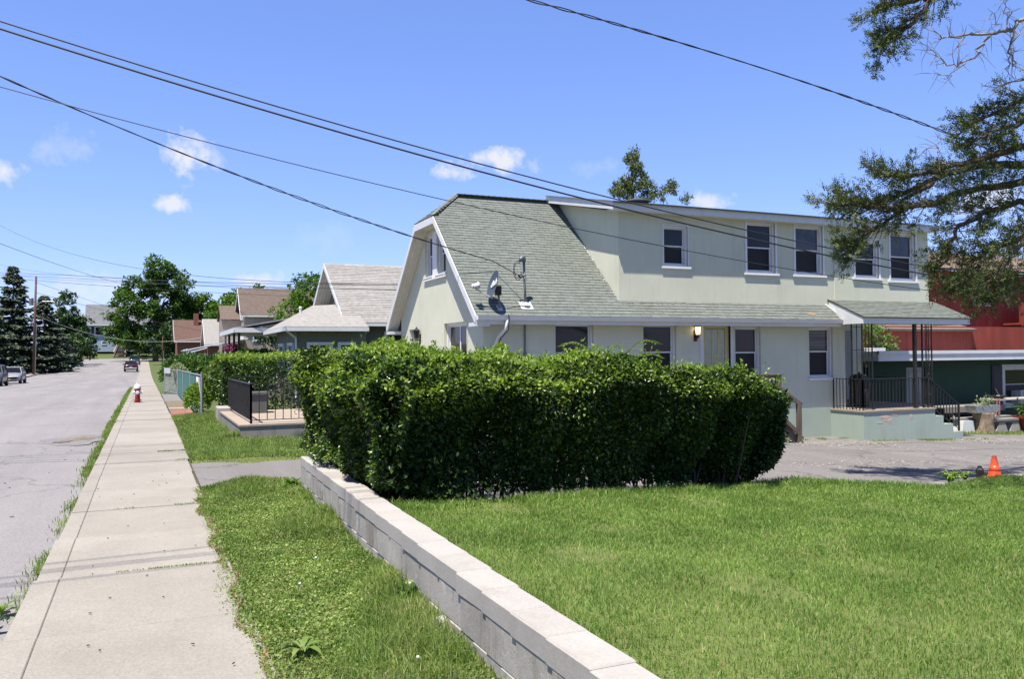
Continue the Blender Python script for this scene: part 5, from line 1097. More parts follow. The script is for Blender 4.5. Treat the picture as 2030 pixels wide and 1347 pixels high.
BXW = MB(); BXW.prism([(22.62,zy-.02),(23.18,zy-.02),(23.14,zy+.40),(22.70,zy+.42)], 'y', 17.6, 17.95); o = BXW.build('white_crate', M['white']); tag(o, 'white tapered crate on the grass left of the log', 'crate')
RP = empty('red_planter', (25.5, 17.4, zy), 'dark red planter bowl with cream flowers', 'planter')
m = MB(); m.lathe([(.30,-.02),(.34,.05),(.50,.40),(.54,.42),(.54,.48),(.48,.48),(.46,.40)], 20, (25.5,17.4,zy-.02)); m.build('pot', M['planter'], RP, False)
leaves('foliage', M['tree2'], np.array([25.5,17.4,zy+.66])+g.normal(size=(420,3))*np.array([.2,.18,.13]), .12, RP, .5, g=g)
for k in range(7): m = MB(); c = Vector((25.5+random.gauss(0,.2),17.25+random.gauss(0,.1),zy+.85+random.gauss(0,.07))); m.lathe([(0,-.03),(.06,-.01),(.075,.02),(.04,.045),(0,.05)], 9, c); m.build('flower', M['flower'], RP)
HTk = empty('red_hand_truck', (24.6, 18.0, zy), 'red folding ladder frame leaning by the picnic table', 'ladder')
m = MB(); m.bar((24.35,17.75,zy+.35),(24.62,17.9,zy+1.02),.03); m.bar((24.48,17.75,zy+.35),(24.74,17.9,zy+1.02),.03)
for k in range(6): t = k/6+.08; m.bar((24.35+.27*t,17.75+.15*t,zy+.35+.67*t),(24.48+.26*t,17.75+.15*t,zy+.35+.67*t),.02)
m.build('frame', M['planter'], HTk)
WT = empty('white_folding_table', (25.6, 18.2, zy), 'pale folding table with a black pan beside the window', 'table')
m = MB(); m.box(24.75,27,17.95,18.6,zy+.94,zy+.98); m.build('top', M['cap'], WT)
for x in (24.85, 26.8): m = MB(); m.bar((x,18,zy+.94),(x,18,zy),.04); m.build('leg', M['cap'], WT)
o = MB(); o.lathe([(.10,0),(.20,.04),(.24,.10),(.22,.10),(.18,.05)], 14, (25.1,18.2,zy+.985)); o = o.build('black_pan', M['black']); tag(o, 'black pan standing on the pale folding table', 'pan')
# covered barbecue on the porch
BQ = empty('covered_barbecue', (17.7, 16.9, .17), 'black covered barbecue standing behind the porch railing', 'barbecue')
m = MB(); m.lathe([(.22,.0),(.24,.05),(.25,.45),(.28,.62),(.26,.76),(.18,.85),(.06,.88),(0,.89)], 16, (17.75,16.9,.172)); m.v = [(x+.015*math.sin(z*9+y*20), y+.015*math.cos(z*7+x*22), z) for x, y, z in m.v]; m.build('cover', M['black'], BQ, False)
m = MB(); m.lathe([(.025,.0),(.03,.05),(.0,.06)], 8, (17.75,16.9,1.05)); m.build('handle', M['black'], BQ)
# ------------------------------------------------------------------ grey bungalow next door
B = empty('grey_bungalow', (10, 36, 0), 'olive grey bungalow with pale shingle gable roof and hipped porch', 'house')
bx, by0, bym, by1, bze, bzr = 7.2, 32.6, 36.7, 40.8, 3.0, 5.75
k_ = (bzr-bze)/(bym-by0)
m = MB(); m.slab([(bx,by0,bze),(22,by0,bze),(22,bym,bzr),(bx,bym,bzr)], .08); m.slab([(bx,bym,bzr),(22,bym,bzr),(22,by1,bze),(bx,by1,bze)], .08); broof = m.build('roof', M['gshingle'], B)
m = MB(); rnd = random.Random(6); us2 = Vector((0,1,k_)).normalized(); un2 = Vector((0,-k_,1)).normalized()
for (a, b, s0, s1, t) in shingle_field(None,None,None,None,None,None,35,.14,lambda s: (bx-.01,16),.9,rnd):
    v, f = tab_mesh(Vector((0,by0-.02,bze-.013)), ux, us2, un2, a, b, s0, s1, .012, Vector((0,0,0))); m.add(v, f)
m.build('shingles', M['gshingle'], broof, kind='stuff')
m = MB()
for sg in (1, -1):
    q = lambda y: y if sg == 1 else 2*bym - y
    m.prism([(q(by0-.03),bze-.02),(q(bym),bzr-.02),(q(bym),bzr-.24),(q(by0-.03),bze-.24)], 'x', bx-.03, bx)
m.box(bx-.03,20,by0-.12,by0-.02,bze-.16,bze-.04); m.build('trim', M['white'], B)
m = MB()
for sg in (1, -1):
    q = lambda y: y if sg == 1 else 2*bym - y
    for kx in range(5): x0 = bx+.01+kx*.14; m.add([(x0,q(by0+.1),bze-.1),(x0+.13,q(by0+.1),bze-.1),(x0+.13,q(bym),bzr-.16),(x0,q(bym),bzr-.16)], [(0,1,2,3)])
m.build('soffit', M['soffit'], B)
m = MB(); m.add([(bx+.65,by0+.5,-.3),(bx+.65,by1-.5,-.3),(bx+.65,by1-.5,bze+.2),(bx+.65,bym,bzr-.2),(bx+.65,by0+.5,bze+.2)], [(4,3,2,1,0)]); m.box(bx+.65,20,by0+.5,by0+.7,-.3,bze); m.build('wall', M['siding'], B)
m = MB()
for k in range(26): z = .0+k*.125; m.add([(bx+.66,by0+.485,z),(20,by0+.485,z),(20,by0+.498,z+.125),(bx+.66,by0+.498,z+.125)], [(0,1,2,3)]); m.add([(bx+.66,by0+.485,z),(20,by0+.485,z),(20,by0+.5,z-.001),(bx+.66,by0+.5,z-.001)], [(3,2,1,0)])
m.build('siding_boards', M['siding'], B, kind='stuff')
fB = lambda u, z, d: (u, by0+.48+d, z); fBg = lambda u, z, d: (bx+.65+d, -u, z)
window(B, fB, 8.9, 10.3, .9, 2.65, rec=-.02, cas=.12, frame='white', mid=.5)
window(B, fBg, -37.3, -36.1, 3.7, 4.6, rec=-.02, cas=.1, frame='white')
# enclosed hip-roofed side porch and open front porch
ex0, ey0, ey1, ez = 4.75, 31.6, 37.5, 2.78
m = MB(); m.slab([(ex0,ey0,ez),(7.9,ey0,ez),(7.9,34.6,3.85),(6.3,34.6,3.75)], .07); m.slab([(ex0,ey1,ez),(ex0,ey0,ez),(6.3,34.6,3.75)], .07); m.slab([(7.9,ey1,ez),(ex0,ey1,ez),(6.3,34.6,3.75),(7.9,34.6,3.85)], .07)
m.slab([(3.55,45,2.95),(3.55,37.6,2.95),(7.4,36.9,3.65),(7.4,45,3.65)], .06); m.build('porch_roof', M['gshingle'], B)
m = MB(); m.box(ex0-.04,7.9,ey0-.06,ey0-.0,ez-.17,ez-.02); m.box(ex0-.04,ex0+.02,ey0,ey1,ez-.17,ez-.02); m.box(3.5,3.58,37.55,45,2.72,2.92); m.box(3.5,7.2,37.5,37.58,2.72,2.92); m.build('porch_fascia', M['white'], B)
m = MB(); m.box(ex0+.5,7.9,ey0+.5,ey1-.2,-.3,ez-.05); m.build('porch_wall', M['siding'], B)
m = MB(); m.box(ex0,7.9,ey0,ey0+.5,ez-.1,ez-.08); m.box(3.6,7.2,37.6,45,2.74,2.76); m.build('porch_soffit', M['soffit'], B)
fE = lambda u, z, d: (u, ey0+.5+d, z); fS = lambda u, z, d: (ex0+.5+d, -u, z)
window(B, fE, 5.62, 6.6, 1.1, 2.2, rec=-.04, cas=.1, frame='white', mull=(.5,)); window(B, fE, 6.8, 7.5, 1.1, 2.2, rec=-.04, cas=.1, frame='white')
window(B, fS, -33.9, -32.6, 1.2, 2.2, rec=-.04, cas=.1, frame='white', mull=(.5,)); window(B, fS, -36.3, -35.0, 1.1, 2.2, rec=-.04, cas=.1, frame='white')
for (x, y) in ((3.75,38),(3.75,40.2),(3.75,42.6),(3.75,44.6),(5.6,38)): m = MB(); m.box(x-.05,x+.05,y-.05,y+.05,.2,2.74); m.build('porch_post', M['black' if y < 43 else 'white'], B)
m = MB(); m.box(3.5,7.8,37.6,45,-.4,.2); m.build('porch_floor', M['terr'], B)
m = MB(); m.tube([(ex0+.05,ey0+.1,ez-.15),(ex0+.46,ey0+.44,ez-.42),(ex0+.47,ey0+.46,ez-.6),(ex0+.47,ey0+.47,.0)], .04, 6); m.build('downspout', M['white'], B); m = MB(); m.tube([(8.15,by0+.0,bze-.15),(8.1,by0+.44,bze-.5),(8.1,by0+.44,0)], .04, 6); m.build('downspout', M['white'], B)
m = MB(); m.lathe([(.05,-.3),(.05,-.05),(.07,0),(.05,.05),(0,.07)], 10, (5.75,34.2,3.62)); m.build('roof_vent', M['white'], B)
g = np.random.default_rng(55)
for (x, y, wh) in ((3.62,39.2,'nearer'),(3.62,41.4,'farther')):
    hb = empty('hanging_basket', (x,y,2.0), wh+' hanging basket of magenta flowers on the bungalow porch', 'hanging basket', 'hanging flower baskets')
    leaves('flowers', M['magenta'], np.array([x,y,2.05])+g.normal(size=(130,3))*np.array([.11,.11,.09]), .10, hb, .8, g=g); m = MB(); m.lathe([(.05,-.18),(.17,-.05),(.19,.02)], 10, (x,y,2.0)); m.build('pot', M['rubber'], hb); m = MB(); m.tube([(x,y,2.1),(x,y,2.74)], .008, 4); m.build('hook', M['black'], hb)
# ------------------------------------------------------------------ houses further down the street
def gable_house(name, label, x0, x1, y0, y1, z0, ze, zrg, wallm, roofm, wins=(), gwin=(), over=.45, chim=None, trim='white', axis='x'):
    h = empty(name, ((x0+x1)/2,(y0+y1)/2,z0), label, 'house'); ym = (y0+y1)/2; s = (zrg-ze)/(ym-y0+over)
    m = MB(); m.prism([(y0,z0-.5),(y1,z0-.5),(y1,ze+over*s-.1),(ym,zrg-.12),(y0,ze+over*s-.1)], 'x', x0, x1); m.build('wall', wallm, h)
    m = MB(); m.slab([(x0-over,y0-over,ze),(x1+over,y0-over,ze),(x1+over,ym,zrg),(x0-over,ym,zrg)], .12); m.slab([(x0-over,ym,zrg),(x1+over,ym,zrg),(x1+over,y1+over,ze),(x0-over,y1+over,ze)], .12); rf = m.build('roof', roofm, h)
    if chim: m = MB(); m.box(*chim); m.build('chimney', M['brick'], rf)
    m = MB()
    for sg in (1, -1):
        q = lambda y: y if sg == 1 else 2*ym-y
        m.prism([(q(y0-over),ze-.02),(q(ym),zrg-.02),(q(ym),zrg-.3),(q(y0-over),ze-.28)], 'x', x0-over-.04, x0-over-.002)
    m.box(x0-over,x1+over,y0-over-.1,y0-over-.01,ze-.2,ze-.04); m.build('trim', M[trim], h)
    fu = lambda u, z, d: (u, y0-.02+d, z); fg = lambda u, z, d: (x0-.02+d, -u, z)
    for w in wins: window(h, fu, *w, rec=-.03, cas=.12, frame='white')
    for w in gwin: window(h, fg, *w, rec=-.03, cas=.12, frame='white')
    return h
BH = gable_house('brown_roof_house', 'taupe two storey house with brown gable roof', 9.4, 19, 89.6, 94.6, 0, 6.0, 9.0, M['tansiding'], M['bshingle'], [(10.2,11.2,3.3,4.9),(13,14,3.3,4.9)], [(-92.9,-91.2,5.6,7.0),(-93.6,-92.7,3.2,4.6),(-91.6,-90.6,3.2,4.6)])
m = MB(); m.slab([(7.3,97.5,5.6),(7.3,95.2,7.2),(9.4,95.2,7.2),(9.4,97.5,5.6)][::-1], .1); m.slab([(7.3,95.2,7.2),(7.3,92.9,5.6),(9.4,92.9,5.6),(9.4,95.2,7.2)][::-1], .1); m.build('front_gable_roof', M['bshingle'], BH)
m = MB(); m.prism([(93.1,-.5),(97.3,-.5),(97.3,5.6),(95.2,7.0),(93.1,5.6)], 'x', 7.5, 9.4); m.build('front_bay', M['tansiding'], BH)
m = MB(); m.slab([(3.4,86.5,2.4),(9.4,86.5,3.6),(9.4,93,3.6),(3.4,93,2.4)], .12); m.build('porch_roof', M['white'], BH)
for (x, y) in ((3.7,86.7),(3.7,92.7)): m = MB(); m.box(x-.07,x+.07,y-.07,y+.07,-.4,2.5); m.build('porch_post', M['white'], BH)
GS = gable_house('brick_cottage', 'small red brick cottage with pale grey roof', 7.2, 13, 110, 117, -.3, 3.3, 6.6, M['brick'], M['gshingle'], [(8,8.9,1,2.2)], [(-114.5,-112.6,.9,2.2)])
m = MB(); m.slab([(5.0,112,2.3),(7.2,112,2.9),(7.2,116,2.9),(5.0,116,2.3)], .1); m.build('porch_roof', M['white'], GS)
RR = gable_house('red_roof_house', 'brick house with reddish brown roof far down the street', 4.5, 14, 136, 146, -.1, 4.2, 7.6, M['brick'], M['rshingle'], [(6,7,1.2,2.8)], [(-142,-140,4.4,5.6)], chim=(7,7.7,139.5,140.2,6,8.6))
# blue house on the rise at the street's end
LH = empty('blue_house', (-9, 225, 4.5), 'pale blue house with grey roof and wooden front steps at street end', 'house')
fL = lambda u, z, d: (u, 214+d, z)
m = MB(); m.box(-12.2,4,214,224,3.2,9.6); m.box(-17.4,-12.2,216.5,224,3.2,10.0); m.build('wall', M['bluesiding'], LH)
m = MB(); m.slab([(-12.7,213.3,9.4),(4.4,213.3,9.4),(4.4,219,14.4),(-12.7,219,14.4)], .2); m.slab([(-12.7,219,14.4),(4.4,219,14.4),(4.4,224.7,9.4),(-12.7,224.7,9.4)], .2); m.slab([(-17.9,216,9.9),(-12.2,216,9.9),(-12.2,220,12.0),(-17.9,220,12.0)], .2); m.build('roof', M['greyroof'], LH)
m = MB(); m.prism([(214.05,9.3),(219,14.1),(223.9,9.3)], 'x', -12.3, -12.2); m.box(-12.24,-12.2,214,214.2,3.3,9.4); m.box(-12.3,4.2,213.2,213.34,9.2,9.44); m.build('trim', M['white'], LH)
for w in ((-10.6,-8.6,6.9,9.0),(-8.0,-6.2,6.9,9.0),(-1.5,0.3,6.9,9.0)): window(LH, fL, *w, rec=-.05, cas=.16, frame='white', mid=.5)
for (a, b) in ((-11.3,-10.75),(-8.5,-8.1),(-6.1,-5.5)): m = MB(); boxm(m, fL, a, b, 6.9, 9.0, -.08, -.01); m.build('shutter', M['shutter'], LH)
window(LH, fL, -9.2, -8.1, 4.8, 5.6, rec=-.05, cas=.16, frame='white', mid=.5)
fL2 = lambda u, z, d: (u, 216.5+d, z); window(LH, fL2, -16.9, -15.0, 7.2, 9.2, rec=-.05, cas=.16, frame='white')
LS = empty('wooden_front_steps', (-6, 212, 4), 'brown wooden stairs with pale rails leading up to the blue house', 'stairs')
for k in range(9): m = MB(); m.box(-6.5+k*.15,-4.2+k*.15,209.6+k*.4,210.05+k*.4,1.9+k*.42,2.1+k*.42); m.build('tread', M['brownwood'], LS)
for x in (-6.5, -4.2): m = MB(); m.bar((x,209.6,3.0),(x+1.2,213.4,6.8),.22,.16); m.build('rail', M['deadbark'], LS); m = MB(); m.bar((x,209.6,1.9),(x+1.2,213.4,5.6),.2,.35); m.build('stringer', M['brownwood'], LS)
m = MB(); m.box(-6.7,-4,213.0,214,5.7,6.0); m.build('landing', M['brownwood'], LS)
for x in (-6.7,-4.1,-5.4): m = MB(); m.bar((x,213,6),(x,213,7.4),.14); m.build('post', M['white'], LS)
# ------------------------------------------------------------------ utility poles
def pole(x, y, h, label, lean=(0,0), arm=False, trans=False, r=.17):
    z = zr(y); p = empty('utility_pole', (x,y,z), label, 'utility pole', 'utility poles down the street')
    m = MB(); m.tube([(x,y,z-.3),(x+lean[0]*.5,y,z+h*.5),(x+lean[0],y+lean[1],z+h)], [r,r*.85,r*.7], 10); m.build('shaft', M['polewood'], p, True)
    if trans: m = MB(); m.lathe([(.0,-.45),(.24,-.43),(.25,.4),(.2,.46),(0,.48)], 12, (x+lean[0]-.5,y,z+h*.74)); m.build('transformer', M['greymetal'], p); m = MB(); m.bar((x+lean[0]-.5,y,z+h*.74),(x+lean[0],y,z+h*.74),.08); m.build('bracket', M['greymetal'], p)
    if arm: m = MB(); m.tube([(x+lean[0]*.8,y,z+h*.70),(x+1.0,y-.3,z+h*.745),(x+2.2,y-.6,z+h*.745)], .04, 6); m.lathe([(.02,-.02),(.16,-.04),(.12,.06),(0,.07)], 10, (x+2.3,y-.6,z+h*.74)); m.build('lamp_arm', M['galv'], p)
    m = MB(); m.tube([(x+.19,y-.05,z),(x+.19+lean[0]*.5,y-.05,z+h*.52)], .045, 6); m.build('conduit', M['galv'], p); return p
pole(at(66,742,101).x, at(66,742,101).y, 12.0, 'brown wooden utility pole with transformer beside the silver car', (.28,0), True, True)
pole(at(117,725,150).x, at(117,725,150).y, 12.4, 'second wooden utility pole standing against the left trees', (0,0), False, False)
pole(2.6, 150, 5.0, 'short distant pole in front of the big tree', (.1,0), r=.07)
# green dumpster-like slatted fence and posts at the far left corner
FL = empty('green_fence_panel', (-12.6, 150, 0), 'short run of green slatted fence under the left trees', 'fence')
for k in range(24): 
    m = MB() if k == 0 else m; y = 146+k*1.0; m.box(-14.25,-14.15,y,y+.85,zr(y)+.05,zr(y)+1.5)
m.build('slats', M['greenslat'], FL, kind='stuff'); 
for y in (146, 154, 162, 169.5): m = MB(); m.box(-14.3,-14.1,y-.1,y+.1,zr(y),zr(y)+1.6); m.build('post', M['galv'], FL)
# ------------------------------------------------------------------ cars
def car(name, label, loc, rz, color, L=4.6, Wd=1.78, Hh=1.45, suv=False, face='front', plate=(.65,.42,.02)):
    c = empty(name, loc, label, 'car', None, rz); paint = pm('paint_'+name+label[:6], color, tuple(x*.92 for x in color), 2, .25, spec=.6)
    hw = Wd/2; zb = .22; belt = .92 if not suv else 1.05
    st = [(-L/2,.62,.80,.35),(-L/2+.12,.80,.93,.27),(-L/2+.5,.87,.97 if not suv else 1.08,zb),(-L*.16,hw,belt+.05,zb),(L*.12,hw,belt+.03,zb),(L*.22,hw,belt+(.0 if not suv else .03),zb),(L/2-.55,.86,.80 if not suv else .95,zb),(L/2-.12,.80,.68 if not suv else .82,.25),(L/2,.62,.56 if not suv else .68,.32)]
    m = MB(); sec = []
    for (y, w, zt, z0) in st:
        b = len(m.v); pts = [(-w*.55,z0),(-w*.93,z0+.06),(-w,z0+.28),(-w*.985,zt-.12),(-w*.88,zt-.01),(-w*.4,zt+.02),(w*.4,zt+.02),(w*.88,zt-.01),(w*.985,zt-.12),(w,z0+.28),(w*.93,z0+.06),(w*.55,z0)]
        m.v += [(x,y,z) for x, z in pts]; sec.append(b)
    n = 12
    for a, b in zip(sec, sec[1:]):
        for k in range(n): m.f.append((a+k, b+k, b+(k+1)%n, a+(k+1)%n))
    m.f.append(tuple(sec[0]+k for k in range(n))); m.f.append(tuple(sec[-1]+k for k in range(n-1,-1,-1))); body = m.build('body', paint, c, True, True)
    yb0, yb1, yt0, yt1 = (-L*.40, L*.20, -L*.24, L*.045) if not suv else (-L*.47, L*.20, -L*.40, L*.06)
    m = MB(); zt = Hh; z0 = belt-.05
    m.add([(-hw*.93,yb0,z0),(hw*.93,yb0,z0),(hw*.93,yb1,z0),(-hw*.93,yb1,z0),(-hw*.70,yt0,zt-.05),(hw*.70,yt0,zt-.05),(hw*.70,yt1,zt-.05),(-hw*.70,yt1,zt-.05)], [(0,1,5,4),(1,2,6,5),(2,3,7,6),(3,0,4,7),(4,5,6,7)]); m.build('window_glass', M['glass'], c, False, True)
    m = MB(); m.add([(-hw*.72,yt0-.05,zt-.055),(hw*.72,yt0-.05,zt-.055),(hw*.72,yt1+.03,zt-.055),(-hw*.72,yt1+.03,zt-.055),(-hw*.6,yt0+.1,zt),(hw*.6,yt0+.1,zt),(hw*.6,yt1-.1,zt),(-hw*.6,yt1-.1,zt)], [(3,2,1,0),(0,1,5,4),(1,2,6,5),(2,3,7,6),(3,0,4,7),(4,5,6,7)]); m.build('roof', paint, c, False, True)
    m = MB()
    for s in (-1, 1):
        for (ya, yb_) in ((yb0,yt0),(yb1,yt1)): m.bar((s*hw*.94,ya,z0),(s*hw*.71,yb_,zt-.04),.07,.05)
        m.bar((s*hw*.95,(yb0+yb1)/2-.1,z0),(s*hw*.72,(yt0+yt1)/2-.1,zt-.05),.06,.04)
    m.build('pillar', paint, c, False, True)
    for s in (-1, 1):
        for y in (-L*.30, L*.30):
            Q = Matrix.Rotation(R(90),3,'Y'); m = MB(); m.lathe([(.2,-.11),(.30,-.11),(.325,-.08),(.325,.08),(.30,.11),(.2,.11)], 18, (s*(hw-.10),y,.325), Q); wh = m.build('wheel', M['rubber'], c, False, True)
            m = MB(); m.lathe([(.0,0),(.04,.115),(.2,.113),(.2,.0)], 14, (s*(hw-.10),y,.325), Q if s > 0 else Matrix.Rotation(R(-90),3,'Y')); m.build('rim', M['galv'], wh, False, True)
        m = MB(); m.box(s*hw*.62-.16,s*hw*.62+.16,L/2-.17,L/2-.04,.60 if not suv else .72,.70 if not suv else .85); m.build('headlight', M['vinyl'], c, False, True)
        m = MB(); m.box(s*hw*.74-.10,s*hw*.74+.10,-L/2-.01,-L/2+.12,.72,.82); m.build('tail_light', M['red'], c, False, True)
        m = MB(); m.box(s*(hw+.10)-.09,s*(hw+.10)+.09,L*.15,L*.15+.09,belt+.02,belt+.16); m.build('mirror', paint, c, False, True)
    m = MB(); m.box(-.45,.45,L/2-.03,L/2+.012,.42,.50); m.box(-.62,.62,L/2-.06,L/2-.0,.28,.34); m.build('grille', M['rubber'], c, False, True)
    pl = pm('plate_'+name, plate, tuple(x*.9 for x in plate), 3, .5)
    m = MB(); m.box(-.17,.17,L/2+.012,L/2+.02,.36,.47); m.box(-.17,.17,-L/2-.02,-L/2-.012,.55,.66); m.build('licence_plate', pl, c, False, True)
    m = MB(); m.box(-.7,.7,-L/2-.015,-L/2+.03,.42,.52); m.build('rear_bumper', M['vinyl'] if plate[2] > .3 else paint, c, False, True)
    return c
zc = zroad(-10.6, 83)
car('silver_car', 'silver sedan parked on the left facing the camera', (-10.55,83.6,zc), R(180), (.27,.27,.30))
car('dark_car', 'dark grey car cut by the left picture edge', (-10.75,74.5,zroad(-10.6,74.5)), R(180), (.10,.105,.11), suv=True, Hh=1.62)
car('red_car', 'dark red sedan seen from behind by the right kerb', (-1.75,126,zroad(-1.75,126)+.02), 0, (.03,.006,.009), 4.5, 1.75, 1.42, plate=(.6,.6,.6))
car('green_car', 'dark teal wagon parked beyond the red sedan', (-1.75,168,zroad(-1.75,168)+.02), 0, (.03,.075,.08), 4.6, 1.8, 1.65, True, plate=(.6,.6,.6))
car('white_van', 'white van half hidden behind the silver sedan', (-17.5,101,zr(101)-.1), R(120), (.7,.7,.7), 5.0, 1.9, 1.9, True)
# ------------------------------------------------------------------ trees
def branchy(m, p, d, L, r, depth, rr, spread=.6, up=.15):
    pts = [Vector(p)]; d = Vector(d).normalized(); n = 4
    for k in range(n): d = (d + Vector((rr.gauss(0,.13), rr.gauss(0,.13), rr.gauss(0,.1)+up*.25))).normalized(); pts.append(pts[-1] + d*(L/n))
    m.tube(pts, [r*(1-.6*k/n) for k in range(n+1)], 6 if depth > 1 else 5); out = [pts[-1]]
    if depth > 0:
        for k in range(3 if depth > 1 else 2):
            q = pts[rr.choice((2,3,4))]; dd = (d + Vector((rr.gauss(0,spread), rr.gauss(0,spread), rr.gauss(0,spread*.6)+up))).normalized(); out += branchy(m, q, dd, L*rr.uniform(.55,.8), r*.5, depth-1, rr, spread, up)
    return out
def tree(name, label, base, h, blobs, mat, leaf, n, seed, group=None, trunk_h=.4, r=.3, clump=.9, dens=.6):
    """blobs: (dx, dy, z, rx, ry, rz) crown masses; leaves gathered in clumps with gaps between"""
    g = np.random.default_rng(seed); rr = random.Random(seed); b = Vector(base); t = empty(name, b, label, 'tree', group)
    P = []; O = []; cen = []
    vol = np.array([x[3]*x[4]*x[5] for x in blobs])**.75; vol = vol/vol.sum()
    for (dx_, dy_, z, rx, ry, rz), w in zip(blobs, vol):
        nc = max(4, int(n*w/70)); d = unit(g.normal(size=(nc,3))); rad = g.uniform(.35,1.0,nc)**.5; c = np.array([b.x+dx_, b.y+dy_, b.z+z]) + d*rad[:,None]*np.array([rx,ry,rz])
        for q in range(nc):
            s = clump*g.uniform(.6,1.3); kk = int(70*g.uniform(.5,1.4)); dd = unit(g.normal(size=(kk,3))); P.append(c[q] + dd*(s*g.uniform(.3,1,kk)**.6)[:,None]*np.array([1,1,.7])); O.append(dd)
        cen += [Vector(v) for v in c[::max(1, nc//5)]]
    P = np.concatenate(P); O = np.concatenate(O); leaves('crown', mat, P, leaf, t, .62, .5, O, .5, g=g)
    m = MB(); th = h*trunk_h; m.tube([b-Vector((0,0,.4)), b+Vector((rr.gauss(0,.1),0,th*.5)), b+Vector((rr.gauss(0,.2),0,th))], [r*1.2,r,r*.8], 8); top = b + Vector((0,0,th))
    for c in cen[:26]:
        mid = top.lerp(c, .5) + Vector((rr.gauss(0,.3), rr.gauss(0,.3), rr.gauss(.2,.3))); m.tube([top - Vector((0,0,rr.uniform(0,.3*th))), mid, c], [r*.45,r*.28,r*.08], 5)
    m.build('trunk', M['bark'], t); return t
def spruce(label, base, h, rad, seed, mat='spruce', n=9000, group='blue spruces by the left kerb'):
    g = np.random.default_rng(seed); b = np.array(base); t = empty('spruce_tree', base, label, 'tree', group)
    P = []; U = []; m = MB(); m.tube([base, (base[0],base[1],base[2]+h*.97)], [.28,.03], 7)
    nbr = int(h*34*n/20000)
    for k in range(nbr):
        f = 1 - (1-g.uniform(0,1))**.62 if False else g.uniform(0,1)**1.35; z = .3 + f*(h-.4); rr = rad*(1-f)**.8*(.82+.3*math.sin(z*5.2+g.normal()*.6)) + .12
        a = g.uniform(0, 6.283); L = max(.22, rr*g.uniform(.7,1.12)); d = np.array([math.cos(a), math.sin(a), 0]); npt = int(8+L*13)
        s = g.uniform(.12,1,npt)**.75; drp = -.26*L*s + .30*L*s**3*(.6 if f < .7 else 1.3)
        p = b + d*(s*L)[:,None]; p[:,2] += z + drp + g.normal(0,.06,npt); sd = np.array([-d[1],d[0],0]); p = p + sd*(g.normal(0,1,npt)*(.16+.26*s*L/rad))[:,None]
        P.append(p); U.append(np.repeat(d[None,:],npt,0)*.8 + sd*g.normal(0,.5,npt)[:,None] + np.array([0,0,-.35]))
        if k % 6 == 0: m.tube([b+np.array([0,0,z]), b+d*L*.85+np.array([0,0,z-.12*L])], [.04,.012], 4)
    P = np.concatenate(P); U = np.concatenate(U); nN = g.normal(size=P.shape)*.5 + np.array([0,0,1.]); sz = g.uniform(.32,.62,len(P))
    o = link('crown', leaf_mesh('crown', P-b, U, nN, sz, sz*.55, -.2), M[mat], t); m.build('trunk', M['bark'], t); return t
def gp_(px, d): p = at(px, 735, d); return (p.x, p.y, zr(p.y)-.2)
spruce('tall pointed blue spruce at the left edge behind the parked cars', gp_(26,106), 14.0, 4.4, 1, n=22000)
spruce('blue spruce standing directly behind the utility pole', gp_(88,112), 10.6, 4.0, 2, n=20000)
spruce('smaller blue spruce left of the green slatted fence', gp_(112,122), 6.6, 3.2, 3, n=16000)
spruce('broad blue spruce cut by the left picture edge', gp_(-18,100), 9.0, 4.2, 4, n=18000)
tree('dark_leaf_tree', 'narrow dark leafed tree right of the spruces', gp_(138,150), 13.5, [(0,0,9.5,2.6,2.6,4.5),(1.2,0,6,3.0,2.6,3.2),(-1,0,5,2.8,2.6,3),(2.2,-1,3.2,2.4,2.4,2.2)], M['tree3'], .55, 6500, 5, trunk_h=.3)
tree('purple_bush_tree', 'low dark purple green tree below the narrow tree', gp_(140,138), 6, [(0,0,3.2,2.4,2.4,2.6),(-2.5,2,2.5,2.2,2,2.2)], M['tree3'], .5, 2600, 6, trunk_h=.3)
tree('locust_tree', 'tall spreading tree over the end of the street', (2.0,187,1.2), 24, [(5.6,0,13.0,2.9,3,2.6),(-5.2,0,11.8,3.2,3,2.4),(6.5,0,7,3,3,2.6),(4.5,0,4,3.2,3,2.2),(.8,0,18.6,3.4,3.4,3.0),(3.6,0,16,3.6,3.4,3.2),(-1.6,0,16.5,2.8,2.8,2.6),(-4.0,0,14.2,3.0,3,2.4),(1.5,0,12.5,3.8,3.6,2.8),(-5.6,0,9.5,3.6,3.4,2.8),(-2,0,8.5,4.2,3.8,3.2),(4.2,1,10,3.2,3,2.4),(-6.5,0,5.5,3.0,3,2.4),(-2.5,0,4.5,4.5,4,2.6),(1.5,0,5,3.4,3.2,2.6)], M['tree'], .62, 21000, 7, trunk_h=.42, r=.5, clump=1.1)
tree('roadside_tree', 'dark low tree between the big tree and the brick cottage', gp_(352,150), 9, [(0,0,6,3.4,3,2.6),(2.6,0,4,3,3,2.4),(-2.4,0,3.8,2.6,2.6,2.2)], M['tree3'], .55, 4200, 8, trunk_h=.3)
tree('round_tree', 'round bright green tree behind the cottage roofs', gp_(400,178), 15, [(0,0,10.5,4.6,5,3.8),(3,0,9,3.6,4,3.4),(-3,0,8.5,3.4,4,3.2),(0,0,6,6,5,3)], M['tree2'], .62, 15000, 9, trunk_h=.35, r=.4, clump=1.1)
tree('far_tree', 'bright green tree rising behind the brown roof', gp_(478,150), 15.5, [(0,0,10.5,4,5,3.4),(3.5,0,11.2,3.2,4,3),(-2.5,0,8,3.6,4,3.2),(6,0,10,3,3,3)], M['tree2'], .6, 12000, 10, trunk_h=.35, r=.4, clump=1.1)
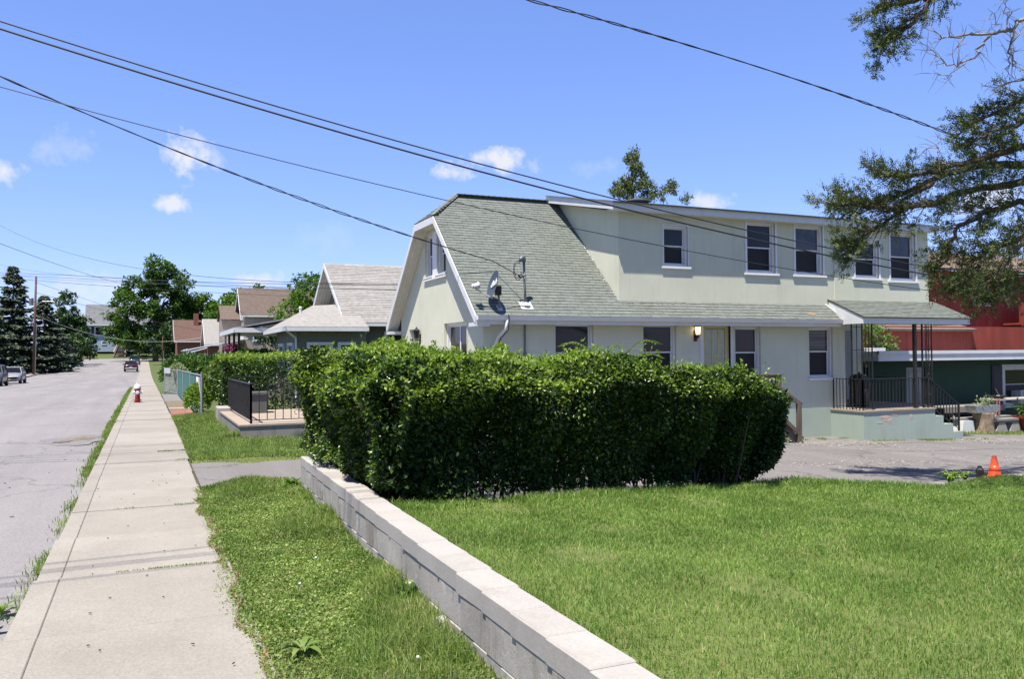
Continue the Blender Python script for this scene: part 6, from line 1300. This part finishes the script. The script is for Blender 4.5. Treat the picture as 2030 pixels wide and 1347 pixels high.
tree('yard_tree', 'leafy green tree between brown roof house and grey bungalow', (11.9,62,0), 8.5, [(0,0,6.2,2.3,2.2,1.7),(-1.6,0,4.6,1.7,1.7,1.4),(1.6,0,5.4,1.8,1.8,1.6),(.5,0,4,2.4,2.2,1.6),(2.6,0,6.3,1.5,1.5,1.2)], M['tree2'], .25, 15000, 11, trunk_h=.35, r=.2, clump=.55)
tree('porch_tree', 'small dark tree behind the open porch of the bungalow', (6.4,49,0), 3.6, [(0,0,2.0,1.5,1.5,1.2)], M['tree3'], .2, 1800, 12, trunk_h=.3, r=.1, clump=.4)
tree('skyline_tree', 'low hazy tree line on the far hill left of the big tree', (-9,270,4), 14, [(0,0,7,9,5,5),(-9,0,6,6,5,4)], M['tree'], .9, 3000, 13, trunk_h=.25, clump=1.6)
tree('hill_tree', 'dark tree beside the blue house steps', (-1.5,209.5,2), 6, [(0,0,3,3.4,2,2.6),(3.5,0,3,3.2,2,2.8),(7,0,3,3.2,2,2.6)], M['tree3'], .6, 3600, 14, trunk_h=.2, clump=.9)
tree('back_porch_tree', 'bright leafy tree seen through the porch posts', (at(1738,672,34).x,at(1738,672,34).y,-1), 4.6, [(0,0,3.4,.5,.5,.45),(.2,0,2.9,.4,.5,.5)], M['tree2'], .13, 1100, 15, trunk_h=.4, r=.08, clump=.4)
for i, (x, y, z, rx, rz, mt, lab) in enumerate(((-11.5,208.3,2.0,1.6,.7,'brightshrub','bright clipped shrub on the bank before the blue house'),(-14.6,209,2.2,1.2,.9,'tree3','dark shrub at the left corner of the blue house'),(4.5,200,1.4,2.4,1.3,'brightshrub','yellow green shrub at the far right kerb'))):
    o = empty('bank_shrub', (x,y,z), lab, 'shrub'); mound(o, 'foliage', M[mt], (x,y,z+rz*.6), (rx,rx*.7,rz), 900, .35, np.random.default_rng(i+70))
# cedar behind the green house
def cedar_foliage(P0, D0, g, L, n, w=.16):
    """fans of fine scale-leaf sprays around points P0 with directions D0"""
    P = np.repeat(P0, n, 0); D = np.repeat(D0, n, 0); P = P + g.normal(size=P.shape)*L*.42; U = D + g.normal(size=P.shape)*.75; return P, U
RC = empty('cedar_tree', (21.6, 34.2, -.6), 'ragged pointed cedar rising behind the long dormer roof', 'tree')
g = np.random.default_rng(30); m = MB(); m.tube([(21.6,34.2,-.8),(21.6,34.2,6),(21.5,34.2,9.2),(21.45,34.2,11.2)], [.28,.2,.09,.02], 7); P0 = []; D0 = []
for k in range(44):
    z = g.uniform(6.2, 11.35); f = (11.5-z)/5.3; a = g.uniform(0,6.283); L = (.16+1.75*f**1.0)*g.uniform(.5,1.15)
    if z > 10.3: L *= .7
    d = np.array([math.cos(a), math.sin(a), g.uniform(.1,.7)]); e = np.array([21.5,34.2,z])+d*L
    m.tube([(21.52,34.2,z), tuple(np.array([21.5,34.2,z])+d*L*.5+np.array([0,0,-.05])), tuple(e)], [.03,.02,.008], 4)
    for s in np.linspace(.45,1,max(2,int(L*5))): P0.append(np.array([21.5,34.2,z])+d*L*s); D0.append(d+np.array([0,0,.5]))
for (px, py, sx, sy, n) in ((1260,303,1.5,4,4),(1255,318,2.5,6,9),(1256,334,4,7,12),(1268,338,3,7,7),(1278,352,4,6,9),(1254,358,6,7,12),(1240,362,7,4,10),(1230,372,8,5,14),(1220,384,6,6,10),(1248,380,9,7,16),(1272,370,8,6,14),(1288,374,8,7,14),(1300,386,9,6,14),(1320,378,6,5,9),(1331,366,4,4,8),(1336,380,5,5,8),(1270,392,22,5,16),(1352,394,7,4,7)):
    for q in range(n): p = at(px+g.normal()*sx, py+g.normal()*sy, 40+g.normal()*.5); P0.append(np.array(p)); D0.append(np.array([g.normal()*.3,0,1.]))
P, U = cedar_foliage(np.array(P0), np.array(D0), g, .17, 24); nN = g.normal(size=P.shape); sz = g.uniform(.09,.20,len(P)); off = np.array(ORG[RC])
link('crown', leaf_mesh('crown', P-off, U, nN, sz, sz*.34, .1), M['cedar'], RC); m.build('trunk', M['bark'], RC)
# ------------------------------------------------------------------ foreground cedar at the right: limbs reach into the picture
CT = empty('cedar_tree', (14.2, 8.4, -.25), 'large cedar whose limbs hang in from the right edge', 'tree')
g = np.random.default_rng(40); rc = random.Random(40); m = MB(); dead = MB()
trunk = [Vector((14.3,8.4,-.5)), Vector((14.25,8.4,2)), Vector((14.3,8.45,4.5)), Vector((14.2,8.4,7)), Vector((14.1,8.4,9.5))]
m.tube(trunk, [.30,.25,.2,.13,.05], 10)
# limbs given by the bearings they follow: (px, py, distance)
limbs = [([(2120,300),(2030,325),(1950,330),(1880,342),(1800,385),(1740,402),(1690,400)],.07,(12.6,13.4)),
         ([(2120,250),(2040,285),(1990,300),(1900,325),(1840,345),(1790,352),(1745,345)],.06,(12.4,12.2)),
         ([(2120,330),(2010,365),(1930,375),(1850,405),(1790,412),(1730,412),(1680,406),(1655,408)],.06,(12.8,12.6)),
         ([(1850,362),(1800,395),(1775,430),(1730,455),(1700,480),(1680,510)],.03,(13,12.8)),
         ([(2120,420),(2020,400),(1960,420),(1900,450),(1880,490),(1865,545)],.05,(12.6,12.2)),
         ([(2120,480),(2040,470),(1970,490),(1920,530),(1900,575)],.05,(12.4,12.0)),
         ([(2120,560),(2040,545),(1985,570),(1960,590)],.04,(12.4,12.2)),
         ([(2120,150),(2060,190),(2010,205),(1950,235),(1920,250)],.05,(12.6,12.4)),
         ([(2120,230),(2040,240),(1980,255),(1930,280)],.045,(12.2,11.8)),
         ([(2120,380),(2050,440),(1990,530),(1940,575)],.04,(11.9,11.6)),
         ([(1990,-160),(1900,-70),(1850,-5),(1815,40),(1785,62),(1760,78),(1745,92)],.045,(12.2,12.4)),
         ([(1850,-5),(1800,5),(1770,8),(1745,18)],.025,(12.3,12.4))]
tips = []
def limb_pts(L, d0, d1, sub=4):
    p = [at(x, y, d0+(d1-d0)*i/(len(L)-1)) for i, (x, y) in enumerate(L)]; out = []
    for a, b in zip(p, p[1:]):
        for k in range(sub): out.append(a.lerp(b, k/sub) + Vector((rc.gauss(0,.015),rc.gauss(0,.04),rc.gauss(0,.015))))
    return out + [p[-1]]
P0 = []; D0 = []
for (L, r, (d0, d1)) in limbs:
    pts = limb_pts(L, d0, d1); n = len(pts); m.tube(pts, [r*(1-.85*i/(n-1))+.006 for i in range(n)], 7)
    if L[0][0] > 1950:                                       # join the limb to the trunk
        q = pts[0]; zt = max(1.2, min(9.0, q.z - .35)); tp = Vector((14.25, 8.4, zt)); m.tube([tp, tp.lerp(q, .5) + Vector((0,0,.12)), q], [r*1.5, r*1.25, r+.006], 7)
    for i in range(int(n*.22), n):
        d = (pts[min(i+1,n-1)] - pts[i-1]).normalized()
        for q in range(3):
            dd = (d + Vector((rc.gauss(0,.6), rc.gauss(0,.7), rc.gauss(.12,.55)))).normalized(); LL = rc.uniform(.18,.55)*(1.15-.4*i/n); e = pts[i] + dd*LL; mid = pts[i].lerp(e,.5)+Vector((0,0,rc.gauss(0,.03)))
            m.tube([pts[i], mid, e], [.009,.006,.003], 4)
            if rc.random() < .80:
                for s in ((.5,.7,.85,1.0) if LL > .3 else (.7,1.0)): P0.append(np.array(pts[i].lerp(e, s))); D0.append(np.array(dd)+np.array([0,0,.35]))
        if i > n*.5 and rc.random() < .7: P0.append(np.array(pts[i])); D0.append(np.array(d)+np.array([0,0,.4]))
    for q in range(5): P0.append(np.array(pts[-1])); D0.append(np.array((pts[-1]-pts[-3]).normalized())+np.array([0,0,.2]))
def mass(px, py, d, sx, sy, n):
    for k in range(n):
        if (k % 3) and not (px > 1860 and py > 380 and k % 3 == 1): continue
        p = at(px+rc.gauss(0,sx*1.1), py+rc.gauss(0,sy*1.1), d+rc.gauss(0,.3)); P0.append(np.array(p)); D0.append(np.array([rc.gauss(-.2,.4), rc.gauss(0,.4), .5]))
for a in ((1985,565,12,38,20,44),(2000,470,12.2,32,32,75),(1905,500,12.1,26,30,40),(1895,572,12.1,22,12,32),(1965,395,12.4,34,30,50),(1990,330,12.2,32,24,60),(1940,345,12.2,26,16,34),(1965,255,12.3,32,18,44),(2010,215,12.3,22,18,36),(1880,430,12.3,20,20,30),(1830,352,12.4,32,10,24),(1705,475,12.8,22,13,28),(1690,445,12.8,30,10,20),(1745,355,12.3,24,14,26),(1655,402,12.6,12,8,9),(1700,405,12.7,24,10,22),(2040,600,12,30,14,22),(2060,420,12.3,26,60,80),(1790,22,12.3,22,10,12),(1740,88,12.4,12,9,8),(1775,12,12.3,26,8,9),(1690,508,12.8,12,10,10),(1715,520,12.8,10,9,8)): mass(*a)
for k in range(1150):
    p = (rc.uniform(8.2,13.2), rc.uniform(5.9,8.6), rc.uniform(7.3,9.8)) if k % 4 else (rc.uniform(6.6,9.6), rc.uniform(4.9,6.4), rc.uniform(8.3,9.6)); P0.append(np.array(p)); D0.append(np.array([rc.gauss(-.4,.4), rc.gauss(0,.4), .4]))
for k in range(14):
    e = Vector((rc.uniform(7,12), rc.uniform(5.2,8.5), rc.uniform(7.9,9.4))); m.tube([Vector((14.2,8.4,6.5)), Vector((14.2,8.4,6.5)).lerp(e,.5)+Vector((0,0,.4)), e], [.05,.03,.008], 5)
# rest of the crown, outside the frame to the right and above
for k in range(420):
    z = rc.uniform(2.2, 9.6); a = rc.uniform(-2.2, 1.2); rr_ = rc.uniform(.3, 2.3)*(1.05-z/11); p = Vector((14.2+rr_*math.cos(a), 8.4+rr_*math.sin(a)-.2, z)); P0.append(np.array(p)); D0.append(np.array([math.cos(a),math.sin(a),.5]))
P0 = np.array(P0); D0 = unit(np.array(D0)); kp = g.uniform(0,1,len(P0)) < .80; P0 = P0[kp]; D0 = D0[kp]; ns, nl = 5, 9                 # each tuft: five fans of fine leaf cords
Q = np.repeat(P0, ns, 0) + g.normal(size=(len(P0)*ns,3))*.035; F = unit(np.repeat(D0, ns, 0) + g.normal(size=(len(P0)*ns,3))*.62); Lf = g.uniform(.07,.19,len(Q))
t = np.tile(np.linspace(.05,1,nl), len(Q)); Qr = np.repeat(Q, nl, 0); Fr = np.repeat(F, nl, 0); Lr = np.repeat(Lf, nl)
side = unit(np.cross(Fr, np.repeat(g.normal(size=(len(Q),3)), nl, 0))); sg = np.tile(np.array([1,-1]*nl)[:nl], len(Q))[:,None]
P = Qr + Fr*(t*Lr)[:,None]; U = Fr*.9 + side*sg*.75 + g.normal(size=P.shape)*.15; nN = np.cross(Fr, side) + g.normal(size=P.shape)*.35; sz = g.uniform(.035,.06,len(P))*(1.15-.5*t); off = np.array(ORG[CT])
link('crown', leaf_mesh('crown', P-off, U, nN, sz, sz*.36, .1), M['cedar'], CT); m.build('trunk', M['bark'], CT)
# bare dead branches above
dl = [([(2130,-40),(2030,35),(2010,55),(1985,65),(1950,70),(1925,68),(1895,75),(1870,70),(1853,62)],.030),([(1958,72),(1945,95),(1915,122),(1900,130),(1875,125),(1850,105),(1838,88)],.016),([(2012,55),(2005,80),(2008,110),(2015,130),(2022,140)],.016),([(2030,60),(2000,95),(1995,130),(2000,145)],.012),
      ([(2120,130),(2030,160),(1990,165),(1965,170)],.014),([(1995,60),(2000,30),(1996,5),(2000,-10)],.008),([(1910,128),(1895,142),(1870,150),(1850,145)],.006),([(1920,70),(1905,90),(1890,100)],.006),([(1975,66),(1975,45),(1968,25)],.005),([(2120,170),(2030,158),(1960,172)],.01),([(1820,310),(1850,290),(1870,275)],.006),([(1880,330),(1860,300),(1855,280)],.006)]
for (L, r) in dl:
    dead = MB()
    pts = limb_pts(L, 12.0, 12.2, 3); n = len(pts)
    if L[0][0] > 2060: dead.tube([Vector((14.25,8.4,max(2,min(9,pts[0].z-.3)))), pts[0]], [r*1.4, r], 6)
    dead.tube(pts, [r*(1-.8*i/(n-1))+.002 for i in range(n)], 6)
    for i in range(2, n):
        for q in range(2):
            if rc.random() < .75:
                d = Vector((rc.gauss(-.4,.7), rc.gauss(0,.5), rc.gauss(-.1,.8))).normalized(); Lx = rc.uniform(.08,.38); e = pts[i]+d*Lx; mid = pts[i].lerp(e,.5)+Vector((rc.gauss(0,.03),0,rc.gauss(0,.03))); dead.tube([pts[i], mid, e], [.005,.0035,.0015], 4)
                if rc.random() < .5: e2 = mid + Vector((rc.gauss(-.3,.6),rc.gauss(0,.4),rc.gauss(0,.6))).normalized()*Lx*.6; dead.tube([mid, e2], [.003,.001], 3)
    dead.build('dead_branch', M['deadbark'], CT)
# ------------------------------------------------------------------ overhead wires
def wire(label, pts, r=.011, sag=0, twist=0, n=28, cat='wire', mat='wire'):
    a, b = Vector(pts[0]), Vector(pts[-1]); P = []
    if len(pts) == 2:
        for k in range(n+1): t = k/n; P.append(a.lerp(b,t) - Vector((0,0,4*sag*t*(1-t))))
    else: P = [Vector(p) for p in pts]
    m = MB()
    if twist:
        Lw = sum((q-p).length for p, q in zip(P, P[1:])); N = int(Lw*22); F = []
        for k in range(N+1):
            t = k/N*(len(P)-1); i = min(int(t), len(P)-2); F.append(P[i].lerp(P[i+1], t-i))
        for s in range(2):
            q = [];
            for k, p in enumerate(F): a_ = k/22*2*PI/.95 + s*PI + .9*math.sin(k*.011); tw = twist*(.7+.5*math.sin(k*.037)); q.append(p + Vector((0, math.cos(a_)*tw, math.sin(a_)*tw)))
            m.tube(q, r, 4, True)
    else: m.tube(P, r, 5)
    o = m.build('overhead_wire', M[mat]); tag(o, label, cat, 'overhead wires'); return o
def span(l, r, d0, d1, sag, ext0=.3, ext1=.0):
    """line seen through two bearings at two distances, prolonged past both, with sag"""
    a, b = at(*l, d0), at(*r, d1); v = b - a; return a - v*ext0, b + v*ext1
def curve3(p0, p1, p2, d0, d1, ext0=.25, ext1=0):
    """parabola through three bearings"""
    a, c = at(*p0, d0), at(*p2, d1)
    rm = ray(*p1); A2 = np.array([[c.x-a.x, -rm.x],[c.y-a.y, -rm.y]]); t, s = np.linalg.solve(A2, np.array([EYE.x-a.x, EYE.y-a.y])); q = EYE + rm*s; lin = a.lerp(c, t); sag = (lin.z - q.z)/(t*(1-t)); out = []
    for k in range(41):
        u = -ext0 + (1+ext0+ext1)*k/40; p = a + (c-a)*u; p.z -= sag*u*(1-u); out.append(p)
    return out
wire('upper of two thick black wires crossing the whole sky', curve3((0,42),(700,255),(1838,530),12.5,19.2,.4,.3), .013)
wire('lower of two thick black wires crossing the whole sky', curve3((0,57),(700,270),(1838,545),12.3,19.2,.4,.3), .017)
wire('thin black wire crossing low from left sky to dormer windows', curve3((0,172),(700,354),(1838,576),13,18.8,.4,.3), .008)
pts = curve3((0,151),(440,335),(1000,524),13.6,at(1000,524,1).y*0+18.9,.35,0); pts[-1] = ATT
wire('twisted service cable running to the weatherhead', pts, .009, twist=.016)
wire('twisted cable crossing the upper right sky', curve3((1050,0),(1480,125),(1950,292),13.5,17,.9,.6), .010, twist=.014)
g0 = (XW-.05, 22.2, 3.4)
gt = Vector((6.32, 22.35, 3.52))
def to_gable(p0, p1, d0, drop_=0): return curve3(p0, p1, (788, 563+drop_), d0, (gt - EYE).dot(ray(1015,673.5).normalized()), .12, 0)
wire('thin wire sagging from the left sky to the green gable', to_gable((0,447),(500,556),60), .009)
wire('thin wire from the left pole line across to the green gable', to_gable((0,525),(560,563),100,3), .010)
wire('lowest thin wire reaching the green house gable', to_gable((0,545),(640,572),100,12), .009)
wire('thin wire drooping from sky to big tree crown', curve3((0,483),(130,530),(245,563),60,120,.1,.1), .02)
for i, (y0, y1, y2, lab) in enumerate(((541,552,578,'uppermost street wire over the far road'),(545,558,583,'second street wire over the far road'),(550,570,590,'third street wire over the far road'))):
    wire(lab, curve3((0,y0),(250,y1),(640,y2),100,80,.2,.3), .02)
wire('street wire running to the second pole', curve3((70,560),(160,590),(300,640),101,150,0,.2), .02)
wire('low street wire in front of the big tree', curve3((70,580),(260,628),(420,660),101,110,0,.2), .02)
wire('lowest pale street cable over the road', curve3((70,625),(230,672),(420,665),101,112,0,.2), .025, mat='galv')
# street wires passing high over the camera: their shadows cross the sidewalk
for i, (yy, z) in enumerate(((5.05,9.0),(5.45,8.8),(5.55,8.7),(5.85,8.3))):
    o = wire('high street wires whose shadows cross the sidewalk', [(-13,yy-.7,z+.6),(26,yy+1.6,z+.2)], .011, sag=.5)
# ------------------------------------------------------------------ small ground things
g = np.random.default_rng(61)
def rosette(name, label, c, n, L, w, mat, cat='weed', up=.5):
    o = empty(name, c, label, cat); P = []; U = []
    for k in range(n): a = 2*PI*k/n + random.gauss(0,.2); P.append((random.gauss(0,.006),random.gauss(0,.006),.005)); U.append((math.cos(a), math.sin(a), up*random.uniform(.3,1.3)))
    m = MB()
    for p, u in zip(P, U):
        u = Vector(u).normalized(); l_ = L*random.uniform(.7,1.2); w_ = w*random.uniform(.8,1.2); sd = u.cross(Vector((0,0,1))).normalized(); up_ = sd.cross(u); p = Vector(p); v = []
        for (t, ww, sag_) in ((0,.12,0),(.25,.7,.03),(.5,1,.03),(.75,.75,-.03),(1,.0,-.14)):
            c = p + u*l_*t + Vector((0,0,sag_*l_*2)); v += [c - sd*w_*ww*.5 + up_*w_*.12*(ww), c, c + sd*w_*ww*.5 + up_*w_*.12*(ww)]
        m.add(v, [(k*3+q, k*3+q+1, k*3+q+4, k*3+q+3) for k in range(4) for q in range(2)])
    lf = m.build('leaf', mat, o, True, True); return o
rosette('dock_weed', 'broad leafed weed rosette in the grass strip near the sidewalk', (.80,4.72,.02), 14, .13, .036, M['verge'])
rosette('kerb_weed', 'large leafy weed growing at the kerb in the road', (-.90,6.55,-.08), 12, .20, .05, M['verge'], up=.8)
rosette('kerb_weed', 'dark leafy weed at the kerb near the left edge', (-.95,6.1,-.08), 10, .20, .05, M['hedge'], up=.7)
rosette('wall_weed', 'dark leafy weed at the foot of the block wall', (1.60,5.35,.05), 24, .13, .06, M['hedge'], up=1.4)
rosette('corner_weed', 'small weed at the far end of the block wall', (1.66,10.55,.02), 22, .2, .05, M['tree2'], up=1.6)
rosette('driveway_weed', 'leafy weed clump where lawn meets driveway', (9.4,7.5,-.05), 40, .26, .035, M['verge'], up=1.6)
rosette('driveway_weed', 'small weed beside the orange cone', (10.0,7.75,-.08), 26, .2, .03, M['verge'], up=1.2)
rosette('stair_weed', 'green weed below the wooden stairs', (13.2,14.9,-.45), 40, .25, .06, M['brightshrub'], up=1.2)
for i, (x, y) in enumerate(((1.16,3.66),(1.20,3.72),(1.10,3.62),(1.27,3.5),(.98,5.9),(1.3,4.2),(1.38,8.0),(1.3,3.35),(.95,3.4),(1.22,6.6))):
    m = MB(); c = Vector((x,y,.075)); m.lathe([(0,-.008),(.008,-.004),(.010,.003),(.006,.010),(0,.012)], 8, c); m.tube([(x,y,0),(x,y,.07)], .0015, 3); o = m.build('clover_flower', M['cloverwhite']); tag(o, 'white clover flower head in the grass strip', 'flower', 'clover flowers in the verge')
o = MB(); 
for k in range(5): a = k*1.3; o.add([(4.6,2.86,zlawn(4.6,2.86)+.045),(4.6+.05*math.cos(a),2.86+.05*math.sin(a),zlawn(4.6,2.86)+.05),(4.6+.045*math.cos(a+.6),2.86+.045*math.sin(a+.6),zlawn(4.6,2.86)+.062)], [(0,1,2)])
o = o.build('dead_leaf', M['deadleaf']); tag(o, 'single brown dead leaf lying on the lawn', 'leaf')
m = MB(); m.box(-1.63,-1.53,8.2,8.25,zroad(-1.6,8.2)+.002,zroad(-1.6,8.2)+.012); o = m.build('litter', M['orange']); tag(o, 'small scrap of orange litter on the road', 'litter')
m = MB(); g = random.Random(3)
for k in range(40):
    x, y = g.uniform(-.6,.6), g.uniform(3,13); a = g.uniform(0,3); L = g.uniform(.008,.025); m.bar((x,y,.016),(x+L*math.cos(a),y+L*math.sin(a),.016),.008,.005)
for k in range(40):
    x, y = g.uniform(-5,-.85), g.uniform(8,22); a = g.uniform(0,3); L = g.uniform(.01,.05); z = zroad(x,y)+.008; m.bar((x,y,z),(x+L*math.cos(a),y+L*math.sin(a),z),.012,.006)
o = m.build('twig_litter', M['stem']); tag(o, 'scattered twigs and crumbs on the paving', 'debris', kind='stuff')
